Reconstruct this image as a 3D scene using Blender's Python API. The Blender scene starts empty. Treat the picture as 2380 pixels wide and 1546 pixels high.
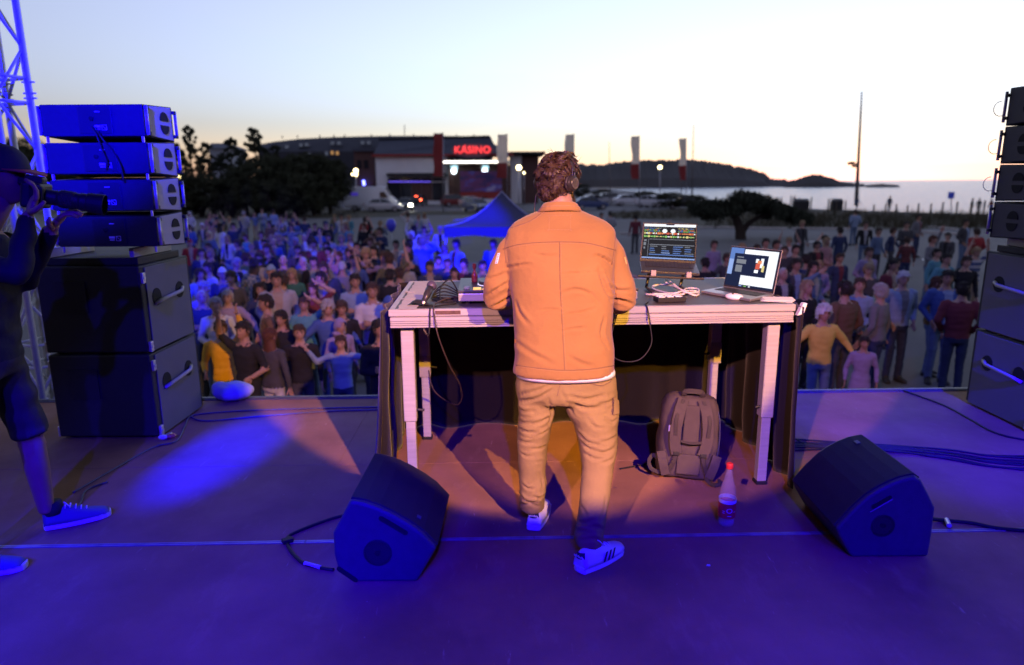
import bpy, bmesh, math, random
from mathutils import Vector, Matrix, Euler, noise
from mathutils.bvhtree import BVHTree
V = Vector
PI = math.pi
scene = bpy.context.scene
COL = scene.collection
random.seed(11)

# ------------------------------------------------------------------ camera
F, CX, CY = 1587.0, 1190.0, 773.0           # focal length and centre for a 2380 x 1546 frame
PITCH, ROLL, CAMH = math.atan(349 / F), 0.006, 1.68
camd = bpy.data.cameras.new('camera')
camd.lens, camd.sensor_width = 36.0 * F / 2380.0, 36.0
camd.clip_start, camd.clip_end = 0.05, 40000
camd.dof.use_dof = True
camd.dof.focus_distance = 3.35
camd.dof.aperture_fstop = 1.45
cam = bpy.data.objects.new('camera', camd)
CROT = Euler((PI / 2 - PITCH, 0, 0)).to_matrix() @ Matrix.Rotation(-ROLL, 3, 'Z')
cam.matrix_world = Matrix.Translation((0, 0, CAMH)) @ CROT.to_4x4()
COL.objects.link(cam)
scene.camera = cam

def ray(x, y):
    return CROT @ V(((x - CX) / F, -(y - CY) / F, -1))
def oz(x, y, z):                             # point of the plane z seen at frame position x, y
    d = ray(x, y); return V((0, 0, CAMH)) + d * ((z - CAMH) / d.z)
def oy(x, y, Y):
    d = ray(x, y); return V((0, 0, CAMH)) + d * (Y / d.y)

# ------------------------------------------------------------------ sky
EXPO = 4.66                                  # dusk: the photograph is exposed for the last light
KX = 2.0 ** -EXPO                            # lamp and screen strengths are given for exposure 0
SUN_AZ, SUN_EL = math.radians(26), math.radians(-1.7)
world = bpy.data.worlds.new('World'); scene.world = world
world.use_nodes = True
wn, wl = world.node_tree.nodes, world.node_tree.links
bg = wn['Background']
sky = wn.new('ShaderNodeTexSky'); sky.sky_type = 'NISHITA'
sky.sun_disc = False
sky.sun_elevation, sky.sun_rotation = SUN_EL, SUN_AZ
sky.air_density, sky.dust_density, sky.ozone_density = 1.0, 0.3, 3.0
hs = wn.new('ShaderNodeHueSaturation'); hs.inputs['Saturation'].default_value = 0.62
wl.new(sky.outputs[0], hs.inputs['Color'])
tint = wn.new('ShaderNodeMix'); tint.data_type = 'RGBA'; tint.blend_type = 'MULTIPLY'; tint.inputs[0].default_value = 1.0
tint.inputs[7].default_value = (1.0, 0.965, 0.95, 1)
wl.new(hs.outputs[0], tint.inputs[6]); wl.new(tint.outputs[2], bg.inputs['Color'])
bg.inputs['Strength'].default_value = 0.130

sun = bpy.data.lights.new('sun', 'SUN')
sun.energy, sun.angle, sun.color = 0.03 * KX, math.radians(60), (1.0, 0.78, 0.58)
so = bpy.data.objects.new('sun', sun); COL.objects.link(so)
so.rotation_euler = V((-math.sin(SUN_AZ), -math.cos(SUN_AZ), -math.tan(math.radians(4)))).to_track_quat('-Z', 'Y').to_euler()

vs = scene.view_settings
scene.display_settings.display_device = 'sRGB'
vs.view_transform, vs.look, vs.exposure, vs.gamma = 'Standard', 'None', EXPO, 1.0
vs.use_curve_mapping = False
cy = scene.cycles
cy.use_denoising = True
cy.max_bounces, cy.diffuse_bounces, cy.glossy_bounces, cy.transmission_bounces = 6, 2, 3, 6
cy.sample_clamp_indirect = 4.0 * KX
cy.caustics_reflective = cy.caustics_refractive = False

# ------------------------------------------------------------------ materials
def M(name, col, rough=.6, metal=0., var=.18, scale=14., bump=0., bscale=120., spec=.4, emis=None, es=0., stretch=None, trans=0., alpha=1., detail=4., sheen=0., ior=1.45):
    m = bpy.data.materials.get(name)
    if m: return m
    m = bpy.data.materials.new(name); m.use_nodes = True
    n, l = m.node_tree.nodes, m.node_tree.links
    b = n['Principled BSDF']
    b.inputs['Roughness'].default_value = rough
    b.inputs['Metallic'].default_value = metal
    b.inputs['Specular IOR Level'].default_value = spec
    b.inputs['Transmission Weight'].default_value = trans
    b.inputs['Alpha'].default_value = alpha
    b.inputs['IOR'].default_value = ior
    if sheen: b.inputs['Sheen Weight'].default_value = sheen
    tc = n.new('ShaderNodeTexCoord')
    src = tc.outputs['Object']
    if stretch:
        mp = n.new('ShaderNodeMapping'); mp.inputs['Scale'].default_value = stretch
        l.new(src, mp.inputs['Vector']); src = mp.outputs[0]
    c = (*col, 1)
    if var:
        tx = n.new('ShaderNodeTexNoise'); tx.inputs['Scale'].default_value = scale; tx.inputs['Detail'].default_value = detail
        l.new(src, tx.inputs['Vector'])
        mx = n.new('ShaderNodeMix'); mx.data_type = 'RGBA'
        mx.inputs[6].default_value = (*[max(0, k * (1 - var)) for k in col], 1)
        mx.inputs[7].default_value = (*[min(1, k * (1 + var)) for k in col], 1)
        l.new(tx.outputs['Fac'], mx.inputs[0]); l.new(mx.outputs[2], b.inputs['Base Color'])
    else:
        b.inputs['Base Color'].default_value = c
    if bump:
        t2 = n.new('ShaderNodeTexNoise'); t2.inputs['Scale'].default_value = bscale; t2.inputs['Detail'].default_value = 9 if bscale < 40 else 3
        l.new(src, t2.inputs['Vector'])
        bp = n.new('ShaderNodeBump'); bp.inputs['Strength'].default_value = bump; bp.inputs['Distance'].default_value = .01
        l.new(t2.outputs['Fac'], bp.inputs['Height']); l.new(bp.outputs[0], b.inputs['Normal'])
    if emis:
        b.inputs['Emission Color'].default_value = (*emis, 1); b.inputs['Emission Strength'].default_value = es * KX
        m.cycles.emission_sampling = 'NONE' if es > 8 else 'AUTO'
    return m

def see_through(m, w=.5):                     # thin cloth that lets light through
    n, l = m.node_tree.nodes, m.node_tree.links; b = n['Principled BSDF']; out = n['Material Output']
    tr = n.new('ShaderNodeBsdfTranslucent'); mx = n.new('ShaderNodeMixShader'); mx.inputs[0].default_value = w
    if b.inputs['Base Color'].links: l.new(b.inputs['Base Color'].links[0].from_socket, tr.inputs['Color'])
    else: tr.inputs['Color'].default_value = b.inputs['Base Color'].default_value
    l.new(b.outputs[0], mx.inputs[1]); l.new(tr.outputs[0], mx.inputs[2]); l.new(mx.outputs[0], out.inputs['Surface']); return m
# ------------------------------------------------------------------ mesh helpers
def frame(d):
    d = d.normalized(); a = V((0, 0, 1)) if abs(d.z) < .95 else V((1, 0, 0))
    u = d.cross(a).normalized(); return u, u.cross(d).normalized()

class MB:
    def __init__(s): s.v, s.f, s.m = [], [], []
    def add(s, vs, fs, mi=0):
        o = len(s.v); s.v += [V(p) for p in vs]
        for f in fs: s.f.append([i + o for i in f]); s.m.append(mi)
        return s
    def box(s, c, sz, R=None, mi=0):
        c = V(c); h = V(sz) / 2; p = []
        for x in (-1, 1):
            for y in (-1, 1):
                for z in (-1, 1):
                    q = V((x * h.x, y * h.y, z * h.z)); p.append(c + (R @ q if R else q))
        return s.add(p, [(0, 1, 3, 2), (4, 6, 7, 5), (0, 4, 5, 1), (2, 3, 7, 6), (0, 2, 6, 4), (1, 5, 7, 3)], mi)
    def tube(s, pts, r, n=8, mi=0, cap=True, sq=None):
        pts = [V(p) for p in pts]; k = len(pts)
        rs = r if isinstance(r, (list, tuple)) else [r] * k
        rings = []; u = None
        for i, p in enumerate(pts):
            d = (pts[min(i + 1, k - 1)] - pts[max(i - 1, 0)])
            if d.length < 1e-9: d = V((0, 0, 1))
            d.normalize()
            if u is None: u, w = frame(d)
            else:
                u = (u - d * u.dot(d))
                u = u.normalized() if u.length > 1e-6 else frame(d)[0]
                w = u.cross(d).normalized()
            rings.append([p + (u * math.cos(2 * PI * j / n) + w * math.sin(2 * PI * j / n)) * rs[i] for j in range(n)])
        return s.loft(rings, mi, cap)
    def loft(s, rings, mi=0, cap=True):
        n = len(rings[0]); vs = [p for r in rings for p in r]; fs = []
        for i in range(len(rings) - 1):
            for j in range(n):
                a, b = i * n + j, i * n + (j + 1) % n
                fs.append((a, b, b + n, a + n))
        if cap: fs.append(tuple(range(n - 1, -1, -1))); fs.append(tuple((len(rings) - 1) * n + j for j in range(n)))
        return s.add(vs, fs, mi)
    def lathe(s, prof, c=(0, 0, 0), R=None, n=20, mi=0, cap=True):
        c = V(c); rings = []
        for r, z in prof:
            ring = []
            for j in range(n):
                q = V((r * math.cos(2 * PI * j / n), r * math.sin(2 * PI * j / n), z)); ring.append(c + (R @ q if R else q))
            rings.append(ring)
        return s.loft(rings, mi, cap)
    def prism(s, poly, vec, mi=0):
        poly = [V(p) for p in poly]; vec = V(vec); n = len(poly)
        fs = [tuple(range(n)), tuple(range(2 * n - 1, n - 1, -1))] + [(i, (i + 1) % n + 0, (i + 1) % n + n, i + n)[::-1] for i in range(n)]
        return s.add(poly + [p + vec for p in poly], fs, mi)
    def ell(s, c, r, n=12, R=None, mi=0):
        c = V(c); rings = []; m = max(4, n // 2 + 1)
        for i in range(m + 1):
            t = PI * i / m; st = max(math.sin(t), .02)
            ring = []
            for j in range(n):
                q = V((r[0] * st * math.cos(2 * PI * j / n), r[1] * st * math.sin(2 * PI * j / n), r[2] * -math.cos(t)))
                ring.append(c + (R @ q if R else q))
            rings.append(ring)
        return s.loft(rings, mi)
    def mesh(s, name, mats, smooth=False):
        me = bpy.data.meshes.new(name); me.from_pydata([tuple(p) for p in s.v], [], s.f)
        for m in (mats if isinstance(mats, (list, tuple)) else [mats]): me.materials.append(m)
        me.polygons.foreach_set('material_index', s.m)
        bm = bmesh.new(); bm.from_mesh(me); bmesh.ops.recalc_face_normals(bm, faces=bm.faces); bm.to_mesh(me); bm.free()
        if smooth: me.polygons.foreach_set('use_smooth', [True] * len(me.polygons))
        me.update(); return me
    def build(s, name, mats, parent=None, smooth=False, bevel=0, seg=2, local=False):
        return link(name, s.mesh(name, mats, smooth), parent, bevel, seg, local)

def pmat(o):
    m = o.matrix_basis.copy()
    if o.parent: m = pmat(o.parent) @ o.matrix_parent_inverse @ m
    return m
def link(name, me, parent=None, bevel=0, seg=2, local=False):
    o = bpy.data.objects.new(name, me); COL.objects.link(o)
    if parent:
        o.parent = parent
        if not local: o.matrix_parent_inverse = pmat(parent).inverted()
    if bevel:
        b = o.modifiers.new('bevel', 'BEVEL'); b.width, b.segments, b.limit_method = bevel, seg, 'ANGLE'
        b.angle_limit = math.radians(40)
    return o
def tag(o, label, cat, group=None):
    o['label'], o['category'] = label, cat
    if group: o['group'] = group
    return o
def thing(name, label, cat, loc=(0, 0, 0), rz=0., group=None):
    o = bpy.data.objects.new(name, None); COL.objects.link(o)
    o.empty_display_size = .1
    o.location = loc; o.rotation_euler = (0, 0, rz)
    return tag(o, label, cat, group)
def struct(o, kind='structure'):
    o['kind'] = kind; return o
def copy_tree(o, parent=None):
    c = o.copy(); COL.objects.link(c); c.parent = parent
    for ch in list(o.children): copy_tree(ch, c)
    return c
def bez(pts, n=24):                          # smooth Catmull-Rom path through points
    pts = [V(p) for p in pts]; P = [pts[0] * 2 - pts[1]] + pts + [pts[-1] * 2 - pts[-2]]; out = []
    k = len(pts) - 1
    for i in range(n + 1):
        t = i / n * k; j = min(int(t), k - 1); t -= j
        a, b, c, d = P[j:j + 4]
        out.append(.5 * ((2 * b) + (c - a) * t + (2 * a - 5 * b + 4 * c - d) * t * t + (3 * b - a - 3 * c + d) * t ** 3))
    return out
TMP = bpy.data.scenes.new('workbench')
def evmesh(o, name):                         # evaluate one object alone in a scratch scene
    for c in list(o.users_collection): c.objects.unlink(o)
    TMP.collection.objects.link(o)
    with bpy.context.temp_override(scene=TMP, view_layer=TMP.view_layers[0]): dg = bpy.context.evaluated_depsgraph_get()
    dg.update()
    me = bpy.data.meshes.new_from_object(o.evaluated_get(dg), preserve_all_data_layers=False, depsgraph=dg)
    me.name = name; return me
def drop(o):
    d = o.data; bpy.data.objects.remove(o)
    if d.users == 0 and isinstance(d, bpy.types.Mesh): bpy.data.meshes.remove(d)
def text_mesh(txt, size, ext, mats, bold=0.0, spacing=1.0):
    cu = bpy.data.curves.new('lettering', 'FONT'); cu.body = txt; cu.size = size; cu.extrude = ext; cu.offset = bold
    cu.align_x, cu.align_y = 'CENTER', 'CENTER'; cu.space_character = spacing; cu.resolution_u = 3
    o = bpy.data.objects.new('lettering', cu); COL.objects.link(o)
    me = evmesh(o, 'lettering'); bpy.data.objects.remove(o); bpy.data.curves.remove(cu)
    me.materials.clear(); me.materials.append(mats); return me
def remesh(mb, name, voxel, mats, smooth=3, decim=None):
    src = mb.mesh('tmp', mats)
    bv = BVHTree.FromPolygons(mb.v, mb.f); mi = list(mb.m)
    o = bpy.data.objects.new('tmp', src); COL.objects.link(o)
    r = o.modifiers.new('r', 'REMESH'); r.mode = 'VOXEL'; r.voxel_size = voxel; r.use_smooth_shade = True
    if smooth:
        sm = o.modifiers.new('s', 'SMOOTH'); sm.factor = .5; sm.iterations = smooth
    if decim:
        d = o.modifiers.new('d', 'DECIMATE'); d.ratio = decim
    me = evmesh(o, name); drop(o)
    me.materials.clear()
    for m in mats: me.materials.append(m)
    for p in me.polygons:
        h = bv.find_nearest(p.center); p.material_index = mi[h[2]] if h[2] is not None else 0
        p.use_smooth = True
    return me
def addmesh(me, mb):                         # append MB geometry (same material order) to an existing mesh
    bm = bmesh.new(); bm.from_mesh(me)
    vs = [bm.verts.new(p) for p in mb.v]; nf = []
    for f, m in zip(mb.f, mb.m):
        try: q = bm.faces.new([vs[i] for i in f])
        except ValueError: continue
        q.material_index = m; q.smooth = True; nf.append(q)
    bmesh.ops.recalc_face_normals(bm, faces=nf)
    bm.to_mesh(me); bm.free(); return me
def sell(c, rx, ry, n=28, e=2.3, R=None):     # super-ellipse ring in the xy plane
    out = []
    for j in range(n):
        a = 2 * PI * j / n; ca, sa = math.cos(a), math.sin(a)
        q = V((math.copysign(abs(ca) ** (2 / e), ca) * rx, math.copysign(abs(sa) ** (2 / e), sa) * ry, 0))
        out.append(V(c) + (R @ q if R else q))
    return out

# ------------------------------------------------------------------ stage lamps (they hang on the rear truss behind the photographer)
LAMPM = None
def stage_lamp(pos, target, color, energy, half, blend=.12, label='', size=.05):
    global LAMPM
    LAMPM = LAMPM or M('lamp_housing', (.03, .03, .032), .45, var=.1)
    pos, target = V(pos), V(target); d = (target - pos).normalized()
    Q = d.to_track_quat('-Z', 'Y'); R = Q.to_matrix()
    t = thing('stage_lamp', label, 'stage lamp', pos, group='lamps on the rear truss')
    m = MB(); m.lathe([(.03, .34), (.10, .33), (.125, .26), (.13, .06), (.14, .05), (.14, .03), (.122, .03), (.11, .06), (.02, .24)], pos, R, 18)
    m.build('housing', LAMPM, t, smooth=False)
    y = MB(); y.tube([pos + R @ V((.15, 0, .16)), pos + R @ V((.15, 0, .16)) + V((0, 0, .28)), pos + R @ V((-.15, 0, .16)) + V((0, 0, .28)), pos + R @ V((-.15, 0, .16))], .012, 6)
    y.build('yoke', LAMPM, t)
    L = bpy.data.lights.new('lamp', 'SPOT'); L.color, L.energy, L.spot_size, L.spot_blend, L.shadow_soft_size = color, energy * KX, 2 * math.radians(half), blend, size
    o = bpy.data.objects.new('lamp_light', L); COL.objects.link(o); o.parent = t
    o.matrix_parent_inverse = pmat(t).inverted()
    o.matrix_basis = Matrix.Translation(pos) @ Q.to_matrix().to_4x4()
BLUE, DEEP, AMBER, PINK, VIOLET = (.016, .0, 1.0), (.002, .0, 1.0), (1.0, .47, .035), (1.0, .42, .32), (.10, .085, 1.0)
def edge_target(pos, foot, half):             # aim so that the lower rim of the beam meets the floor at foot
    pos, foot = V(pos), V(foot); d = (foot - pos).normalized(); side = d.cross(V((0, 0, 1))).normalized()
    return pos + Matrix.Rotation(math.radians(half), 3, side) @ d * 8
pR, pL = (2.3, -2.6, 3.9), (-1.9, -2.6, 3.9)
stage_lamp(pR, edge_target(pR, (.46, 3.22, 0), 11.3), AMBER, 4900, 11.3, .06, 'amber stage lamp at the right of the rear truss')
stage_lamp(pL, edge_target(pL, (.25, 3.22, 0), 11.8), PINK, 2300, 11.8, .06, 'pink stage lamp at the left of the rear truss')
stage_lamp((-.95, -2.6, 3.9), (-2.75, 4.3, 2.3), DEEP, 30000, 7.5, .8, 'blue stage lamp turned to the left loudspeaker stack')
stage_lamp((-2.55, -2.6, 3.1), (-1.86, 4.05, 0), DEEP, 46000, 3.0, .9, 'blue stage lamp turned to the left floor pool')
stage_lamp((.9, -2.6, 4.0), (-1.2, 17, .4), DEEP, 120000, 4.3, .6, 'blue stage lamp turned to the tent')
stage_lamp((2.9, -2.6, 3.9), (2.9, 4.9, 0), BLUE, 15000, 8.0, .7, 'blue stage lamp turned to the right floor')
stage_lamp((-.3, -2.6, 4.0), (-.1, .55, 0), BLUE, 2400, 22, .8, 'blue wash lamp in the middle of the rear truss')
stage_lamp((-3.0, -2.6, 3.9), (-2.3, 2.2, 0), DEEP, 5500, 7, 1.0, 'blue stage lamp turned to the near left floor')
stage_lamp((-1.3, -2.6, 4.2), (-1.7, 3.1, 0), BLUE, 4200, 13, 1.0, 'blue stage lamp turned to the middle left floor')
stage_lamp((1.9, -2.6, 4.2), (2.5, 2.7, 0), BLUE, 3600, 14, 1.0, 'blue stage lamp turned to the middle right floor')
stage_lamp((2.2, -2.6, 4.0), (1.8, 1.5, 0), BLUE, 2600, 16, 1.0, 'blue stage lamp turned to the near right floor')
stage_lamp((-1.1, -2.6, 3.3), (-.62, 2.66, .22), DEEP, 3300, 3.6, .9, 'blue stage lamp turned to the left monitor')
stage_lamp((.3, -2.6, 4.1), (0, 3.6, .6), BLUE, 2600, 30, 1.0, 'second blue wash lamp in the middle of the rear truss')
stage_lamp((-.5, 5.9, 4.6), (-3.5, 13, -1), VIOLET, 650, 48, 1.0, 'added blue wash lamp standing in for haze over the left crowd', .15)  # added lamp, its blue stands in for haze over the left crowd
stage_lamp((1.2, 5.9, 4.6), (4.5, 13, -1), VIOLET, 800, 45, 1.0, 'added blue wash lamp standing in for haze over the right crowd', .15)  # likewise added, for the haze on the right
stage_lamp((-1.4, -2.6, 4.0), (-4.26, 6.0, 3.0), DEEP, 26000, 5.5, .8, 'blue stage lamp turned to the truss tower')
# ================================================================== the setting
GZ = -1.5                                     # level of the square in front of the stage
def sheet(name, poly, z, m, drop_to=None, hole=None):
    mb = MB(); pts = [V((p[0], p[1], z)) for p in poly]
    mb.add(pts, [tuple(range(len(pts)))])
    if drop_to is not None:
        n = len(pts)
        for i in range(n):
            a, b = pts[i], pts[(i + 1) % n]
            mb.add([a, b, V((b.x, b.y, drop_to)), V((a.x, a.y, drop_to))], [(0, 1, 2, 3)])
    me = mb.mesh(name, m)
    bm = bmesh.new(); bm.from_mesh(me); bmesh.ops.triangulate(bm, faces=bm.faces, quad_method='BEAUTY', ngon_method='EAR_CLIP'); bm.to_mesh(me); bm.free()
    return struct(link(name, me))

asphalt = M('asphalt', (.115, .112, .115), .85, var=.35, scale=.35, bump=.25, bscale=45, detail=8)
grassm = M('dry_grass', (.055, .05, .028), .95, var=.5, scale=.9, bump=.8, bscale=9, detail=8)
sand = M('sand', (.30, .25, .19), .95, var=.25, scale=.7)
coast = [oz(1330, 433, GZ), oz(1400, 440, GZ), oz(1500, 447, GZ), oz(1600, 457, GZ), oz(1700, 468, GZ), oz(1800, 478, GZ), oz(1900, 486, GZ), oz(2050, 491, GZ), oz(2200, 496, GZ), oz(2330, 500, GZ), oz(2500, 506, GZ), V((70, 40, 0)), V((120, 0, 0)), V((400, -300, 0))]
land = [(-2500, -300), (-2500, 2500), (20, 2500), (40, 700)] + [(p.x, p.y) for p in coast]
sheet('ground', land, GZ, asphalt, -6)
wm = bpy.data.materials.new('sea_water'); wm.use_nodes = True
n_, l_ = wm.node_tree.nodes, wm.node_tree.links; b_ = n_['Principled BSDF']
b_.inputs['Base Color'].default_value = (.13, .16, .21, 1); b_.inputs['Roughness'].default_value = .22; b_.inputs['Specular IOR Level'].default_value = .13; b_.inputs['IOR'].default_value = 1.33
tc_ = n_.new('ShaderNodeTexCoord'); mp_ = n_.new('ShaderNodeMapping'); mp_.inputs['Scale'].default_value = (.05, .35, 1)
l_.new(tc_.outputs['Object'], mp_.inputs['Vector'])
ns_ = n_.new('ShaderNodeTexNoise'); ns_.inputs['Scale'].default_value = 1.0; ns_.inputs['Detail'].default_value = 8; ns_.inputs['Roughness'].default_value = .65
l_.new(mp_.outputs[0], ns_.inputs['Vector'])
bp_ = n_.new('ShaderNodeBump'); bp_.inputs['Strength'].default_value = .9; bp_.inputs['Distance'].default_value = .35
l_.new(ns_.outputs['Fac'], bp_.inputs['Height']); l_.new(bp_.outputs[0], b_.inputs['Normal'])
sheet('sea', [(-500, 30), (-500, 15000), (15000, 15000), (15000, -2000), (100, -2000)], -3.6, wm)

# verges of rough grass, laid over the tarmac
def pxs(z, *pts): return [tuple(oz(x, y, z))[:2] for x, y in pts]
z1 = GZ + .012
sheet('grass_verge', pxs(z1, (380, 508), (600, 507), (800, 508), (930, 503), (1000, 500), (1120, 500), (1300, 503), (1300, 494), (1000, 490), (940, 494), (820, 488), (600, 478), (380, 476)), z1, grassm)
dune = pxs(z1, (1420, 505), (1560, 512), (1640, 528), (1830, 531), (2020, 532), (2110, 536), (2180, 530), (2330, 531), (2500, 540), (2500, 507), (2330, 502), (2200, 498), (2050, 493), (1900, 488), (1800, 480), (1700, 471), (1640, 478), (1560, 486), (1420, 494))
sheet('dune_bank', dune, z1, grassm)
kerbm = M('concrete_kerb', (.42, .40, .37), .9, var=.25, scale=3)
def kerb(name, a, b, w=.16, h=.13, label=None):
    a, b = V(a), V(b); a.z = b.z = GZ; d = (b - a); n = V((-d.y, d.x, 0)).normalized() * w / 2; L = int(d.length / 1.5) or 1
    k = bpy.data.objects.new(name, None); COL.objects.link(k); struct(k); k.location = a
    for i in range(L):
        p, q = a + d * (i / L), a + d * ((i + .985) / L)
        mb = MB(); mb.prism([p - n, q - n, q + n, p + n], (0, 0, h)); mb.build('kerb_stone', kerbm, k, bevel=.012, seg=1)
    return k
kerb('kerb', oz(1640, 530, GZ), oz(1830, 533, GZ)); kerb('kerb', oz(1840, 533, GZ), oz(2030, 534, GZ))
kerb('kerb', oz(2130, 541, GZ), oz(2224, 546, GZ)); kerb('kerb', oz(2160, 529, GZ), oz(2224, 535, GZ))
kerb('kerb', oz(1440, 545, GZ), oz(1500, 546, GZ)); kerb('kerb', oz(1515, 530, GZ), oz(1640, 531, GZ))
paint = M('road_paint', (.62, .62, .6), .7, var=.3, scale=5)
for pts in (((2143, 601), (2175, 598), (2176, 602), (2143, 605)), ((480, 552), (520, 551), (522, 554), (481, 555)), ((1870, 560), (1940, 561), (1941, 563), (1870, 562))):
    sheet('road_marking', pxs(GZ + .006, *pts), GZ + .006, paint)

# grass tufts on the bank in front of the sea: nobody could count them
rng = random.Random(5)
gb = MB()
def tuft(p, h, k=5):
    for _ in range(k):
        a = rng.uniform(0, 2 * PI); w = .03 * h; e = V((math.cos(a), math.sin(a), 0))
        q = p + V((rng.uniform(-.15, .15), rng.uniform(-.15, .15), 0)); s = V((-e.y, e.x, 0)) * w
        gb.add([q - s, q + s, q + e * h * rng.uniform(.2, .6) + V((0, 0, h * rng.uniform(.6, 1.1)))], [(0, 1, 2)])
for i in range(2600):
    t = rng.random(); x = 1640 + t * 700; yl = 471 + 30 * min(1, t / .4) if t < .4 else 489 + 12 * (t - .4) / .6
    tuft(oz(x, rng.uniform(yl + 1, 531), GZ + .01), rng.uniform(.2, .75))
for i in range(900):
    tuft(oz(rng.uniform(390, 830), rng.uniform(480, 507), GZ + .01), rng.uniform(.2, .5))
for i in range(500):
    tuft(oz(rng.uniform(1420, 1650), rng.uniform(494, 510), GZ + .01), rng.uniform(.2, .6))
struct(tag(gb.build('bank_grass', grassm), 'rough dry grass on the banks around the square', 'grass'), 'stuff')

# headland and islets beyond the bay
woodm = M('hazy_far_wood', (.10, .10, .10), 1., var=.4, scale=.02, spec=.05)  # grey lifted to stand in for haze over the distant wood
def ridge(name, prof, D, base, seed, depth=60, rough=1.0):
    r = random.Random(seed); mb = MB(); pts = []
    xs0, xs1 = prof[0][0], prof[-1][0]; n = int((xs1 - xs0) / 2.2)
    for i in range(n + 1):
        x = xs0 + (xs1 - xs0) * i / n
        for a, b in zip(prof, prof[1:]):
            if a[0] <= x <= b[0]:
                y = a[1] + (b[1] - a[1]) * (x - a[0]) / max(1e-6, b[0] - a[0]); break
        j = rough * (noise.noise(V((x * .07, seed, 0))) * 4.5 + noise.noise(V((x * .21, seed, 3))) * 4 + noise.noise(V((x * .5, seed, 7))) * 2)
        edge = min(1, min(x - xs0, xs1 - x) / 14)
        pts.append((x, y + j * edge))
    rows = []
    for x, y in pts:
        t = oy(x, y, D); b = oy(x, 440, D); b.z = base
        k = depth
        back = V((t.x * (D + k) / D, D + k, base))
        rows.append([V((b.x, b.y, base)), V((b.x, b.y + k * .05, base + (t.z - base) * .35)), V((t.x, t.y + k * .3, base + (t.z - base) * .8)) * 1, V((t.x * (D + k * .5) / D, D + k * .5, t.z + (t.z - CAMH) * k * .5 / D)), back])
    vs = [p for r_ in rows for p in r_]; fs = []
    for i in range(len(rows) - 1):
        for j in range(4):
            a = i * 5 + j; fs.append((a, a + 1, a + 6, a + 5))
    mb.add(vs, fs); return struct(mb.build(name, woodm, smooth=False))
ridge('headland', [(1270, 392), (1320, 388), (1352, 381), (1395, 384), (1420, 378), (1450, 376), (1500, 372), (1560, 372), (1590, 370), (1640, 374), (1680, 380), (1740, 391), (1775, 402), (1795, 416), (1830, 419), (1870, 421)], 620, -3.8, 3)
ridge('islet', [(1822, 424), (1850, 418), (1868, 410), (1890, 405), (1910, 407), (1935, 414), (1955, 422), (1990, 426), (2010, 428)], 560, -3.8, 9, 25, .4)
ridge('islet', [(2012, 431), (2035, 427.5), (2055, 427.5), (2075, 429), (2092, 431.5)], 520, -3.8, 14, 12, .25)
struct(MB().prism([oz(1300, 436, -3.5), oz(1480, 433, -3.5), oz(1600, 431, -3.5), oz(1480, 437.5, -3.5), oz(1380, 441, -3.5)], (0, 0, .25)).build('beach', sand))

# ------------------------------------------------------------------ the stage
ST_A = math.radians(1.25)
SO = V((0.0, 5.29, 0))                         # origin on the front edge
SX, SY = V((math.cos(ST_A), math.sin(ST_A), 0)), V((-math.sin(ST_A), math.cos(ST_A), 0))
def sp(s, t, z=0.): return SO + SX * s - SY * t + V((0, 0, z))
deckm = bpy.data.materials.new('stage_deck'); deckm.use_nodes = True
dn, dl = deckm.node_tree.nodes, deckm.node_tree.links; db = dn['Principled BSDF']
dtc = dn.new('ShaderNodeTexCoord')
def nz(scale, detail=5, rough=.6, stretch=None):
    t = dn.new('ShaderNodeTexNoise'); t.inputs['Scale'].default_value = scale; t.inputs['Detail'].default_value = detail; t.inputs['Roughness'].default_value = rough
    src = dtc.outputs['Object']
    if stretch:
        mp = dn.new('ShaderNodeMapping'); mp.inputs['Scale'].default_value = stretch; dl.new(src, mp.inputs[0]); src = mp.outputs[0]
    dl.new(src, t.inputs['Vector']); return t
def ramp(src, a, b, ca, cb):
    r = dn.new('ShaderNodeValToRGB'); r.color_ramp.elements[0].position, r.color_ramp.elements[1].position = a, b
    r.color_ramp.elements[0].color, r.color_ramp.elements[1].color = (*ca, 1), (*cb, 1); dl.new(src.outputs['Fac'], r.inputs[0]); return r
r1 = ramp(nz(1.4, 6), .3, .72, (.20, .105, .062), (.35, .18, .11))
r2 = ramp(nz(7, 8, .7, (1, .35, 1)), .56, .74, (0, 0, 0), (.10, .075, .05))
ad = dn.new('ShaderNodeMix'); ad.data_type = 'RGBA'; ad.blend_type = 'ADD'; ad.inputs[0].default_value = .6
dl.new(r1.outputs[0], ad.inputs[6]); dl.new(r2.outputs[0], ad.inputs[7]); sc_ = ramp(nz(26, 6, .75, (1, .12, 1)), .62, .70, (0, 0, 0), (.26, .20, .16)); sc2 = ramp(nz(2.2, 3), .45, .6, (0,) * 3, (1,) * 3)
mu_ = dn.new('ShaderNodeMix'); mu_.data_type = 'RGBA'; mu_.blend_type = 'MULTIPLY'; mu_.inputs[0].default_value = 1; dl.new(sc_.outputs[0], mu_.inputs[6]); dl.new(sc2.outputs[0], mu_.inputs[7])
ad2 = dn.new('ShaderNodeMix'); ad2.data_type = 'RGBA'; ad2.blend_type = 'ADD'; ad2.inputs[0].default_value = 1; dl.new(ad.outputs[2], ad2.inputs[6]); dl.new(mu_.outputs[2], ad2.inputs[7])
sp_ = dn.new('ShaderNodeTexVoronoi'); sp_.inputs['Scale'].default_value = 9; dl.new(dtc.outputs['Object'], sp_.inputs['Vector'])
sr_ = dn.new('ShaderNodeValToRGB'); sr_.color_ramp.elements[0].position, sr_.color_ramp.elements[1].position = .02, .035; sr_.color_ramp.elements[0].color, sr_.color_ramp.elements[1].color = (.22, .18, .15, 1), (0, 0, 0, 1); dl.new(sp_.outputs['Distance'], sr_.inputs[0])
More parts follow.
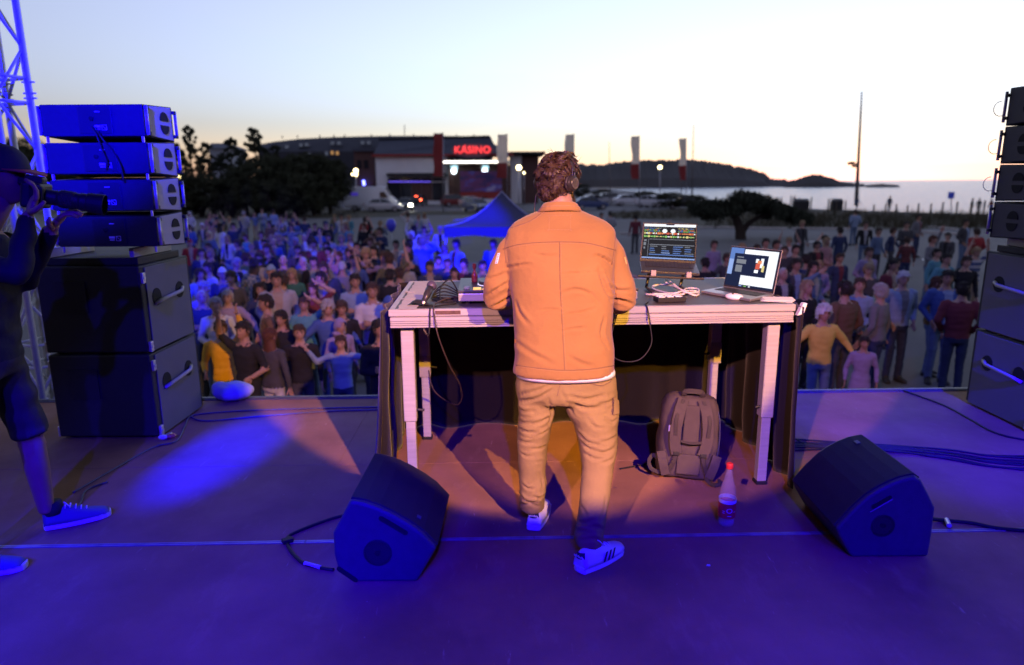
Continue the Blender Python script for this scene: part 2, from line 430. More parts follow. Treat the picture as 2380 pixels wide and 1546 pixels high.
ad3 = dn.new('ShaderNodeMix'); ad3.data_type = 'RGBA'; ad3.blend_type = 'ADD'; ad3.inputs[0].default_value = .7; dl.new(ad2.outputs[2], ad3.inputs[6]); dl.new(sr_.outputs[0], ad3.inputs[7]); dl.new(ad3.outputs[2], db.inputs['Base Color'])
r3 = ramp(nz(3, 6), .3, .7, (.62,) * 3, (.85,) * 3); dl.new(r3.outputs[0], db.inputs['Roughness'])
db.inputs['Specular IOR Level'].default_value = .12
dbp = dn.new('ShaderNodeBump'); dbp.inputs['Strength'].default_value = .25; dbp.inputs['Distance'].default_value = .004
dl.new(nz(160, 3).outputs['Fac'], dbp.inputs['Height']); dl.new(dbp.outputs[0], db.inputs['Normal'])
alum = M('aluminium', (.62, .61, .60), .42, .55, var=.22, scale=9, stretch=(.4, 6, 6), bump=.05, bscale=60)
blackm = M('black_painted', (.018, .018, .02), .6, var=.2)
stage = bpy.data.objects.new('stage_floor', None); COL.objects.link(stage); struct(stage); stage.location = (0, 0, 0)
tb = [0.05, 1.36, 2.265, 3.55, 4.85, 6.2, 8.6]; sbs = ([-6.9, -4.45, -2.0, .45, 2.9, 5.35, 7.8], [-7.8, -4.0, 2.1, 7.0])
for i in range(len(tb) - 1):
    off = .0 if i % 2 else .9; sb = sbs[min(i, 1)]
    for j in range(len(sb) - 1):
        g = .0006 if i != 1 else .0014; a0, a1, b0, b1 = sb[j] + off + g, sb[j + 1] + off - g, tb[i] + g, tb[i + 1] - g
        if i == 2: b0 += .028
        mb = MB(); mb.prism([sp(a0, b0, -.03), sp(a1, b0, -.03), sp(a1, b1, -.03), sp(a0, b1, -.03)], (0, 0, .03))
        mb.build('deck_panel', deckm, stage, bevel=.0012, seg=1)
for k, (a0, a1) in enumerate([(-6.5, -3.4), (-3.398, -1.05), (-1.046, .05), (.053, 1.4), (1.403, 3.9), (3.903, 7)]):
    mb = MB()
    for t0, t1, z in ((2.268, 2.277, .003), (2.277, 2.282, -.004), (2.282, 2.291, .0025)):
        mb.prism([sp(a0, t0, -.03), sp(a1, t0, -.03), sp(a1, t1, -.03), sp(a0, t1, -.03)], (0, 0, .03 + z))
    mb.build('seam_strip', M('worn_seam_metal', (.30, .29, .29), .5, .4, var=.6, scale=11, detail=8), stage)
for a0, a1 in [(-6.5, -2.2), (-2.197, .3), (.303, 2.45), (2.453, 7)]:
    mb = MB()
    mb.prism([sp(a0, -.03, -.1), sp(a1, -.03, -.1), sp(a1, .046, -.1), sp(a0, .046, -.1)], (0, 0, .108))
    mb.prism([sp(a0, .006, .008), sp(a1, .006, .008), sp(a1, .03, .008), sp(a0, .03, .008)], (0, 0, .006))
    mb.build('edge_rail', M('dull_rail', (.10, .10, .105), .5, .3, var=.3, scale=7), stage, bevel=.003, seg=1)
mb = MB(); mb.prism([sp(-6.9, .02, -1.49), sp(8, .02, -1.49), sp(8, 8.6, -1.49), sp(-6.9, 8.6, -1.49)], (0, 0, 1.45))
mb.build('stage_substructure', blackm, stage)

# unseen roof, back and side cloths, added to keep the open sky off the deck
rf = bpy.data.objects.new('unseen_stage_roof', None); COL.objects.link(rf); struct(rf)
roofm = M('roof_tarpaulin', (.03, .03, .033), .8, var=.15)
MB().prism([sp(-5.6, -.9, 5.0), sp(6.2, -.9, 5.0), sp(6.2, 9.2, 4.7), sp(-5.6, 9.2, 4.7)], (0, 0, .06)).build('tarpaulin', roofm, rf)
MB().prism([sp(-5.6, 9.0, 0), sp(6.2, 9.0, 0), sp(6.2, 9.06, 0), sp(-5.6, 9.06, 0)], (0, 0, 4.7)).build('unseen_back_cloth', roofm, rf)
MB().prism([sp(-5.6, 3.4, 0), sp(-5.55, 3.4, 0), sp(-5.55, 9.0, 0), sp(-5.6, 9.0, 0)], (0, 0, 4.7)).build('unseen_side_cloth', roofm, rf)
MB().prism([sp(6.15, 3.4, 0), sp(6.2, 3.4, 0), sp(6.2, 9.0, 0), sp(6.15, 9.0, 0)], (0, 0, 4.7)).build('unseen_side_cloth', roofm, rf)
for z in (4.2, 4.45): MB().tube([sp(-5.5, 7.9, z), sp(6.1, 7.9, z)], .025, 8).build('truss_chord', alum, rf)

# ------------------------------------------------------------------ trees
barkm = M('bark', (.045, .035, .028), .95, var=.3, scale=12, bump=.6, bscale=30)
pinem = [M('pine_needles', (.036, .042, .028), .9, var=.45, scale=1.2, spec=.1), M('scrub_leaves', (.045, .050, .030), .9, var=.45, scale=1.5, spec=.1)]
def crown_mesh(name, clumps, m, leaf, per, seed, flat=.8):
    r = random.Random(seed); vs, fs = [], []
    for c, rad in clumps:
        for _ in range(per):
            d = V((r.gauss(0, 1), r.gauss(0, 1), r.gauss(0, 1))).normalized() * (r.random() ** .45) * rad; d.z *= flat
            p = V(c) + d; a = V((r.gauss(0, 1), r.gauss(0, 1), r.gauss(0, .6) + .3)).normalized(); u, w = frame(a)
            s = leaf * r.uniform(.5, 1.4); o = len(vs)
            vs += [tuple(p - u * s * .35), tuple(p + w * s), tuple(p + u * s * .35), tuple(p - w * s * .6)]; fs.append((o, o + 1, o + 2, o + 3))
    me = bpy.data.meshes.new(name); me.from_pydata(vs, [], fs); me.materials.append(m); return me
def tree_protos():
    out = []
    for k in range(4):                        # wind-shaped pines: open whorls along the trunk
        r = random.Random(40 + k); cl = []; H = 8.0; tr = MB()
        tip = V((r.uniform(-.4, .4), 0, H)); tr.tube([(0, 0, 0), (.05, 0, 2.5), V((tip.x * .5, .1, 5.2)), tip], [.22, .17, .10, .03], 7)
        for i in range(64):
            z = r.uniform(.18, 1) * H; fr = z / H
            reach = (1.0 - fr) ** .75 * 2.5 + .35; a = r.uniform(0, 2 * PI)
            rr = reach * r.uniform(.45, 1.); p = V((math.cos(a) * rr + tip.x * fr, math.sin(a) * rr, z + .25 * rr))
            cl.append((p, r.uniform(.22, .5) * (1.25 - .5 * fr)))
            if i % 3 == 0: tr.tube([(tip.x * fr, 0, z - .2), p], [.05, .02], 5)
        cl += [(V((tip.x * f, 0, H * f)), .34) for f in (.35, .5, .65, .78, .9, .98)]
        out.append((tr.mesh('trunk', barkm, True), crown_mesh('crown', cl, pinem[0], .115, 170, k, .6)))
    for k in range(3):                        # dense rounded scrub
        r = random.Random(70 + k); cl = []; tr = MB()
        for i in range(5):
            a = i * 1.26; tr.tube([(0, 0, 0), (math.cos(a) * .4, math.sin(a) * .4, 1.6), (math.cos(a) * 1.1, math.sin(a) * 1.1, 3.0)], [.14, .10, .04], 6)
        for i in range(90):
            d = V((r.gauss(0, 1), r.gauss(0, 1), r.gauss(0, 1))).normalized() * r.uniform(.55, 1)
            cl.append((V((d.x * 2.5, d.y * 2.2, 2.7 + d.z * 2.2)), r.uniform(.28, .66)))
        out.append((tr.mesh('trunk', barkm, True), crown_mesh('crown', cl, pinem[1], .12, 140, k + 9, .8)))
    return out
TP = tree_protos()
def tree(x, ytop, base_y, kind, wide, label, cat='tree', name='pine_tree', rz=0):
    b = oz(x, base_y, GZ); top = oy(x, ytop, b.y).z; H = 8.0 if kind < 4 else 5.0
    t = thing(name, label, cat, b, rz, 'trees left of the square')
    s = (top - GZ) / H; t.scale = (s * wide, s * wide, s)
    for nm, me in (('trunk', TP[kind][0]), ('crown', TP[kind][1])): link(nm, me, t, local=True)
    return t
tw = ['tall pine with a narrow pointed top', 'pine with an open feathery top', 'pine with a leaning ragged top']
for i, (x, yt, by, k, w) in enumerate([(426, 336, 497, 1, .8), (457, 293, 496, 0, .75), (497, 335, 500, 2, 1.0), (545, 322, 498, 3, .85), (604, 302, 497, 1, .85), (651, 340, 498, 2, 1.0), (575, 350, 503, 0, 1.0), (520, 362, 503, 3, 1.1)]):
    tree(x, yt, by, k, w, ['pine at the left end of the dark tree line beside the loudspeakers', 'tallest pine of the tree line with a narrow pointed top', 'broad pine just right of the tallest pine', 'pine with twin pointed tips in the middle of the tree line', 'pine with a ragged leaning top left of the long roof', 'pine where the tree line meets the long dark roof', 'low pine in front of the ragged leaning pine', 'low pine in front of the twin tipped pine'][i], rz=i * 1.3)
for i, (x, yt, by, k, w) in enumerate([(600, 372, 504, 4, 1.3), (655, 358, 501, 5, 1.3), (700, 352, 499, 6, 1.35), (740, 356, 498, 4, 1.25), (768, 372, 497, 5, 1.0), (690, 400, 504, 5, 1.4), (730, 405, 503, 6, 1.2), (640, 410, 506, 6, 1.4), (470, 400, 505, 4, 1.5), (540, 410, 506, 5, 1.5), (430, 420, 506, 6, 1.4)]):
    tree(x, yt, by, k, w, ['dense rounded shrub tree %s' % s for s in ('under the leaning pine', 'left of the long roof', 'below the middle of the long roof', 'below the dormers of the long roof', 'nearest the lamp beside the white van', 'low in front of the tree line facing the long roof', 'low beside the white van', 'low in the middle of the tree line', 'low under the tallest pine', 'low under the twin tipped pine', 'low beside the loudspeaker stack')][i], name='shrub_tree', rz=i)
for i, (x, yt, by, k, w) in enumerate([(20, 326, 492, 4, 1.2), (75, 318, 492, 5, 1.3), (110, 330, 494, 6, 1.2), (-30, 330, 492, 6, 1.3)]):
    tree(x, yt, by, k, w, ['round tree behind the truss tower at the frame edge', 'round tree behind the right chord of the truss tower', 'round tree behind the left loudspeaker stack', 'round tree beyond the left frame edge'][i], name='shrub_tree', rz=i * 2)
for i, (x, yt, by, w) in enumerate([(1560, 447, 486, 2.4), (1620, 452, 492, 2.0), (1500, 442, 470, 2.6), (1400, 440, 462, 2.6), (1345, 428, 462, 2.0)]):
    tree(x, yt, by, 4 + i % 3, w, ['low dark shrub behind the %s' % s for s in ('parked cars at the bay', 'dark car with the red light', 'white parked car by the bay', 'banner poles at the bay', 'head of the man at the table')][i], 'shrub', 'coast_shrub', i)

# the leaning tree on the square
r = random.Random(8)
tb_ = oz(1722, 556, GZ); DT = tb_.y
lt = thing('leaning_tree', 'dark wind bent tree with forked trunk on the square before the sea', 'tree', tb_)
def q(x, y, dy=0.): return oy(x, y, DT + dy)
tr = MB()
tr.tube(bez([q(1722, 560), q(1720, 535), q(1712, 510), q(1700, 492)], 10), [.33 - .015 * i for i in range(11)], 8)
tr.tube(bez([q(1722, 545), q(1738, 522), q(1765, 505), q(1800, 497)], 10), [.2 - .012 * i for i in range(11)], 7)
tr.tube(bez([q(1712, 512), q(1690, 490), q(1660, 478)], 8), [.16 - .012 * i for i in range(9)], 6)
tr.tube(bez([q(1704, 498), q(1715, 470), q(1740, 455)], 8), [.16 - .012 * i for i in range(9)], 6)
tr.build('trunk', barkm, lt, smooth=True)
cl = []
for _ in range(95):
    t = r.random(); x = 1612 + t * 270
    top = 476 - 32 * math.sin(min(1, t * 1.6) * PI / 2) if t < .5 else 444 + 62 * (t - .5) * 2
    bot = 498 + 6 * math.sin(t * 9) if t < .62 else 506 + 22 * (t - .62)
    cl.append((q(x, r.uniform(top + 8, bot - 4), r.uniform(-1.6, 1.6)) - tb_, r.uniform(.3, .58)))
link('crown', crown_mesh('crown', cl, pinem[0], .12, 230, 3, .8), lt, local=True)
# ================================================================== buildings, flags, lamps, cars
DB = 105.0                                     # distance of the casino front
wallm = M('white_render', (.74, .74, .76), .85, var=.12, scale=.4)
slate = M('slate_roof', (.06, .066, .09), .7, var=.3, scale=1.5, stretch=(1, 1, 6))
redband = M('red_fascia', (.30, .035, .03), .5, var=.1)
darkglass = M('dark_glass', (.02, .022, .03), .12, var=.1, spec=.6)
brickm = M('red_brick_wall', (.105, .055, .05), .9, var=.3, scale=6)
greym = M('grey_panel', (.13, .13, .15), .7, var=.15)
def rect(x0, y0, x1, y1, D, th, dy=0.):        # a slab facing the camera: pixel rectangle at distance D, thickness th going back
    a, b = oy(x0, y1, D), oy(x1, y0, D)
    mb = MB(); mb.box(((a.x + b.x) / 2, D + th / 2, (a.z + b.z) / 2), (abs(b.x - a.x), th, abs(b.z - a.z))); return mb
cas = thing('casino_building', 'white casino with dark slate roof and lit red sign across the square', 'building', oz(1030, 472, GZ))
def xz(x, y, D=DB): p = oy(x, y, D); return p
g0 = GZ - .05
def wallbox(x0, x1, ytop, D, th):
    a, b = oy(x0, ytop, D), oy(x1, ytop, D); mb = MB()
    mb.box(((a.x + b.x) / 2, D + th / 2, (a.z + g0) / 2), (b.x - a.x, th, a.z - g0)); return mb
wallbox(872, 1040, 364, DB, 14).build('wall', wallm, cas)
wallbox(1041, 1182, 376, DB + .6, 14).build('entrance_wall', brickm, cas)
# slate mansard
a = [oy(886, 324, DB + 3.5), oy(1136, 318, DB + 3.5), oy(1150, 336, DB + 2.4), oy(1190, 358, DB - .6), oy(868, 358, DB - .6)]
mb = MB(); k = V((0, 14, 0)); mb.add(a + [p + k for p in a], [(0, 1, 2, 3, 4), (0, 5, 6, 1), (1, 6, 7, 2), (2, 7, 8, 3), (4, 9, 5, 0), (9, 8, 7, 6, 5)])
roof = mb.build('roof', slate, cas)
rect(864, 357, 1194, 364, DB - .8, .5).build('fascia', redband, roof)
for x in (905, 960, 1010, 1060, 1100): rect(x, 312, x + 2, 319, DB + 4, .3).build('vent_pipe', greym, roof)
mb = MB(); p0, p1 = oy(880, 324, DB + 3.2), oy(1138, 317, DB + 3.2); mb.tube([p0, p1], .16, 6); mb.build('ridge_cap', blackm, roof)
# garage-like glazed front under a dark canopy
rect(898, 402, 1036, 410, DB - 1.6, 1.7).build('canopy', blackm, cas)
for i, (x0, x1) in enumerate(((901, 930), (932, 955), (957, 978), (980, 1004), (1006, 1034))):
    w = rect(x0, 424, x1, 466, DB - .12, .1).build('door_panel', brickm if i in (2, 3) else darkglass, cas)
    rect(x0, 414, x1, 421, DB - .12, .1).build('transom', darkglass, cas)
rect(904, 421.3, 1000, 423.5, DB - .2, .1).build('light_strip', M('violet_strip', (.1, .1, .4), .5, var=0, emis=(.16, .10, 1), es=1.2), cas)
# entrance with marquee lamps
mq = rect(1015, 372, 1184, 381, DB - 3.2, 3.4).build('marquee', M('marquee_panel', (.3, .28, .26), .5), cas)
bulbm = M('marquee_bulb', (1, 1, 1), .3, var=0, emis=(1., .95, .82), es=9)
me = MB().ell((0, 0, 0), (.11, .1, .11), 8).mesh('bulb', bulbm)
xs = [1014, 1019, 1025] + [1031 + i * 4.6 for i in range(33)]
for x in xs:
    b = link('bulb', me, mq); b.matrix_basis = Matrix.Translation(oy(x, 377 - (x - 1014) * .006, DB - 3.4))
for x in (1055, 1127):
    rect(x - 8, 384, x + 8, 394, DB - 1.2, .8).build('lit_ceiling', M('cool_panel', (.4, .6, .65), .5, var=0, emis=(.35, .62, .75), es=.9), cas)
    mb = MB().ell(oy(x, 398, DB - 1.6), (.36, .3, .4), 10); mb.build('entrance_lamp', M('entrance_bulb', (1, 1, 1), .3, var=0, emis=(.75, .95, 1.), es=9), cas)
for x in (1046, 1118, 1182): rect(x, 384, x + 5, 470, DB - 1.2, .5).build('entrance_pillar', brickm, cas)
# mural hoarding in front of the entrance
mu = bpy.data.materials.new('mural_print'); mu.use_nodes = True; mnn, mll = mu.node_tree.nodes, mu.node_tree.links
tcm = mnn.new('ShaderNodeTexCoord'); nzm = mnn.new('ShaderNodeTexNoise'); nzm.inputs['Scale'].default_value = 2.2; nzm.inputs['Detail'].default_value = 3
mll.new(tcm.outputs['Generated'], nzm.inputs['Vector']); crm = mnn.new('ShaderNodeValToRGB'); crm.color_ramp.interpolation = 'EASE'
e = crm.color_ramp.elements; e[0].position, e[0].color = .36, (.05, .035, .16, 1); e[1].position, e[1].color = .52, (.19, .05, .16, 1)
for pz, cc in ((.60, (.12, .10, .42, 1)), (.68, (.36, .32, .55, 1))): q_ = e.new(pz); q_.color = cc
mll.new(nzm.outputs['Fac'], crm.inputs[0]); mll.new(crm.outputs[0], mnn['Principled BSDF'].inputs['Base Color'])
rect(1070, 398, 1166, 446, DB - 6, .25).build('mural_panel', mu, cas)
rect(1070, 446.2, 1166, 466, DB - 6, .3).build('mural_base', redband, cas)
# flat right wing with a lit violet wall
wg = wallbox(1184, 1212, 362, DB + 2, 12).build('side_wing', wallm, cas)
wallbox(1213, 1252, 362, DB + 2.5, 12).build('side_wing', brickm, cas)
rect(1183, 352, 1268, 358, DB + .5, 15).build('flat_roof', blackm, cas)
# the red sign
sg = thing('casino_sign', 'glowing red casino sign on the dark slate roof', 'sign', oy(1098, 350, DB - 1.2))
neon = M('red_neon', (1, .1, .1), .4, var=0, emis=(1., .05, .055), es=1.7)
tm = text_mesh('KASINO', 1.42, .1, neon, .02, 1.06)
o = link('letters', tm, sg); o.matrix_basis = Matrix.Translation(oy(1098, 349, DB - 1.45)) @ Euler((PI / 2, 0, 0)).to_matrix().to_4x4()
mb = MB(); p = oy(1080, 341, DB - 1.45); mb.tube([p + V((-.1, 0, -.12)), p + V((.14, 0, .2))], .07, 6)
mb.build('accent', neon, sg)
mb = MB(); c = oy(1098, 350, DB - 1.2); mb.prism([c + V((math.cos(t * PI / 14) * 3.2, 0, math.sin(t * PI / 14) * 1.0)) for t in range(28)], (0, .12, 0)); mb.build('backing_board', greym, sg)
for dx in (-2, 2): MB().tube([c + V((dx, .1, -.2)), c + V((dx, 2.4, .2))], .06, 6).build('bracket', greym, sg)

# long dark building with a bowed roof behind the trees
lb = thing('long_building', 'long dark building with bowed roof and dormer lights behind the trees', 'building', oz(760, 466, GZ))
DL = 128.0
prof = [(600, 336), (640, 329), (700, 322.5), (770, 319), (840, 317), (900, 316), (1000, 315.5), (1140, 317)]
mb = MB(); vs, fs = [], []
for x, y in prof:
    t = oy(x, y, DL + 6); f = oy(x, 352, DL); vs += [V((f.x, DL, g0)), V((f.x, DL, f.z)), t, V((t.x, DL + 22, t.z)), V((t.x, DL + 22, g0))]
for i in range(len(prof) - 1):
    for j in range(4): A = i * 5 + j; fs.append((A, A + 1, A + 6, A + 5))
mb.add(vs, fs + [(0, 1, 2, 3, 4), tuple(5 * (len(prof) - 1) + j for j in range(4, -1, -1))])
mb.build('wall', M('dark_cladding', (.036, .038, .05), .8, var=.25, scale=.3), lb)
pane_lit = M('dim_pane', (.12, .14, .18), .2, var=.1, emis=(.25, .3, .4), es=.18)
for x, y in ((695, 333), (708, 332), (768, 328), (783, 328), (838, 327), (852, 327), (662, 337)):
    w = rect(x, y, x + 9, y + 9, DL + 1.2, .8).build('window', greym, lb); rect(x + 1, y + 1, x + 8, y + 8, DL + 1.1, .05).build('pane', pane_lit, w)
warm = M('warm_pane', (.5, .3, .12), .3, var=.2, emis=(1., .5, .15), es=.35)
for x, y, m in ((768, 350, warm), (780, 351, warm), (755, 352, pane_lit), (715, 354, pane_lit)):
    w = rect(x, y, x + 8, y + 10, DL - .15, .1).build('window', greym, lb); rect(x + 1, y + 1, x + 7, y + 9, DL - .2, .03).build('pane', m, w)
for x in (655, 690, 742, 775, 800, 862, 905): rect(x, 311 + abs(x - 900) * .02, x + 1.6, 321, DL + 7, .25).build('roof_vent', blackm, lb)
mb = MB(); mb.tube([oy(940, 318, DL + 9), oy(940, 290, DL + 9)], .07, 5); mb.build('aerial', greym, lb)
rh = thing('brick_annexe', 'dark red brick annexe between the trees and the casino', 'building', oz(850, 470, GZ))
wallbox(822, 868, 352, DB + 8, 8).build('wall', brickm, rh)
rect(818, 345, 871, 352, DB + 7.5, 9).build('roof', slate, rh)
bl_ = M('blue_bulb', (.1, .1, 1), .3, var=0, emis=(.10, .12, 1.), es=16)
for x, y in ((845, 422), (846, 428)): MB().ell(oy(x, y, DB + 7.5), (.2, .15, .2), 8).build('blue_wall_lamp', bl_, rh)
for x in (830, 846): rect(x, 372, x + 10, 392, DB + 7.9, .08).build('window', darkglass, rh)
fh = thing('grey_house', 'small grey house roof showing behind the pines', 'building', oz(500, 468, GZ))
wallbox(486, 532, 345, DL + 30, 10).build('wall', M('pale_wall', (.25, .27, .3), .9), fh)
mb = MB(); A = [oy(482, 345, DL + 29.5), oy(536, 345, DL + 29.5), oy(530, 333, DL + 35), oy(490, 333, DL + 35)]
mb.add(A + [A[0] + V((0, 12, 0)), A[1] + V((0, 12, 0))], [(0, 1, 2, 3), (4, 5, 2, 3), (0, 3, 4), (1, 5, 2)]); mb.build('roof', slate, fh)

# banner flags
polem = M('grey_pole', (.35, .35, .38), .4, .6, var=.1)
banw = see_through(M('banner_white', (.82, .75, .67), .8, var=.1), .85); banr = see_through(M('banner_red', (.36, .07, .07), .8, var=.15))
for i, (xp, yt, yb, xw, fy, red) in enumerate([(1030, 310, 495, 22, 384, True), (1179, 313, 480, 23, 388, False), (1334, 313, 492, 20, 389, False), (1486, 317, 484, 18, 390, False), (1595, 322, 470, 15, 393, False)]):
    b = oz(xp, yb, GZ); D = b.y
    t = thing('banner_flag', ['dark red tall banner flag left of the casino sign', 'pale tall banner flag right of the casino sign', 'pale tall banner flag above the head of the man', 'pale banner flag with red foot above the white cars', 'rightmost and smallest banner flag before the headland'][i], 'flag', b, group='banner flags in a row across the square')
    top = oy(xp, yt - 1, D)
    MB().tube([b, top], [.06, .04], 8).build('pole', polem, t, smooth=True)
    rows = []; nR = 20
    mb = MB(); vs, fs = [], []
    for r_ in range(nR + 1):
        y = yt + (fy + 32 - yt if False else (fy - yt + 26)) * r_ / nR
        for c_ in range(5):
            x = xp - .6 - (xw - (1.5 * math.sin(r_ * .5 + i) if c_ == 4 else 0)) * c_ / 4
            p = oy(x, y - (2.5 if c_ == 0 else 0) * (1 - r_ / nR), D); p.y += .10 * math.sin(r_ * .45 + c_ * 1.1 + i) * c_ / 4; vs.append(p)
    o_ = len(vs); vs += [p + V((0, .012, 0)) for p in vs]
    for r_ in range(nR):
        for c_ in range(4):
            a = r_ * 5 + c_; red_ = red or r_ >= 13
            mb.m += [1 if red_ else 0] * 2; mb.f += [[a, a + 1, a + 6, a + 5], [o_ + a, o_ + a + 5, o_ + a + 6, o_ + a + 1]]
    mb.v = vs; mb.build('banner', [banw, banr], t, smooth=True)
    MB().tube([oy(xp, yt + 1, D), oy(xp - xw, yt + 2, D)], .025, 6).build('top_arm', polem, t)

# street lamps with lit globes and the tall masts
globe = M('lamp_globe', (1, .9, .6), .3, var=0, emis=(1., .78, .36), es=14)
def lamp_post(x, y, base_y, r_, label, extra=()):
    b = oz(x, base_y, GZ); t = thing('street_lamp', label, 'street lamp', b, group='lit street lamps')
    p = oy(x, y, b.y)
    MB().tube([b, V((p.x, p.y, p.z - r_))], [.07, .05], 8).build('pole', polem, t, smooth=True)
    MB().ell(p, (r_, r_, r_), 12).build('globe', globe, t, smooth=True)
    MB().lathe([(r_ * .3, -r_ * 1.3), (r_ * .55, -r_ * .9), (r_ * .5, -r_ * .8)], p, n=10).build('collar', polem, t)
    for ex, ey in extra:
        q_ = oy(ex, ey, b.y); MB().ell(q_, (r_ * .62,) * 3, 10).build('globe', globe, t, smooth=True)
        MB().tube([V((p.x, p.y, q_.z - r_ * .6)), q_ - V((0, 0, r_ * .6))], .035, 6).build('arm', polem, t)
lamp_post(827, 397, 488, .24, 'lit lamp with three globes above the white van', ((828, 406), (818, 405)))
lamp_post(1206, 390, 500, .24, 'lit globe lamp between the casino and the man')
lamp_post(1534, 389, 474, .26, 'lit globe lamp in front of the headland')
lamp_post(415, 412, 500, .20, 'lit lamp peeping past the left loudspeaker stack')
lamp_post(1218, 402, 478, .12, 'small dim lamp right of the casino lamp')
def mast(xt, yt, xb, yb, r0, label):
    b = oz(xb, yb, GZ); t = thing('mast', label, 'mast', b)
    MB().tube([b, oy(xt, yt, b.y)], [r0, r0 * .35], 10).build('pole', M('mast_metal', (.16, .15, .15), .5, .4, var=.1), t, smooth=True)
    return t, b.y
t, D = mast(2003, 213, 1990, 478, .26, 'tall floodlight mast rising from the sea front at right')
for x, y in ((1981, 379), (1986, 386), (1976, 380)):
    mb = MB(); mb.box(oy(x, y, D), (.55, .3, .35)); mb.tube([oy(x, y, D), oy(1996, y + 2, D)], .05, 5); mb.build('floodlight', blackm, t)
mast(1416, 330, 1418, 478, .1, 'thin mast between the second and third pale banners')
mast(1612, 290, 1608, 470, .13, 'thin tall mast beside the smallest banner')
mast(1586, 380, 1583, 468, .10, 'short dark post below the smallest banner')

# lights of the promenade far behind the pines
bokeh = M('orange_string_bulb', (1, .5, .2), .3, var=0, emis=(1., .32, .06), es=9)
sl = thing('string_light', 'orange terrace bulbs glowing under the pine trees', 'string light', oz(520, 478, GZ))
DS = oz(520, 484, GZ).y - 2
ps = [(480, 461), (484, 462), (504, 462), (510, 458), (512, 461), (518, 460), (523, 463), (537, 460)]
for x, y in ps: MB().ell(oy(x, y, DS), (.085,) * 3, 8).build('bulb', bokeh, sl)
MB().tube(bez([oy(x, y - 1.6, DS) for x, y in ((470, 462), (484, 462), (510, 458), (523, 463), (545, 459))], 24), .012, 4).build('cord', blackm, sl)
for x in (470, 545): MB().tube([oz(x, 484, GZ), oy(x, 458, DS)], .03, 6).build('post', blackm, sl)

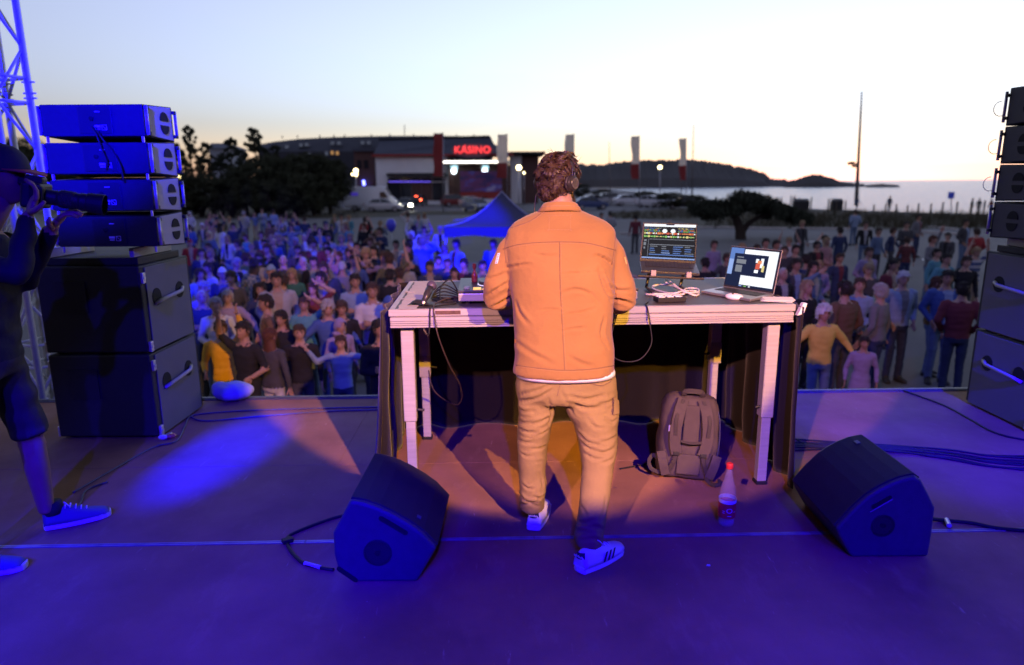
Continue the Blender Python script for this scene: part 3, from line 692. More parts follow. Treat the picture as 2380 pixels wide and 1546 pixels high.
# ------------------------------------------------------------------ vehicles
tyre = M('tyre', (.02, .02, .02), .85); rim = M('wheel_rim', (.35, .35, .37), .4, .7); cglass = M('car_glass', (.012, .014, .018), .08, var=0, spec=.7)
headl = M('headlight_on', (1, 1, .9), .2, var=0, emis=(1, .93, .7), es=40); taill = M('tail_light_on', (1, .1, .05), .3, var=0, emis=(1, .08, .03), es=18)
headoff = M('headlight_off', (.5, .5, .52), .15, var=0); tailoff = M('tail_light_off', (.25, .02, .02), .3, var=0)
def car_paint(nm, c): return M('paint_' + nm, c, .28, .15, var=.04, spec=.6)
def make_car(label, x, base_y, ang, paint, kind='hatch', on=None, cat='car', D=None):
    b = oz(x, base_y, GZ); t = thing('van' if kind == 'van' else 'parked_car', label, cat, b, ang, 'vehicles parked around the square')
    if kind == 'van': L, W, secs = 5.7, 2.0, [(-2.85, .45, 2.3, .96), (-2.8, .35, 2.48, 1.), (1.0, .35, 2.5, 1.), (1.45, .35, 2.4, .98), (2.1, .35, 1.55, .96), (2.6, .38, 1.15, .93), (2.83, .5, .85, .86)]
    else: L, W, secs = 4.3, 1.76, [(-2.15, .45, .82, .82), (-2.08, .3, .98, .95), (-1.5, .27, 1.0, 1.), (.7, .27, .98, 1.), (1.45, .28, .9, .97), (2.0, .32, .74, .9), (2.15, .45, .62, .78)]
    rings = []
    for xx, z0, z1_, wf in secs:
        w = W / 2 * wf; zm = (z0 + min(z1_, 1.0)) / 2
        rings.append([V((xx, -w * .94, z0)), V((xx, -w, zm)), V((xx, -w * (.98 if kind != 'van' else .97), min(z1_, 1.0))), V((xx, -w * (.8 if kind == 'van' else .9), z1_)), V((xx, w * (.8 if kind == 'van' else .9), z1_)), V((xx, w * (.98 if kind != 'van' else .97), min(z1_, 1.0))), V((xx, w, zm)), V((xx, w * .94, z0))])
    mb = MB().loft(rings); mb.build('body', paint, t, smooth=False, bevel=.05, seg=2, local=True)
    if kind == 'van':
        for s in (-1, 1):
            mb = MB(); mb.prism([(1.0, s * .965, 1.35), (1.9, s * .95, 1.35), (1.5, s * .925, 1.95), (1.0, s * .925, 1.95)], (0, s * .03, 0)); mb.build('side_window', cglass, t, local=True)
        mb = MB(); mb.add([V((1.5, -.74, 2.34)), V((1.5, .74, 2.34)), V((2.12, .82, 1.58)), V((2.12, -.82, 1.58))], [(0, 1, 2, 3)]); o = mb.build('windscreen', cglass, t, local=True); o.location = (.03, 0, .02)
    else:
        cab = [(-1.75, 1.0, .62), (-1.25, 1.40, .60), (-.3, 1.47, .62), (.35, 1.42, .62), (1.05, .97, .70)]
        if kind == 'suv': cab = [(-2.0, 1.0, .72), (-1.75, 1.58, .68), (-.3, 1.64, .68), (.35, 1.58, .68), (1.05, 1.0, .74)]
        rings = [[V((xx, -w * 1.18, .94)), V((xx, -w, zz)), V((xx, w, zz)), V((xx, w * 1.18, .94))] for xx, zz, w in cab]
        MB().loft(rings).build('glasshouse', cglass, t, bevel=.03, seg=1, local=True)
        mid = cab[1:-1]; rr = [[V((xx, -w * .99, zz - .05)), V((xx, -w * .9, zz + .025)), V((xx, w * .9, zz + .025)), V((xx, w * .99, zz - .05))] for xx, zz, w in mid]
        MB().loft(rr).build('roof', paint, t, bevel=.02, seg=1, local=True)
        for s in (-1, 1):
            for a_, c_ in ((0, 1), (3, 4)): MB().tube([V((cab[a_][0], s * cab[a_][2] * (1.17 if a_ == 0 else 1.0), cab[a_][1] - .02)), V((cab[c_][0], s * cab[c_][2] * (1.17 if c_ == 4 else 1.0), cab[c_][1] - .02))], .035, 5).build('pillar', paint, t, local=True)
            MB().tube([V((-.35, s * .73, .96)), V((-.35, s * cab[2][2], 1.45))], .03, 5).build('pillar', paint, t, local=True)
    for sx in (-1, 1):
        for sy in (-1, 1):
            c = V((sx * L * .305, sy * (W / 2 - .12), .32)); Rm = Matrix.Rotation(PI / 2, 3, 'X')
            w = MB().lathe([(.2, -.1), (.31, -.1), (.33, -.07), (.33, .07), (.31, .1), (.2, .1)], c, Rm, 16).build('wheel', tyre, t, local=True)
            MB().lathe([(.02, -.105), (.21, -.108), (.21, .108), (.02, .105)], c, Rm, 12).build('rim', rim, w, local=True)
    for sy in (-1, 1):
        zf, xf = (.8, 2.72) if kind == 'van' else (.66, 2.06)
        MB().ell((xf, sy * W * .36, zf), (.14, .24, .17) if on == 'front' else (.1, .2, .11), 8).build('headlight', headl if on == 'front' else headoff, t, local=True)
        MB().box((-L / 2 + .02, sy * W * .4, .86 if kind != 'van' else 1.1), (.09, .22, .2)).build('tail_light', taill if on == 'rear' else tailoff, t, bevel=.02, local=True)
    if on == 'rear': MB().box((-1.78, 0, 1.36), (.08, .36, .07)).build('brake_light', taill, t, local=True)
    MB().box((L / 2 - .06, 0, .5), (.06, .5, .11)).build('number_plate', M('plate', (.6, .6, .6), .5), t, local=True)
    return t
white, silver = car_paint('white', (.62, .63, .66)), car_paint('silver', (.32, .33, .35))
dark, redp, bluep = car_paint('dark', (.03, .03, .035)), car_paint('red', (.2, .03, .03)), car_paint('blue', (.05, .08, .2))
v = make_car('white panel van parked beside the shrub trees', 866, 490, .04, white, 'van', cat='van'); v.scale = (1.08, 1.08, 1.12)
MB().box((-1.7, -1.0, 1.75), (.75, .03, .3)).build('livery_patch', M('violet_livery_glow', (.12, .08, .5), .5, emis=(.1, .05, .8), es=.25), v, local=True)  # a faint violet glow is put into the livery paint
make_car('white hatchback parked in front of the van', 893, 492, .05, white)
make_car('car with lit white headlights facing the stage', 944, 489, -PI / 2 + .1, dark, on='front')
make_car('car with glowing red brake lights driving away', 975, 478, PI / 2 - .1, dark, on='rear')
make_car('dark red car parked behind the first banner pole', 1062, 480, .3, redp, 'suv')
make_car('silver car parked right of the dark red car', 1095, 483, -PI / 3, silver)
make_car('blue lit car parked close to the tent', 1108, 492, -PI / 3, bluep)
make_car('white car nosing out below the mural', 1128, 477, -PI / 2.6, white)
make_car('dark car parked right of the man', 1372, 487, .2, bluep)
make_car('silver car behind the dark car right of the man', 1385, 478, .1, silver)
make_car('large white car side on by the bay', 1462, 478, .12, white)
make_car('silver car partly hidden by the large white car', 1425, 475, .1, silver, 'suv')
make_car('white car with its bonnet towards the stage', 1517, 482, -PI / 4, white)
make_car('white car second from the right end of the row', 1548, 482, -PI / 4, silver)
make_car('dark car with small red light at the right end of the row', 1590, 486, PI - .2, dark)

# posts, sign and rail along the sea front
postm = M('weathered_post', (.09, .075, .06), .9, var=.3)
for i, (x, y0, y1) in enumerate([(1787, 452, 478), (1815, 458, 480), (1858, 460, 484), (1884, 458, 487), (1924, 462, 490), (1943, 466, 490), (1964, 466, 491), (2057, 474, 493), (2082, 474, 494), (2108, 477, 495), (2133, 473, 496), (2162, 473, 497), (2189, 470, 497), (2222, 469, 499), (2254, 469, 500), (2285, 466, 501), (1837, 455, 482), (2030, 476, 493)]):
    b = oz(x, y1, GZ); top = oy(x, y0, b.y)
    mb = MB(); mb.lathe([(.075, 0), (.075, top.z - GZ - .06), (.05, top.z - GZ), (.01, top.z - GZ + .01)], b, n=8)
    tag(mb.build('sea_front_post', postm), 'wooden post on the sea front, %s from the left' % ('first|third|fifth|sixth|seventh|eighth|ninth|eleventh|twelfth|thirteenth|fourteenth|fifteenth|sixteenth|seventeenth|eighteenth|nineteenth|fourth|tenth'.split('|')[i]), 'post', 'posts along the sea front')
b = oz(2211, 496, GZ); sgn = thing('beach_sign', 'square blue sign on a thin pole at the sea front', 'sign', b)
MB().tube([b, oy(2211, 446, b.y)], .045, 6).build('pole', polem, sgn)
c = oy(2211, 454, b.y - .08); MB().box(c, (.62, .05, .62)).build('sign_plate', M('sign_blue_glow', (.03, .06, .40), .4, var=.1, emis=(.02, .04, .5), es=.15), sgn, bevel=.03)  # blue plate with a slight glow put into its colour
for i, (x, y, w, lab) in enumerate(((1860, 470, 1.6, 'dark rubbish skip shape left of the floodlight mast'), (1943, 472, 1.1, 'dark bin box between the skip and the floodlight mast'))):
    b = oz(x, 489, GZ); t = thing('bin_box', lab, 'bin', b)
    MB().box(b + V((0, 0, .5)), (w, .8, 1.)).build('bin_body', blackm, t, bevel=.04); MB().prism([b + V((-w / 2, -.42, 1.)), b + V((w / 2, -.42, 1.)), b + V((w / 2, .1, 1.22)), b + V((-w / 2, .1, 1.22))], (0, .3, .02)).build('bin_lid', blackm, t)

# ------------------------------------------------------------------ the tent lit blue by the stage
tentm = M('tent_fabric', (.06, .06, .10), .8, var=.1, bump=.1, bscale=8)
tc = oz(1166, 447, 1.42); TD = tc.y
tl = oy(1042, 533, TD); hw = tc.x - tl.x
tent = thing('pop_up_tent', 'pop up tent with pointed canopy in the crowd, lit blue', 'tent', (tc.x, TD + .3, GZ))
ez, vz = oy(1042, 522, TD).z, oy(1042, 545, TD).z
c4 = [V((tc.x + sx * hw, TD + .3 + sy * hw, ez)) for sx, sy in ((-1, -1), (1, -1), (1, 1), (-1, 1))]
apex = V((tc.x, TD + .3, tc.z))
mb = MB(); N = 10; vs, fs = [], []
for k in range(4):
    a, b = c4[k], c4[(k + 1) % 4]
    base = len(vs)
    for i in range(N + 1):
        for j in range(N + 1):
            f = i / N; e_ = a.lerp(b, j / N); p = apex.lerp(e_, f); p.z -= .22 * math.sin(f * PI) * (1 + .25 * math.cos((j / N - .5) * PI)) ; vs.append(p)
    for i in range(N):
        for j in range(N): q_ = base + i * (N + 1) + j; fs.append((q_, q_ + 1, q_ + N + 2, q_ + N + 1))
mb.add(vs, fs); mb.build('canopy', tentm, tent, smooth=True)
for k in range(4):
    a, b = c4[k], c4[(k + 1) % 4]; n_o = ((a + b) / 2 - V((tc.x, TD + .3, ez))).normalized()
    mb = MB(); vs = []
    for j in range(13):
        p = a.lerp(b, j / 12) + n_o * .015; vs += [p, V((p.x, p.y, vz + .06 * math.sin(j * .55) ** 2)) + n_o * .02 * math.sin(j)]
    mb.add(vs, [(2 * j, 2 * j + 2, 2 * j + 3, 2 * j + 1) for j in range(12)]); mb.build('valance', tentm, tent, smooth=True)
    leg = MB(); cc = a.lerp(apex, .02); leg.box(((cc.x), cc.y, (ez + GZ) / 2), (.04, .04, ez - GZ - .02)); leg.build('leg', alum, tent)
    seam = MB(); seam.tube([apex.lerp(a, i / 10) - V((0, 0, .22 * math.sin(i / 10 * PI) - .02)) for i in range(11)], .015, 5); seam.build('ridge_seam', M('seam_tape', (.32, .32, .4), .8), tent)
# ================================================================== things on the stage
rubber = M('black_rubber', (.015, .015, .016), .6, var=.15)
cabinet = M('cabinet_coating', (.024, .024, .028), .6, var=.2, scale=30, bump=.2, bscale=260)
pagrey = M('loudspeaker_grey', (.42, .40, .37), .6, var=.12, scale=6, bump=.12, bscale=220)
subgrey = M('subwoofer_grey', (.15, .145, .15), .6, var=.14, scale=5, bump=.12, bscale=220)
grillem = M('grille_cloth', (.022, .022, .024), .85, var=.2, bump=.3, bscale=400)
whitelabel = M('white_label', (.6, .6, .62), .6, var=.1)
darkhole = M('port_black', (.008, .008, .009), .8, var=0)

# ---- line array boxes and subwoofers
def half_disc(c, r, up, axis_x, n=14, th=.004):
    pts = []
    for i in range(n + 1):
        a = PI * i / n; pts.append(V(c) + V((0, math.cos(a) * r, math.sin(a) * r * (1.05 if up else -1.05))))
    return MB().prism(pts, (axis_x * th, 0, 0))
def line_box(x0, x1, yb, z0, label, d=.37, hb=.186, hf=.222, sidem=None):
    sidem = sidem or pagrey
    t = thing('line_array_box', label, 'loudspeaker', ((x0 + x1) / 2, yb, z0), group='line array loudspeakers')
    zc = z0 + hf / 2; B0, B1 = zc - hb / 2, zc + hb / 2; F0, F1 = zc - hf / 2, zc + hf / 2
    prof = [V((0, yb, B0)), V((0, yb, B1)), V((0, yb + d, F1)), V((0, yb + d, F0))]
    MB().prism([p + V((x0, 0, 0)) for p in prof], (x1 - x0, 0, 0)).build('cabinet', cabinet, t, bevel=.006)
    MB().box(((x0 + x1) / 2, yb + d + .008, zc), (x1 - x0 - .03, .014, hf - .03)).build('front_grille', grillem, t)
    xm = (x0 + x1) / 2 + .02
    rp = MB().box((xm, yb - .003, zc), (.20, .006, hb - .03)).build('rear_panel', M('rear_plate', (.022, .022, .026), .45, var=.15), t, bevel=.002)
    mb = MB(); mb.box((xm + .012, yb - .008, zc - .035), (.036, .002, .014)); mb.box((xm + .012, yb - .008, zc - .051), (.03, .002, .006)); mb.box((xm + .02, yb - .008, zc + .05), (.03, .002, .005)); mb.build('label_strip', whitelabel, rp)
    mb = MB(); c = V((xm + .052, yb - .008, zc - .042)); s = .014
    for a, b in (((-s, -s), (s, -s)), ((s, -s), (s, s)), ((s, s), (-s, s)), ((-s, s), (-s, -s)), ((-s, s), (s, -s))): mb.tube([c + V((a[0], 0, a[1])), c + V((b[0], 0, b[1]))], .0016, 4)
    mb.build('logo_mark', whitelabel, rp)
    MB().lathe([(.013, 0), (.013, .008), (.006, .01)], (xm - .02, yb - .006, zc + .01), Matrix.Rotation(PI / 2, 3, 'X'), 12).build('socket', darkhole, rp)
    for sx, xx in ((-1, x0), (1, x1)):
        MB().prism([V((xx, yb + .05, B0 + .006)), V((xx, yb + .05, B1 - .004)), V((xx, yb + d - .03, F1 - .008)), V((xx, yb + d - .03, F0 + .008))], (sx * .008, 0, 0)).build('side_plate', sidem, t, bevel=.003)
        for up in (1, 0):
            half_disc((xx + sx * .0082, yb + .235, zc + (.014 if up else -.014)), .052, up, sx).build('side_port', darkhole, t)
        for yy, rr in ((yb + .012, .011), (yb + d + .004, .010)):
            mb = MB(); mb.tube([(xx + sx * .016, yy, zc - hb * .46), (xx + sx * .016, yy, zc + hb * .46)], rr, 8); mb.build('rigging_bar', alum, t, smooth=True)
        for dz in (-.075, .075):
            for yy in (yb + .02, yb + d - .006): MB().box((xx + sx * .014, yy, zc + dz), (.022, .03, .022)).build('rigging_lug', cabinet, t, bevel=.003)
    for xx in (x1 - .02, x0 + .02): MB().tube([(xx, yb + .01, B0 - .035), (xx, yb + .01, B0)], .008, 6).build('link_bar', alum, t)
    return t, xm
def sub_box(x0, x1, yb, z0, h, label):
    d = .68; t = thing('subwoofer', label, 'subwoofer', ((x0 + x1) / 2, yb, z0), group='subwoofers under the line arrays')
    MB().box(((x0 + x1) / 2, yb + d / 2, z0 + h / 2 + .008), (x1 - x0, d, h - .016)).build('cabinet', cabinet, t, bevel=.012)
    MB().box(((x0 + x1) / 2, yb + d + .01, z0 + h / 2), (x1 - x0 - .04, .02, h - .05)).build('front_grille', grillem, t)
    MB().box(((x0 + x1) / 2 - .12, yb - .004, z0 + h * .66), (.2, .008, .2)).build('rear_panel', M('rear_plate', (.022, .022, .026), .45), t)
    for sx, xx in ((-1, x0), (1, x1)):
        MB().box((xx + sx * .004, yb + d / 2 + .01, z0 + h / 2), (.008, d - .1, h - .03)).build('side_plate', subgrey, t, bevel=.003)
        hz = z0 + h * .60
        hb_ = MB()
        Ry = Matrix.Rotation(PI / 2, 3, 'Y')
        for yy in (yb + .17, yb + .49):
            MB().lathe([(.005, -.001), (.058, -.001), (.058, .003), (.005, .003)], (xx + sx * .0085, yy, hz + .01), Ry, 18).build('handle_cup', darkhole, t)
        hb_.tube([(xx + sx * .012, yb + .13, hz - .03), (xx + sx * .035, yb + .19, hz - .012), (xx + sx * .035, yb + .47, hz + .006), (xx + sx * .012, yb + .53, hz + .02)], .013, 8)
        hb_.build('handle_bar', pagrey, t, smooth=True)
        for zz in (z0 + .05, z0 + h - .08):
            rp_ = MB().box((xx + sx * .006, yb + .03, zz), (.02, .035, .07)).build('rigging_plate', alum, t, bevel=.003); MB().lathe([(.012, -.004), (.012, .006)], (xx + sx * .014, yb + .03, zz), Ry, 10).build('rigging_bolt', alum, rp_)
    for dx in (.06, -.06):
        for yy in (yb + .06, yb + d - .06): MB().lathe([(.022, 0), (.022, .009)], ((x0 if dx > 0 else x1) + dx, yy, z0), n=10).build('foot', rubber, t)
    return t
def pa_stack(sx0, sx1, lx0, lx1, yb, yl, words, zh=.585, gap=.112, step=.2225, **kw):
    for i in range(2): sub_box(sx0, sx1, yb, i * zh, zh, '%s subwoofer of the %s stack' % (('lower', 'upper')[i], words))
    fr = thing('stack_frame', 'black steel frame between the subwoofers and line array of the %s stack' % words, 'frame', ((lx0 + lx1) / 2, yb, 2 * zh))
    MB().box(((sx0 + sx1) / 2, yb + .33, 2 * zh + .025), (sx1 - sx0 - .05, .56, .046)).build('base_plate', cabinet, fr, bevel=.004)
    for xx in (sx0 + .06, sx1 - .06):
        MB().box((xx, yb + .3, 2 * zh + .08), (.03, .5, .06)).build('side_rail', pagrey, fr, bevel=.004)
    z = 2 * zh + gap
    for i in range(4):
        t, xm = line_box(lx0, lx1, yl, z, '%s line array loudspeaker of the %s stack' % (('lowest', 'second lowest', 'second highest', 'topmost')[i], words), **kw); z += step
    return z
pa_stack(-3.06, -2.39, -2.84, -2.22, 4.36, 4.31, 'left')
pa_stack(3.50, 4.20, 3.43, 4.12, 4.36, 4.48, 'right', gap=.105, step=.2555, d=.45, hb=.222, hf=.2515, sidem=M('loudspeaker_shaded', (.07, .068, .075), .6, var=.14))  # same boxes as at left, the shade on their sides put into a darker grey
# signal leads between the left boxes
for i, pts in enumerate((((-2.53, 4.30, 2.02), (-2.50, 4.28, 1.98), (-2.47, 4.27, 1.88), (-2.455, 4.28, 1.82), (-2.47, 4.29, 1.77)), ((-2.51, 4.30, 2.02), (-2.46, 4.27, 1.95), (-2.40, 4.27, 1.86), (-2.37, 4.27, 1.78), (-2.37, 4.28, 1.70)))):
    tag(MB().tube(bez(pts, 20), .006, 6).build('speaker_lead', rubber, smooth=True), ('short', 'long')[i] + ' black lead hanging between the two upper left loudspeakers', 'cable')
# sky showing rigging loops on the right boxes
for i in range(3):
    c = V((3.41, 4.97, 2.18 - i * .2555)); pts = [c + V((-.05 * math.sin(a), 0, .05 * math.cos(a) - .02)) for a in [k * .5 for k in range(8)]]
    tag(MB().tube(pts, .0025, 5).build('safety_wire', alum, smooth=True), 'thin wire loop on the edge of the %s right loudspeaker' % ('topmost', 'second', 'third')[i], 'wire')

# ---- truss tower behind the left stack
tt = thing('truss_tower', 'silver lattice truss tower at the left frame edge, lit blue', 'truss', (-4.26, 6.0, GZ))
trm = M('truss_aluminium', (.62, .62, .62), .5, .15, var=.12, scale=20)
A = math.radians(24); ch = [V((math.cos(A + k * PI / 2) * .205, math.sin(A + k * PI / 2) * .205, 0)) + V((-4.26, 6.0, 0)) for k in range(4)]
for c in ch: MB().tube([c + V((0, 0, GZ)), c + V((0, 0, 4.6))], .028, 12).build('chord', trm, tt, smooth=True)
zz = GZ + .1; k = 0
while zz < 4.3:
    for f in range(4):
        a, b = ch[f], ch[(f + 1) % 4]
        if (k + f) % 2: a, b = b, a
        MB().tube([a + V((0, 0, zz)), b + V((0, 0, zz + .42))], .013, 8).build('brace', trm, tt, smooth=True)
    zz += .42; k += 1
for z in (2.56, 2.36, .3, .1):
    for f in range(4): MB().tube([ch[f] + V((0, 0, z)), ch[(f + 1) % 4] + V((0, 0, z))], .013, 8).build('joint_bar', trm, tt, smooth=True)
for z in (2.53, 2.44, 2.40):
    for c in ch: MB().tube([c + V((-.05, 0, z)), c + V((.06, 0, z))], .008, 6).build('coupling_pin', alum, tt)
MB().box((-4.26, 6.0, GZ + .02), (.7, .7, .04)).build('base_plate', trm, tt)

# ---- stage monitors
def monitor(px_prof, Y, far, near, label, slot, socket, soc_r, badge):
    P = [oy(x, y, Y) for x, y in px_prof]; zmin = min(p.z for p in P)
    for p in P: p.z = max(p.z, .002)
    ref = oy(near[0][0], near[0][1], Y); ex = oz(far[0][0], far[0][1], ref.z) - ref
    ref2 = oy(near[1][0], near[1][1], Y); ex2 = oz(far[1][0], far[1][1], ref2.z) - ref2
    ex = (ex + ex2) / 2; ex.z = 0
    ex = ex.normalized() * min(ex.length, .62)
    c = sum(P, V((0, 0, 0))) / len(P)
    t = thing('stage_monitor', label, 'stage monitor', (c.x + ex.x / 2, c.y + ex.y / 2, 0), group='stage monitors facing the table')
    MB().prism(P, ex).build('cabinet', M('monitor_coating', (.045, .048, .06), .48, var=.2, scale=30, bump=.25, bscale=300), t, bevel=.014, seg=3)
    return t, P, ex
pl = [(786, 1330), (823, 1357), (970, 1357), (1015, 1275), (981, 1240), (950, 1218), (915, 1198), (880, 1181), (844, 1169), (812.6, 1164), (791.5, 1206), (773, 1240.5), (775.8, 1290)]
mL, PL, exL = monitor(pl, 2.64, ((870, 1055), (1047, 1143)), ((812.6, 1164), (1015, 1275)), 'stage monitor wedge on the left with disc socket in its blue side', None, None, None, None)
pr = [(1952, 1250), (1978, 1298), (2158, 1298), (2167, 1246), (2175, 1181), (2160, 1150), (2143, 1117), (2130, 1108), (2100, 1114), (2071, 1125), (2042, 1140), (2017, 1156), (1980, 1190), (1944, 1229)]
mR, PR, exR = monitor(pr, 2.815, ((2000, 1014), (1836, 1106)), ((2130, 1108), (1944, 1229)), 'stage monitor wedge on the right with dark grille', None, None, None, None)
def grille(P, idx, ex, t):
    pts = [P[i] for i in idx]; rows = []
    c = sum(P, V((0, 0, 0))) / len(P)
    for i, p in enumerate(pts):
        d = (pts[min(i + 1, len(pts) - 1)] - pts[max(i - 1, 0)]).normalized(); n = V((-d.z, 0, d.x)); n = n if n.z > 0 else -n
        rows.append((p, n))
    mb = MB(); vs = []
    for p, n in rows: vs += [p + ex * .045 + n * .006, p + ex * .955 + n * .006]
    for p, n in rows: vs += [p + ex * .045 - n * .01, p + ex * .955 - n * .01]
    k = len(rows); fs = [(2 * i, 2 * i + 1, 2 * i + 3, 2 * i + 2) for i in range(k - 1)]; o = 2 * k
    fs += [(o + 2 * i, o + 2 * i + 2, o + 2 * i + 3, o + 2 * i + 1) for i in range(k - 1)]
    fs += [(2 * i, 2 * i + 2, o + 2 * i + 2, o + 2 * i) for i in range(k - 1)] + [(2 * i + 1, o + 2 * i + 1, o + 2 * i + 3, 2 * i + 3) for i in range(k - 1)] + [(0, o, o + 1, 1), (2 * k - 2, 2 * k - 1, o + 2 * k - 1, o + 2 * k - 2)]
    mb.add(vs, fs); mb.build('grille', grillem, t, smooth=False, bevel=.003, seg=1)
    return rows
grille(PL, [3, 4, 5, 6, 7, 8, 9], exL, mL); rR = grille(PR, [6, 7, 8, 9, 10, 11, 12, 13], exR, mR)
def slot_on(Y, a, b, r, t, name='handle_slot', m=None):
    a, b = oy(*a, Y), oy(*b, Y); d = (b - a).normalized(); n = V((-d.z, 0, d.x)); pts = []
    for i in range(9): an = PI / 2 + PI * i / 8; pts.append(a + (d * math.cos(an) + n * math.sin(an)) * r)
    for i in range(9): an = -PI / 2 + PI * i / 8; pts.append(b + (d * math.cos(an) + n * math.sin(an)) * r)
    MB().prism([p + V((0, -.0025, 0)) for p in pts], (0, .01, 0)).build(name, m or darkhole, t)
slot_on(2.64, (886, 1205), (942, 1238), .011, mL); slot_on(2.64, (788, 1322), (826, 1348), .010, mL)
def socket(Y, x, y, r, t, teeth=True):
    c = oy(x, y, Y); Rx = Matrix.Rotation(PI / 2, 3, 'X')
    ringm = M('socket_ring', (.02, .02, .024), .4)
    s = MB().lathe([(r * .98, 0), (r * .98, .003), (r * .9, .004), (r * .9, .0015), (r * .25, .0015), (r * .25, .004), (r * .2, .004), (r * .2, .001), (.001, .001)], c, Rx, 36).build('pole_socket', ringm, t)
    mb = MB()
    for i in range(44):
        a = 2 * PI * i / 44; mb.box(c + V((math.cos(a) * r * .82, -.002, math.sin(a) * r * .82)), (.003, .003, .008), Matrix.Rotation(-a + PI / 2, 3, 'Y'))
    mb.build('socket_tooth_ring', ringm, s)
    MB().lathe([(.001, .003), (r * .18, .003), (r * .18, 0)], c, Rx, 16).build('socket_hole', darkhole, s)
socket(2.64, 878, 1285, .062, mL); socket(2.815, 2052, 1222, .055, mR)
c1, c2 = oy(2022, 1190, 2.815), oy(2074, 1160, 2.815)
slot_on(2.815, (2030, 1178), (2068, 1156), .009, mR); MB().tube([c1 + V((0, -.002, 0)), c2 + V((0, -.002, 0))], .0022, 5).build('handle_lip', M('worn_edge', (.12, .12, .13), .4), mR)
# badge on each grille
p, n = rR[2]; q_ = p + exR * .80 + n * .008
MB().box(q_, (.035, .02, .004), n.to_track_quat('Z', 'Y').to_matrix()).build('badge', M('badge_grey', (.10, .10, .11), .5), mR)
p = (PL[5] + PL[4]) / 2 + exL * .16; MB().box(p + V((.004, 0, .011)), (.022, .02, .003), V((.5, 0, .85)).to_track_quat('Z', 'Y').to_matrix()).build('badge', M('badge_grey', (.10, .10, .11), .5), mL)

# ---- the table: a stage riser on four telescopic legs
T_A = math.radians(2.4); FLc = V((-.634, 3.445, 0)); TX, TY = V((math.cos(T_A), math.sin(T_A), 0)), V((-math.sin(T_A), math.cos(T_A), 0))
TW, TDp, TZ = 2.13, 1.05, 1.045
def tp(u, v, z=TZ): return FLc + TX * u + TY * v + V((0, 0, z))
TR = Matrix.Rotation(T_A, 3, 'Z')
def tbox(u0, u1, v0, v1, z0, z1, mb=None): return (mb or MB()).box(tp((u0 + u1) / 2, (v0 + v1) / 2, (z0 + z1) / 2), (u1 - u0, v1 - v0, z1 - z0), TR)
table = thing('riser_table', 'aluminium framed stage riser used as the table', 'table', tp(TW / 2, TDp / 2, 0), T_A)
tbox(.03, TW - .03, .03, TDp - .03, TZ - .02, TZ - .001).build('deck_board', M('table_board', (.06, .058, .056), .5, var=.3, scale=6, bump=.1), table)
def rail(v0, v1, u0, u1, along):
    mb = MB()
    if along == 'u':
        out = -1 if v0 < .5 else 1; f = v0 if v0 < .5 else v1
        tbox(u0, u1, v0, v1, TZ - .036, TZ, mb)
        tbox(u0 + .012, u1 - .012, v0 + .008, v1 - .004, TZ - .042, TZ - .036, mb)
        for za, zb, k in ((.062, .042, .0), (.074, .063, .004), (.084, .075, .002), (.096, .085, -.004)): tbox(u0 + .006, u1 - .006, v0 + k if out < 0 else v0, v1 if out < 0 else v1 - k, TZ - za, TZ - zb, mb)
    else:
        tbox(u0, u1, v0, v1, TZ - .036, TZ - .001, mb); tbox(u0 + .006, u1 - .006, v0, v1, TZ - .095, TZ - .037, mb)
    return mb
railm = M('anodised_rail', (.44, .42, .42), .45, .35, var=.2, scale=10, stretch=(.3, 8, 8), bump=.05)
rail(0, .03, 0, TW, 'u').build('front_rail', railm, table, bevel=.0025, seg=1)
rail(TDp - .03, TDp, 0, TW, 'u').build('back_rail', railm, table, bevel=.0025, seg=1)
rail(.031, TDp - .031, 0, .03, 'v').build('side_rail', railm, table, bevel=.0025, seg=1)
rail(.031, TDp - .031, TW - .03, TW, 'v').build('side_rail', railm, table, bevel=.0025, seg=1)
tbox(.24, .37, -.0015, .002, TZ - .028, TZ - .008).build('rail_sticker', M('worn_sticker', (.10, .06, .05), .7, var=.6, scale=60), table)
for i, (u, v, zs) in enumerate(((.085, .085, .42), (TW - .085, .085, .40), (.10, TDp - .16, .44), (TW - .11, TDp - .16, .50))):
    lg = tbox(u - .034, u + .034, v - .034, v + .034, zs, TZ - .0965).build('leg', railm, table, bevel=.004, seg=1)
    tbox(u - .026, u + .026, v - .026, v + .026, .02, zs + .01).build('inner_tube', railm, lg, bevel=.003, seg=1)
    tbox(u - .032, u + .032, v - .032, v + .032, .0, .02).build('foot', rubber, lg, bevel=.004, seg=1)
    MB().tube([tp(u + (.034 if i % 2 == 0 else -.034), v - .005, zs + .06), tp(u + (.075 if i % 2 == 0 else -.06), v - .005, zs + .055)], .008, 8).build('clamp_screw', rubber, lg)
    if i > 1: tbox(u - .036, u + .036, v - .038, v - .034, zs, zs + .14).build('clamp_plate', M('pale_plate', (.3, .28, .26), .5), lg)
# cloth tape on the left of the board
tapem = M('grey_cloth_tape', (.42, .42, .40), .7, var=.15, scale=30, bump=.1)
mb = MB(); vs = []
for i in range(25):
    v = .005 + (TDp - .03) * i / 24; w = .004 * math.sin(i * 1.9); vs += [tp(.045 + w, v, TZ + .0016 + .001 * (i % 3)), tp(.145 - w * .5, v, TZ + .0016 + .001 * (i % 2))]
mb.add(vs, [(2 * i, 2 * i + 1, 2 * i + 3, 2 * i + 2) for i in range(24)])
tbox(.02, .08, .55, .60, TZ + .0035, TZ + .0055, mb); tbox(.02, .10, .30, .325, TZ + .0035, TZ + .005, mb)
tag(mb.build('tape_strip', tapem), 'strip of pale grey cloth tape along the left of the table top', 'tape')
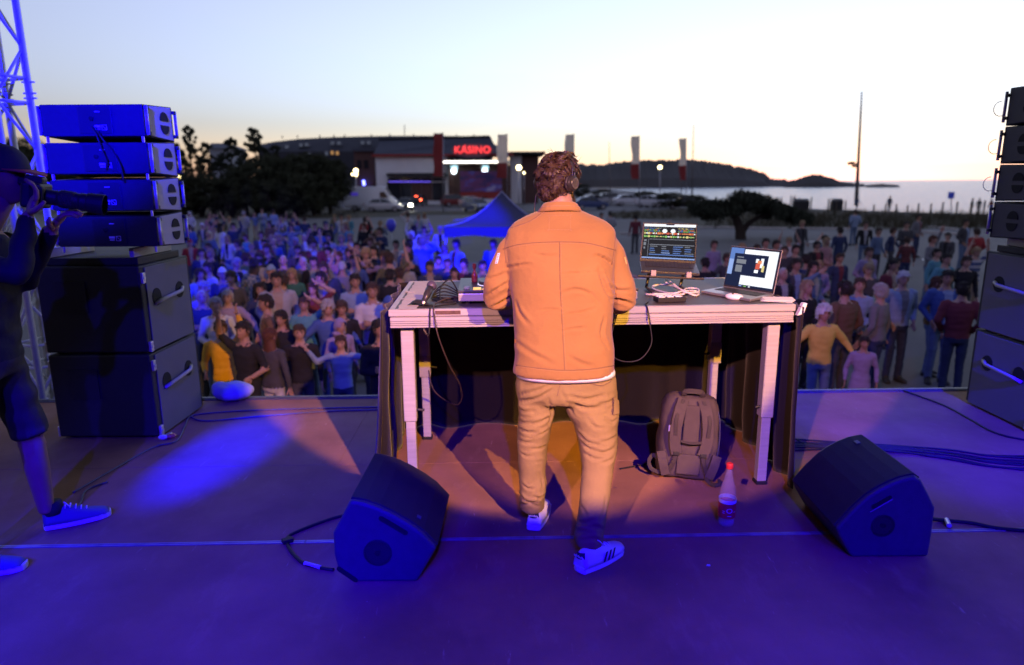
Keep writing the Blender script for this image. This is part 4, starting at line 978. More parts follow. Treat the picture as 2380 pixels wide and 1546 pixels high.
# black cloth hung round three sides
drm = M('black_molton', (.011, .0088, .0085), .92, var=.25, scale=5, bump=.3, bscale=300, sheen=.2, spec=.15)
path = [(-.035, -.01), (-.04, .25), (-.045, .55), (-.045, .85), (-.03, 1.09), (.3, 1.1), (.8, 1.105), (1.3, 1.105), (1.8, 1.1), (2.16, 1.09), (2.175, .85), (2.18, .5), (2.18, .2), (2.17, -.012)]
base = bez([V((a, b, 0)) for a, b in path], 170); cen = V((TW / 2, TDp / 2, 0)); NR = 26
mb = MB(); vs, fs = [], []
for i, p in enumerate(base):
    tg = (base[min(i + 1, 170)] - base[max(i - 1, 0)]).normalized(); n = V((tg.y, -tg.x, 0)); n = n if n.dot(p - cen) > 0 else -n
    back = p.y > 1.02
    for j in range(NR + 1):
        f = j / NR; z = TZ - .10 * 0 - .012 - f * (TZ - .016)
        amp = .012 + .03 * f; o = amp * math.sin(i * .55 + 1.3 * math.sin(i * .13)) + .014 * noise.noise(V((i * .12, f * 3, 1)))
        out = (.05 * f ** 1.2 if not back else .02 * f) + o
        if not back and abs(out) < 0: out = 0
        w = tp(p.x, p.y, z) + (TX * n.x + TY * n.y) * out
        vs.append(w)
for i in range(170):
    for j in range(NR): a = i * (NR + 1) + j; fs.append((a, a + 1, a + NR + 2, a + NR + 1))
mb.add(vs, fs); o = mb.build('table_drape', drm, smooth=True); so_ = o.modifiers.new('cloth', 'SOLIDIFY'); so_.thickness = .003
tag(o, 'black cloth hung round the back and sides of the table', 'drape')
mb = MB(); mb.prism([tp(TW + .01, -.005, TZ - .06), tp(TW + .045, .0, TZ - .05), tp(TW + .06, .0, TZ + .004), tp(TW + .04, .0, TZ + .006)], TY * .03)
tag(mb.build('cloth_clip', M('white_plastic', (.7, .7, .7), .45, var=.05)), 'white plastic clip holding the cloth at the right table corner', 'clip')

# ---- DJ controller
ctz = TZ
cu0, cu1, cv0, cv1 = .355, 1.315, .115, .60
ctl = thing('dj_controller', 'wide DJ controller with jog wheels in front of the man', 'controller', tp((cu0 + cu1) / 2, (cv0 + cv1) / 2), T_A)
shell = M('controller_black', (.035, .037, .04), .38, var=.1); facem = M('controller_face', (.34, .33, .34), .4, .3, var=.08)
tbox(cu0, cu1, cv0, cv1, ctz + .018, ctz + .062).build('lower_case', facem, ctl, bevel=.006)
tbox(cu0 - .002, cu1 + .002, cv0 - .004, cv1 + .002, ctz + .0622, ctz + .078).build('top_plate', shell, ctl, bevel=.004)
for u in (cu0 + .05, cu1 - .05):
    for v in (cv0 + .05, cv1 - .05): MB().lathe([(.02, 0), (.02, .018)], tp(u, v, ctz), n=12).build('foot', rubber, ctl)
ptop = ctz + .0785
for u in (cu0 + .21, cu1 - .21):
    jw = MB().lathe([(.103, 0), (.103, .016), (.098, .02), (.06, .02), (.058, .017), (.001, .017)], tp(u, cv0 + .22, ptop), n=40).build('jog_wheel', shell, ctl, smooth=False)
    MB().lathe([(.108, 0), (.108, .003), (.104, .003), (.104, 0)], tp(u, cv0 + .22, ptop), n=40).build('jog_ring', M('ring_lit', (.8, .8, .85), .4, var=0, emis=(.8, .85, 1), es=.8), jw)
rg = random.Random(2); lit = [M('pad_amber', (.9, .5, .1), .4, var=0, emis=(1, .5, .1), es=1.2), M('pad_pink', (.9, .2, .3), .4, var=0, emis=(1, .15, .25), es=1.2), shell]
for s in (0, 1):
    u0 = cu0 + .04 if s == 0 else cu1 - .04 - .33
    for k in range(8): tbox(u0 + .04 + k % 4 * .05, u0 + .082 + k % 4 * .05, cv0 + .015 + k // 4 * .035, cv0 + .043 + k // 4 * .035, ptop, ptop + .004).build('pad', rg.choice(lit), ctl)
    for k in range(2): MB().lathe([(.017, 0), (.017, .006), (.001, .006)], tp(cu0 + .045 if s == 0 else cu1 - .045, cv0 + .05 + k * .05, ptop), n=16).build('play_button', M('button_ring', (.25, .25, .25), .4), ctl)
    tbox(u0 + .30 * (1 - s), u0 + .312 * (1 - s) + .012 * s, cv0 + .2, cv0 + .3, ptop, ptop + .002).build('pitch_slot', darkhole, ctl)
for i in range(4):
    for j in range(4): MB().lathe([(.011, 0), (.009, .018), (.001, .018)], tp((cu0 + cu1) / 2 - .075 + i * .05, cv0 + .26 + j * .055, ptop), n=10).build('knob', rubber, ctl)
    tbox((cu0 + cu1) / 2 - .08 + i * .05, (cu0 + cu1) / 2 - .065 + i * .05, cv0 + .10, cv0 + .125, ptop, ptop + .014).build('fader', facem, ctl, bevel=.002)
tbox((cu0 + cu1) / 2 - .11, (cu0 + cu1) / 2 + .11, cv1 - .13, cv1 - .02, ptop, ptop + .004).build('display', M('controller_screen', (.02, .02, .03), .15, var=0, emis=(.15, .25, .5), es=.4), ctl)
MB().lathe([(.012, 0), (.012, .004), (.005, .004), (.005, .001)], tp(cu0 + .275, cv0 - .001, ctz + .04), Matrix.Rotation(PI / 2, 3, 'X'), 16).build('jack_socket', darkhole, ctl)
# tiny dark red bottle standing on the controller
bt = tp(cu0 + .085, cv0 + .30, ptop)
vb = thing('small_bottle', 'tiny dark red bottle standing on the controller', 'bottle', bt)
MB().lathe([(.001, 0), (.016, 0), (.018, .004), (.018, .04), (.012, .055), (.007, .065), (.007, .078)], bt, n=14).build('body', M('red_glass', (.16, .025, .03), .15, var=0, spec=.6), vb, smooth=True)
MB().lathe([(.009, .078), (.011, .082), (.011, .104), (.006, .108), (.001, .108)], bt, n=12).build('stopper', M('dark_red_cap', (.12, .02, .02), .4), vb)

# ---- laptops
lapm = M('laptop_aluminium', (.36, .35, .36), .35, .7, var=.04); keym = M('keys_black', (.02, .02, .022), .5, var=.05)
def quad_pts(c, u, v): return c[0].lerp(c[1], u).lerp(c[3].lerp(c[2], u), v)   # c: TL TR BR BL
def screen(parent, c, rects, mats, n, name='display'):
    mb = MB()
    for (u0, v0, u1, v1, mi, lift) in rects: mb.add([quad_pts(c, u0, v0) + n * lift, quad_pts(c, u1, v0) + n * lift, quad_pts(c, u1, v1) + n * lift, quad_pts(c, u0, v1) + n * lift], [(0, 1, 2, 3)], mi)
    return mb.build(name, mats, parent)
def EM(nm, c, s=1.): return M('screen_' + nm, (.002, .002, .002), .6, var=0, spec=0., emis=c, es=s)
scr = [EM('dark', (.02, .022, .028)), EM('white', (.92, .95, 1), 1.15), EM('orange', (1, .32, .12), .9), EM('green', (.35, .75, .2), .8), EM('blue', (.16, .30, .75), .8), EM('grey', (.22, .24, .28)), EM('yellow', (.9, .75, .3), .9), EM('navy', (.012, .02, .06)), EM('red', (.9, .15, .1), .8), EM('sky', (.35, .5, .95), .9)]
def laptop(label, c, fl, fr, rects, notch=True, frame_m=None):
    # c: lid corners TL TR BR BL, fl/fr: front corners of the base
    t = thing('laptop', label, 'laptop', (c[2] + c[3]) / 2, group='laptops on the table')
    n = (c[1] - c[0]).cross(c[3] - c[0]).normalized(); n = n if n.y < 0 else -n
    mb = MB(); mb.prism(c, -n * .006); lid = mb.build('lid', frame_m or lapm, t, bevel=.002)
    ins = [quad_pts(c, .025, .035), quad_pts(c, .975, .035), quad_pts(c, .975, .945), quad_pts(c, .025, .945)]
    mb = MB(); mb.prism([p + n * .0004 for p in (quad_pts(c, .008, .01), quad_pts(c, .992, .01), quad_pts(c, .992, .985), quad_pts(c, .008, .985))], -n * .0008); mb.build('bezel', keym, lid)
    screen(lid, ins, rects, scr, n)
    b = [c[3], c[2], fr, fl]; up = (c[2] - c[3]).cross(fl - c[3]).normalized(); up = up if up.z > 0 else -up
    MB().prism(b, -up * .015).build('base', frame_m or lapm, t, bevel=.003)
    kb = [quad_pts(b, .08, .12), quad_pts(b, .92, .12), quad_pts(b, .92, .58), quad_pts(b, .08, .58)]
    mb = MB(); mb.prism([p + up * .0006 for p in kb], up * .0006); k_ = mb.build('keyboard', keym, t)
    mb = MB()
    for r_ in range(5):
        for q__ in range(13): mb.add([quad_pts(kb, (q__ + .08) / 13, (r_ + .1) / 5) + up * .003, quad_pts(kb, (q__ + .9) / 13, (r_ + .1) / 5) + up * .003, quad_pts(kb, (q__ + .9) / 13, (r_ + .9) / 5) + up * .003, quad_pts(kb, (q__ + .08) / 13, (r_ + .9) / 5) + up * .003], [(0, 1, 2, 3)])
    struct(mb.build('key_field', M('keys_top', (.05, .05, .055), .5, var=.05), k_), 'stuff')
    mb = MB(); mb.prism([quad_pts(b, .33, .64) + up * .0005, quad_pts(b, .67, .64) + up * .0005, quad_pts(b, .67, .95) + up * .0005, quad_pts(b, .33, .95) + up * .0005], up * .0005); mb.build('trackpad', frame_m or lapm, t)
    return t
rs = random.Random(4); R1 = [(0, 0, 1, 1, 0, .001), (0, 0, 1, .075, 1, .0014), (.42, .0, .58, .03, 7, .0018)]
for cx in (.40, .56):
    R1 += [(cx - .05 + .01 * abs(k - 2), .14 + k * .022, cx + .05 - .01 * abs(k - 2), .165 + k * .022, 1, .0016 + .0001 * k) for k in range(5)]
for row, (v0, cols) in enumerate(((.115, (4, 5, 6)), (.165, (2, 4, 3)), (.20, (4, 3)), (.27, (2, 2, 8, 1, 2, 6)), (.36, (3, 3, 6, 1, 3)))):
    u = .01
    while u < .97:
        w = rs.uniform(.012, .045)
        if row < 3 and .3 < u < .66: u = .66; continue
        hgt = (.02 if row < 3 else rs.uniform(.02, .06)); R1.append((u, v0 - (hgt / 2 if row > 2 else 0), min(.99, u + w), v0 + hgt / (1 if row < 3 else 2), rs.choice(cols), .0015 + .00002 * len(R1))); u += w + rs.uniform(.002, .012)
R1 += [(.12, .43, .98, .445, 5, .0014), (.10, .43, .108, .92, 5, .0014), (.13, .58, .98, .60, 5, .0014)] + [(.14 + .22 * a, .63 + b * .06, .14 + .22 * a + rs.uniform(.08, .19), .65 + b * .06, rs.choice((4, 4, 5, 9)), .0014) for a in range(4) for b in range(4)] + [(.13, .86, .98, .885, 4, .0015), (0, .95, 1, .985, 9, .0015), (.02, .45, .07, .50, 5, .0014), (.015, .53, .06, .62, 5, .0014), (.02, .66, .05, .72, 5, .0014)]
Y1 = 4.13
c1_ = [oy(1495, 517, Y1 + .06), oy(1621, 520, Y1 + .10), oy(1617, 612, Y1 + .02), oy(1487, 605, Y1 - .02)]
dn_ = V((-.03, -.215, -.035)); stand_m = M('stand_black', (.05, .045, .045), .4, .4)
laptop('raised laptop showing waveforms on a stand behind the controller', c1_, c1_[3] + dn_, c1_[2] + dn_, R1, frame_m=M('laptop_dark', (.09, .085, .085), .35, .6, var=.04))
fl1, fr1 = c1_[3] + dn_, c1_[2] + dn_
ls = thing('laptop_stand', 'dark metal laptop stand under the raised laptop', 'stand', tp(1.50, .72), group=None)
s0 = tp(1.40, .60); s1 = tp(1.62, .62)
for p_, f_ in ((fl1.lerp(fr1, .2), s0), (fl1.lerp(fr1, .8), s1)):
    lo = p_ - V((0, 0, .021)); ft = V((p_.x, p_.y + .02, TZ + .012))
    MB().tube([lo + V((0, -.012, .03)), lo + V((0, -.012, 0)), lo + V((0, .2, .035))], .008, 8).build('cradle_arm', stand_m, ls)
    MB().tube([lo + V((0, .1, .015)), ft + V((0, .16, .0)), ft + V((0, -.04, 0))], .009, 8).build('leg', stand_m, ls, smooth=True)
    MB().box(lo + V((0, -.014, .012)), (.03, .01, .035)).build('stop_tab', M('stand_tab', (.35, .3, .26), .5), ls, bevel=.004)
MB().tube([V((fl1.x - .02, fl1.y - .01, fl1.z - .03)), V((fr1.x + .02, fr1.y - .01, fr1.z - .03))], .007, 8).build('crossbar', stand_m, ls)
zb = TZ + .016
bl2, br2 = oz(1680.7, 666, zb), oz(1798, 684, zb); fl2, fr2 = oz(1629, 675, zb), oz(1744, 695.5, zb)
fd = ((bl2 + br2) / 2 - (fl2 + fr2) / 2); fd.z = 0; fd.normalize(); upv = V((0, 0, math.cos(math.radians(14)))) + fd * math.sin(math.radians(14))
w2 = (br2 - bl2).length; upl = upv * w2 * .70
R2 = [(0, 0, 1, 1, 7, .001), (0, 0, .28, .55, 4, .0012), (0, .3, .18, .7, 9, .0014), (.30, .02, .98, .95, 1, .0013), (.10, .14, .80, .70, 7, .0018), (.16, .22, .30, .25, 5, .002), (.16, .29, .36, .40, 5, .002), (.16, .44, .30, .62, 5, .002), (.56, .24, .62, .34, 1, .0021), (.60, .28, .68, .36, 2, .0022), (.66, .22, .72, .46, 1, .0021), (.57, .36, .66, .50, 8, .002), (.56, .52, .64, .60, 1, .0022), (.70, .40, .75, .56, 6, .0022), (0, .70, .30, 1, 7, .0016), (0, .94, 1, 1, 7, .002), (.30, .96, .36, .985, 9, .0024), (.40, .96, .46, .985, 3, .0024), (.50, .96, .54, .985, 1, .0024)]
laptop('open silver laptop with a white window on the right of the table', [bl2 + upl, br2 + upl, br2, bl2], fl2, fr2, R2)
# mouse, button box, papers
p = oz(1706, 695, TZ); mo = thing('computer_mouse', 'small white mouse in front of the open laptop', 'mouse', p)
MB().ell(p + V((0, 0, .012)), (.034, .052, .02), 16, Matrix.Rotation(.9, 3, 'Z')).build('shell', M('white_gloss', (.75, .72, .72), .25, var=.02), mo, smooth=True)
MB().lathe([(.004, -.004), (.004, .004)], p + V((-.012, -.012, .032)), Matrix.Rotation(PI / 2, 3, 'Y'), 10).build('wheel', rubber, mo)
p = oz(1557, 702, TZ); bb = thing('button_box', 'small black box with white buttons at the table edge', 'switch box', p)
Rb = Matrix.Rotation(.18, 3, 'Z'); MB().box(p + V((0, .01, .014)), (.16, .075, .026), Rb).build('case', rubber, bb, bevel=.004)
for k in range(3):
    for j in range(2): MB().box(p + Rb @ V((-.05 + .048 * k, -.006 + .034 * j, .029)) + V((0, .008, 0)), (.036, .024, .006), Rb).build('button', M('button_white', (.66, .68, .68), .4, var=.05), bb, bevel=.002)
p = oz(1813, 701, TZ); pa = thing('folded_paper', 'folded white papers on the right table corner', 'paper', p)
for k in range(3): MB().box(p + V((.01 * k - .02, .012 * k, .004 + .004 * k)), (.16, .07, .0016), Matrix.Rotation(-.35 + .12 * k, 3, 'Z') @ Matrix.Rotation(.05 * k, 3, 'X')).build('sheet', M('paper', (.6, .62, .6), .8, var=.08), pa)

# ---- cables on the table and the floor
def cable(pts, r, m, label, n=40, name='cable', cat='cable', plug=None):
    return tag(MB().tube(bez(pts, n), r, 7).build(name, m, smooth=True), label, cat)
whitec = M('white_cable', (.62, .58, .54), .45, var=.05)
zc_ = TZ + .006
pts = [oz(x, y, TZ + h) for x, y, h in ((1516, 683, .006), (1560, 684, .006), (1590, 683, .01), (1575, 668, .03), (1558, 655, .05), (1546, 648, .055), (1549, 658, .04), (1570, 668, .02), (1590, 679, .02), (1620, 680, .01), (1622, 672, .012), (1600, 670, .015), (1582, 678, .02), (1560, 682, .012), (1530, 676, .006), (1515, 668, .008), (1530, 662, .02), (1560, 664, .03), (1580, 672, .03), (1612, 686, .008), (1624, 684, .006), (1618, 677, .008), (1590, 676, .02))]
cable(pts, .0055, whitec, 'coiled white cable beside the laptop stand', 160)
cable([oz(x, y, TZ + .007) for x, y in ((1500, 684), (1540, 686), (1580, 685), (1600, 680))], .006, M('orange_lit_cable', (.6, .5, .42), .45), 'straight pale cable lying before the coiled cable', 24)  # pale cable with the amber stage light put into its colour
p0 = oz(1508, 706, TZ + .004)
cable([tp(1.24, .10), tp(1.20, .02, TZ + .004), tp(1.185, -.012, TZ - .02), tp(1.15, -.03, .90), tp(1.14, -.035, .82), tp(1.20, -.04, .765), tp(1.30, -.04, .77), tp(1.36, -.035, .85), tp(1.352, -.03, .95), tp(1.34, -.012, TZ - .01), tp(1.335, .02, TZ + .006), tp(1.36, .06, TZ + .012)], .0036, rubber, 'thin black cable looping below the table edge right of the man', 70)
cable([tp(.40, .33, TZ + .006), tp(.30, .22, TZ + .02), tp(.235, .10, TZ + .012), tp(.232, .0, TZ + .006), tp(.237, -.012, TZ - .05), tp(.255, -.02, .90), tp(.30, .10, .72), tp(.345, .30, .55), tp(.35, .45, .42), tp(.30, .60, .33), tp(.16, .80, .36), tp(.12, .86, .50)], .0042, M('brown_lit_cable', (.05, .035, .03), .5), 'black microphone cable hanging down from the left table edge', 70)  # black cable, the warm light on it put into a brown colour
cable([tp(.355, .34, TZ + .02), tp(.30, .44, TZ + .09), tp(.25, .36, TZ + .06), tp(.26, .22, TZ + .01), tp(.34, .14, TZ + .006), tp(.24, .06, TZ + .006), tp(.215, .0, TZ + .006), tp(.21, -.01, TZ - .07), tp(.205, -.012, TZ - .13)], .0042, rubber, 'black cable looping up beside the controller', 60)
for k in range(4): cable([tp(.36, .30 + .04 * k, TZ + .012), tp(.26, .33 + .05 * k, TZ + .02 + .012 * k), tp(.20, .30 + .03 * k, TZ + .008), tp(.26, .20 + .04 * k, TZ + .007), tp(.35, .16 + .05 * k, TZ + .006)], .004, rubber, 'black cable of the tangle left of the controller, %s loop from the front' % ('first', 'second', 'third', 'fourth')[k], 30)
# microphone with its leather-like pouch
mi_ = thing('microphone_plug', 'black connector standing on the cables at the left of the table', 'connector', tp(.20, .14))
MB().tube([tp(.175, .10, TZ + .02), tp(.19, .135, TZ + .055), tp(.205, .17, TZ + .085)], [.011, .02, .021], 14).build('grip', M('plug_black', (.03, .03, .035), .3), mi_, smooth=True)
MB().ell(tp(.212, .185, TZ + .095), (.028, .028, .028), 14).build('head', M('plug_head', (.06, .05, .09), .4), mi_, smooth=True)
MB().tube([tp(.170, .09, TZ + .008), tp(.175, .10, TZ + .022)], [.008, .0105], 12).build('collar', alum, mi_)
po = MB(); vs = []
for i in range(7):
    for j in range(7):
        u, v = i / 6, j / 6; vs.append(tp(.085 + .12 * u + .02 * v, .10 + .09 * v - .03 * u, TZ + .004 + .03 * math.sin(PI * u) * math.sin(PI * min(1, v + .15)) + .004 * math.sin(7 * u)))
po.add(vs, [(i * 7 + j, i * 7 + j + 1, i * 7 + j + 8, i * 7 + j + 7) for i in range(6) for j in range(6)])
tag(po.build('flat_pouch', M('pouch_black', (.02, .02, .022), .5), smooth=True), 'flat black pouch lying on the tape at the left of the table', 'pouch')

# floor cables
def fl(x, y, h=.006): return oz(x, y, h)
cable([fl(*p) for p in ((775, 1325), (735, 1318), (700, 1306), (672, 1275), (668, 1250), (690, 1236), (740, 1216), (790, 1200), (840, 1190))], .008, rubber, 'black cable looping out of the left monitor', 40)
MB_ = MB().box(fl(668, 1256, .012), (.05, .035, .02), Matrix.Rotation(.6, 3, 'Z')); tag(MB_.build('cable_connector', rubber, bevel=.004), 'black connector on the loop of the left monitor cable', 'connector')
tag(MB().tube([fl(708, 1309, .009), fl(745, 1319, .009)], .0095, 8).build('cable_sleeve', M('pale_sleeve', (.5, .5, .52), .4)), 'pale sleeve on the left monitor cable', 'sleeve')
for i, pts in enumerate((
    [(365, 1035), (410, 1025), (430, 990), (440, 970), (470, 962), (560, 955), (700, 950), (880, 946)],
    [(170, 1145), (230, 1110), (300, 1070), (345, 1045), (372, 1035), (400, 1030)],
    [(440, 968), (480, 978), (600, 968), (760, 956), (880, 952)],
    [(110, 1200), (180, 1178), (200, 1140), (250, 1120)])):
    cable([fl(*p) for p in pts], .0055, M('floor_cable', (.09, .09, .10), .5), ('thin cable running along the stage edge to the table', 'thin cable curving past the left subwoofer', 'second thin cable along the stage edge', 'short cable behind the shoe of the photographer')[i], 50)
for i in range(7):
    o = i * 5 - 12
    cable([fl(1810 + 3 * i, 1030 + o * .9), fl(1870, 1032 + o * .8 + 3 * math.sin(i)), fl(1960, 1035 + o * .5, .01 + .004 * (i % 3)), fl(2060, 1040 + o * .45, .012), fl(2200, 1052 + o * (1.1 if i % 2 else .6)), fl(2300, 1068 + o * (1.2 if i % 2 else .8)), fl(2420, 1075 + o * 1.2)], .006, rubber, 'black cable of the bundle behind the right monitor, %s from the front' % ('seventh', 'sixth', 'fifth', 'fourth', 'third', 'second', 'first')[i], 40)
cable([fl(*p) for p in ((2090, 905), (2140, 922), (2200, 945), (2255, 975), (2310, 1005), (2380, 1022), (2460, 1030))], .0065, rubber, 'single black cable curving across the right of the stage')
cable([fl(1815, 975), fl(1835, 1000), fl(1850, 1020), fl(1880, 1036)], .005, rubber, 'short black cable beside the right table leg', 20)
cable([fl(2165, 1206, .02), fl(2200, 1210), fl(2260, 1216), (fl(2320, 1228)), fl(2440, 1238)], .010, rubber, 'thick black cable leaving the right monitor', 30)
tag(MB().tube([fl(2200, 1208, .012), fl(2206, 1222, .014)], .012, 8).build('cable_connector', alum), 'metal connector behind the right monitor', 'connector')
cable([fl(1440, 1090), fl(1480, 1083), fl(1505, 1078), fl(1520, 1074)], .005, rubber, 'short black cable left of the backpack', 16)

# ---- backpack
bpk = V((1.0, 3.70, 0)); bm_ = M('backpack_fabric', (.062, .048, .052), .75, var=.2, scale=25, bump=.35, bscale=420); web = M('backpack_webbing', (.035, .028, .03), .7, var=.15, bump=.3, bscale=300)
bk = thing('backpack', 'dark backpack leaning against the cloth under the table', 'backpack', bpk, -.1)
RB = Matrix.Rotation(-.14, 3, 'Z') @ Matrix.Rotation(-.14, 3, 'X') @ Matrix.Rotation(.05, 3, 'Y')
def bp(x, y, z): return bpk + RB @ V((x, y, z))
rings = []
for z, w, d, yo in ((.004, .13, .075, .02), (.02, .16, .10, .02), (.08, .172, .115, .02), (.2, .175, .125, .03), (.33, .17, .12, .03), (.42, .16, .105, .02), (.47, .14, .085, .015), (.492, .10, .05, .01)):
    rings.append([bpk + RB @ (p) for p in sell((0, yo, z), w, d, 36, 3.4)])
mb = MB().loft(rings)
me = remesh(mb, 'main_compartment', .011, [bm_], 2)
for v_, n_v in zip(me.vertices, [v.normal.copy() for v in me.vertices]):
    nn = noise.noise(v_.co * 9) * .008 + noise.noise(v_.co * 26) * .003; v_.co += n_v * nn
link('main_compartment', me, bk)
def strap(parent, pts, w, th, m, name, n=20, side=None):
    P_ = bez(pts, n); vs, rings = [], []
    for i, p in enumerate(P_):
        d = (P_[min(i + 1, n)] - P_[max(i - 1, 0)]).normalized(); nn = RB @ V((0, -1, 0)); s = d.cross(nn).normalized(); nn = s.cross(d).normalized()
        rings.append([p + s * w / 2 + nn * th / 2, p - s * w / 2 + nn * th / 2, p - s * w / 2 - nn * th / 2, p + s * w / 2 - nn * th / 2])
    return MB().loft(rings).build(name, m, parent, bevel=.002, seg=1)
for s in (-1, 1):
    st = strap(bk, [bp(s * .055, -.085, .47), bp(s * .075, -.125, .40), bp(s * .088, -.13, .30), bp(s * .085, -.125, .22), bp(s * .07, -.12, .16)], .062, .02, bm_, 'shoulder_strap')
    strap(st, [bp(s * .07, -.118, .17), bp(s * .085, -.115, .11), bp(s * .11, -.10, .05)], .025, .005, web, 'webbing')
    strap(st, [bp(s * .055, -.10, .47), bp(s * .09, -.142, .37), bp(s * .088, -.143, .27)], .02, .004, web, 'webbing')
    MB().box(bp(s * .074, -.13, .165), (.034, .012, .022), RB).build('buckle', rubber, st, bevel=.003)
    strap(bk, [bp(s * .12, -.085, .03), bp(s * .14, -.10, .10), bp(s * .155, -.085, .16)], .05, .03, bm_, 'hip_pad', 12)
strap(bk, [bp(-.05, -.06, .487), bp(-.045, -.075, .512), bp(.0, -.08, .517), bp(.045, -.075, .512), bp(.05, -.06, .487)], .028, .008, web, 'top_handle', 16)
strap(bk, [bp(-.06, -.138, .24), bp(0, -.142, .232), bp(.06, -.138, .24)], .016, .005, web, 'chest_strap', 10)
MB().box(bp(0, -.105, .33), (.09, .018, .22), RB).build('back_pad', bm_, bk, bevel=.01); MB().box(bp(0, -.10, .10), (.13, .018, .12), RB).build('lumbar_pad', bm_, bk, bevel=.01)
MB().box(bp(-.118, -.105, .30), (.014, .004, .035), RB).build('woven_tag', whitelabel, bk)
for x_ in (.10, .135): MB().tube(bez([bp(x_, -.09, .05), bp(x_ + .03, -.06, .2), bp(x_ + .02, -.05, .38), bp(x_ - .03, -.03, .47)], 18), .004, 5).build('zip', M('zip_blue', (.03, .03, .09), .5), bk)
strap(bk, [bp(-.15, -.07, .03), bp(-.20, -.07, .05), bp(-.215, -.05, .09), bp(-.19, -.03, .12), bp(-.16, -.03, .10)], .022, .006, web, 'loose_strap', 18)
strap(bk, [bp(.10, -.10, .03), bp(.13, -.14, .012), bp(.17, -.13, .012), bp(.18, -.09, .03)], .022, .006, web, 'loose_strap', 18)

# ---- water bottle
wb = oz(1687, 1221, 0); bo = thing('water_bottle', 'clear plastic bottle with red cap and red label on the stage', 'bottle', wb)
pet = M('clear_plastic', (.75, .75, .78), .06, var=0, spec=.8, alpha=.11); 
MB().lathe([(.001, .006), (.022, .002), (.036, .006), (.041, .03), (.042, .12), (.041, .125), (.042, .13), (.042, .165), (.038, .195), (.026, .24), (.015, .285), (.0135, .31)], wb, n=28).build('body', pet, bo, smooth=True)
MB().lathe([(.001, .008), (.034, .009), (.039, .03), (.04, .12), (.04, .150), (.001, .1502)], wb, n=24).build('water', M('water_fill', (.6, .62, .66), .03, var=0, spec=.6, alpha=.12), bo, smooth=True)
lab = MB().lathe([(.0426, .055), (.0428, .056), (.0428, .128), (.0426, .129)], wb, n=28, cap=False); lab.build('label_band', M('label_red', (.55, .03, .04), .5, var=.3, scale=40), bo, smooth=True)
MB().lathe([(.0432, .132), (.0432, .150)], wb, n=28, cap=False).build('label_top', whitelabel, bo, smooth=True)
mb = MB()
for k in range(16):
    a = -1.6 + .30 * math.cos(k * PI / 8); mb.box(wb + V((math.cos(a) * .0432, math.sin(a) * .0432, .098 + .011 * math.sin(k * PI / 8))), (.0055, .0012, .003), Matrix.Rotation(a + PI / 2, 3, 'Z'))
for a, z_, w_ in ((-1.6, .070, .02), (-2.25, .094, .012), (-2.25, .084, .012), (-.95, .09, .01)): mb.box(wb + V((math.cos(a) * .0432, math.sin(a) * .0432, z_)), (w_, .0012, .003), Matrix.Rotation(a + PI / 2, 3, 'Z'))
mb.build('label_print', whitelabel, bo)
MB().lathe([(.0165, .305), (.017, .308), (.017, .328), (.015, .331), (.001, .331)], wb, n=20).build('cap', M('cap_red', (.65, .035, .03), .4, var=.05), bo)

# ---- small litter by the left stack and the pale bundle on the stage edge
p = fl(380, 1022, 0); t = thing('crumpled_wrapper', 'crumpled white and orange wrapper at the foot of the left subwoofer', 'wrapper', p)
for k, (dx, m_) in enumerate(((0, whitelabel), (.045, M('orange_print', (.5, .15, .08), .5)), (.02, M('foil', (.35, .35, .38), .3, .6)))):
    MB().ell(p + V((dx, .02 * k, .018)), (.035, .022, .018), 7, Matrix.Rotation(k * .7, 3, 'Z')).build('fold', m_, t)
c = oz(524, 945, 0); c = V((c.x, 5.20, 0)); mb = MB().ell(c + V((0, 0, .075)), (.165, .12, .075), 18); mb.ell(c + V((-.10, .0, .10)), (.06, .08, .055), 12)
me = remesh(mb, 'rolled_bundle', .012, [M('pale_fleece', (.34, .37, .60), .9, var=.1, bump=.3, bscale=40)], 4)
for v_, n_v in zip(me.vertices, [v.normal.copy() for v in me.vertices]): v_.co += n_v * (noise.noise(v_.co * 14) * .012)
tag(link('rolled_bundle', me), 'pale blue rolled bundle lying on the left stage edge', 'bundle')
p = oz(1646, 1315, 0); tag(MB().prism([p + V((-.009, -.004, .001)), p + V((.008, -.006, .001)), p + V((.010, .006, .001)), p + V((-.004, .007, .001))], (0, 0, .0025)).build('paper_scrap', whitelabel), 'tiny white paper scrap on the near stage floor', 'paper scrap')
# ================================================================== people
SKIN = [M('skin_' + n, c, .55, var=.08, scale=30) for n, c in (('fair', (.34, .20, .145)), ('tan', (.29, .165, .11)), ('rosy', (.35, .19, .14)), ('brown', (.20, .11, .07)))]
EYE, LIP = M('eye_dark', (.03, .025, .02), .4, var=0), M('lip', (.32, .12, .10), .5, var=.05)
HAIRC = dict(dark=(.02, .015, .012), brown=(.05, .03, .02), auburn=(.09, .035, .02), blond=(.30, .21, .11), grey=(.30, .29, .28), white=(.52, .51, .49))
HAIRM = {k: M('hair_' + k, c, .6, var=.4, scale=60, stretch=(1, 1, .25), bump=.5, bscale=90) for k, c in HAIRC.items()}
CLOTHC = dict(black=(.018, .018, .02), navy=(.03, .04, .09), blue=(.05, .09, .25), lightblue=(.19, .25, .36), white=(.42, .42, .43), grey=(.14, .14, .15), lightgrey=(.27, .27, .28), red=(.24, .025, .03), maroon=(.13, .03, .04), pink=(.33, .17, .175), lilac=(.24, .19, .31), green=(.04, .13, .09), olive=(.10, .095, .05), brown=(.12, .07, .04), yellow=(.62, .43, .08), beige=(.28, .22, .16), denim=(.09, .13, .21), charcoal=(.055, .055, .06), mustard=(.55, .30, .03), teal=(.08, .22, .26))
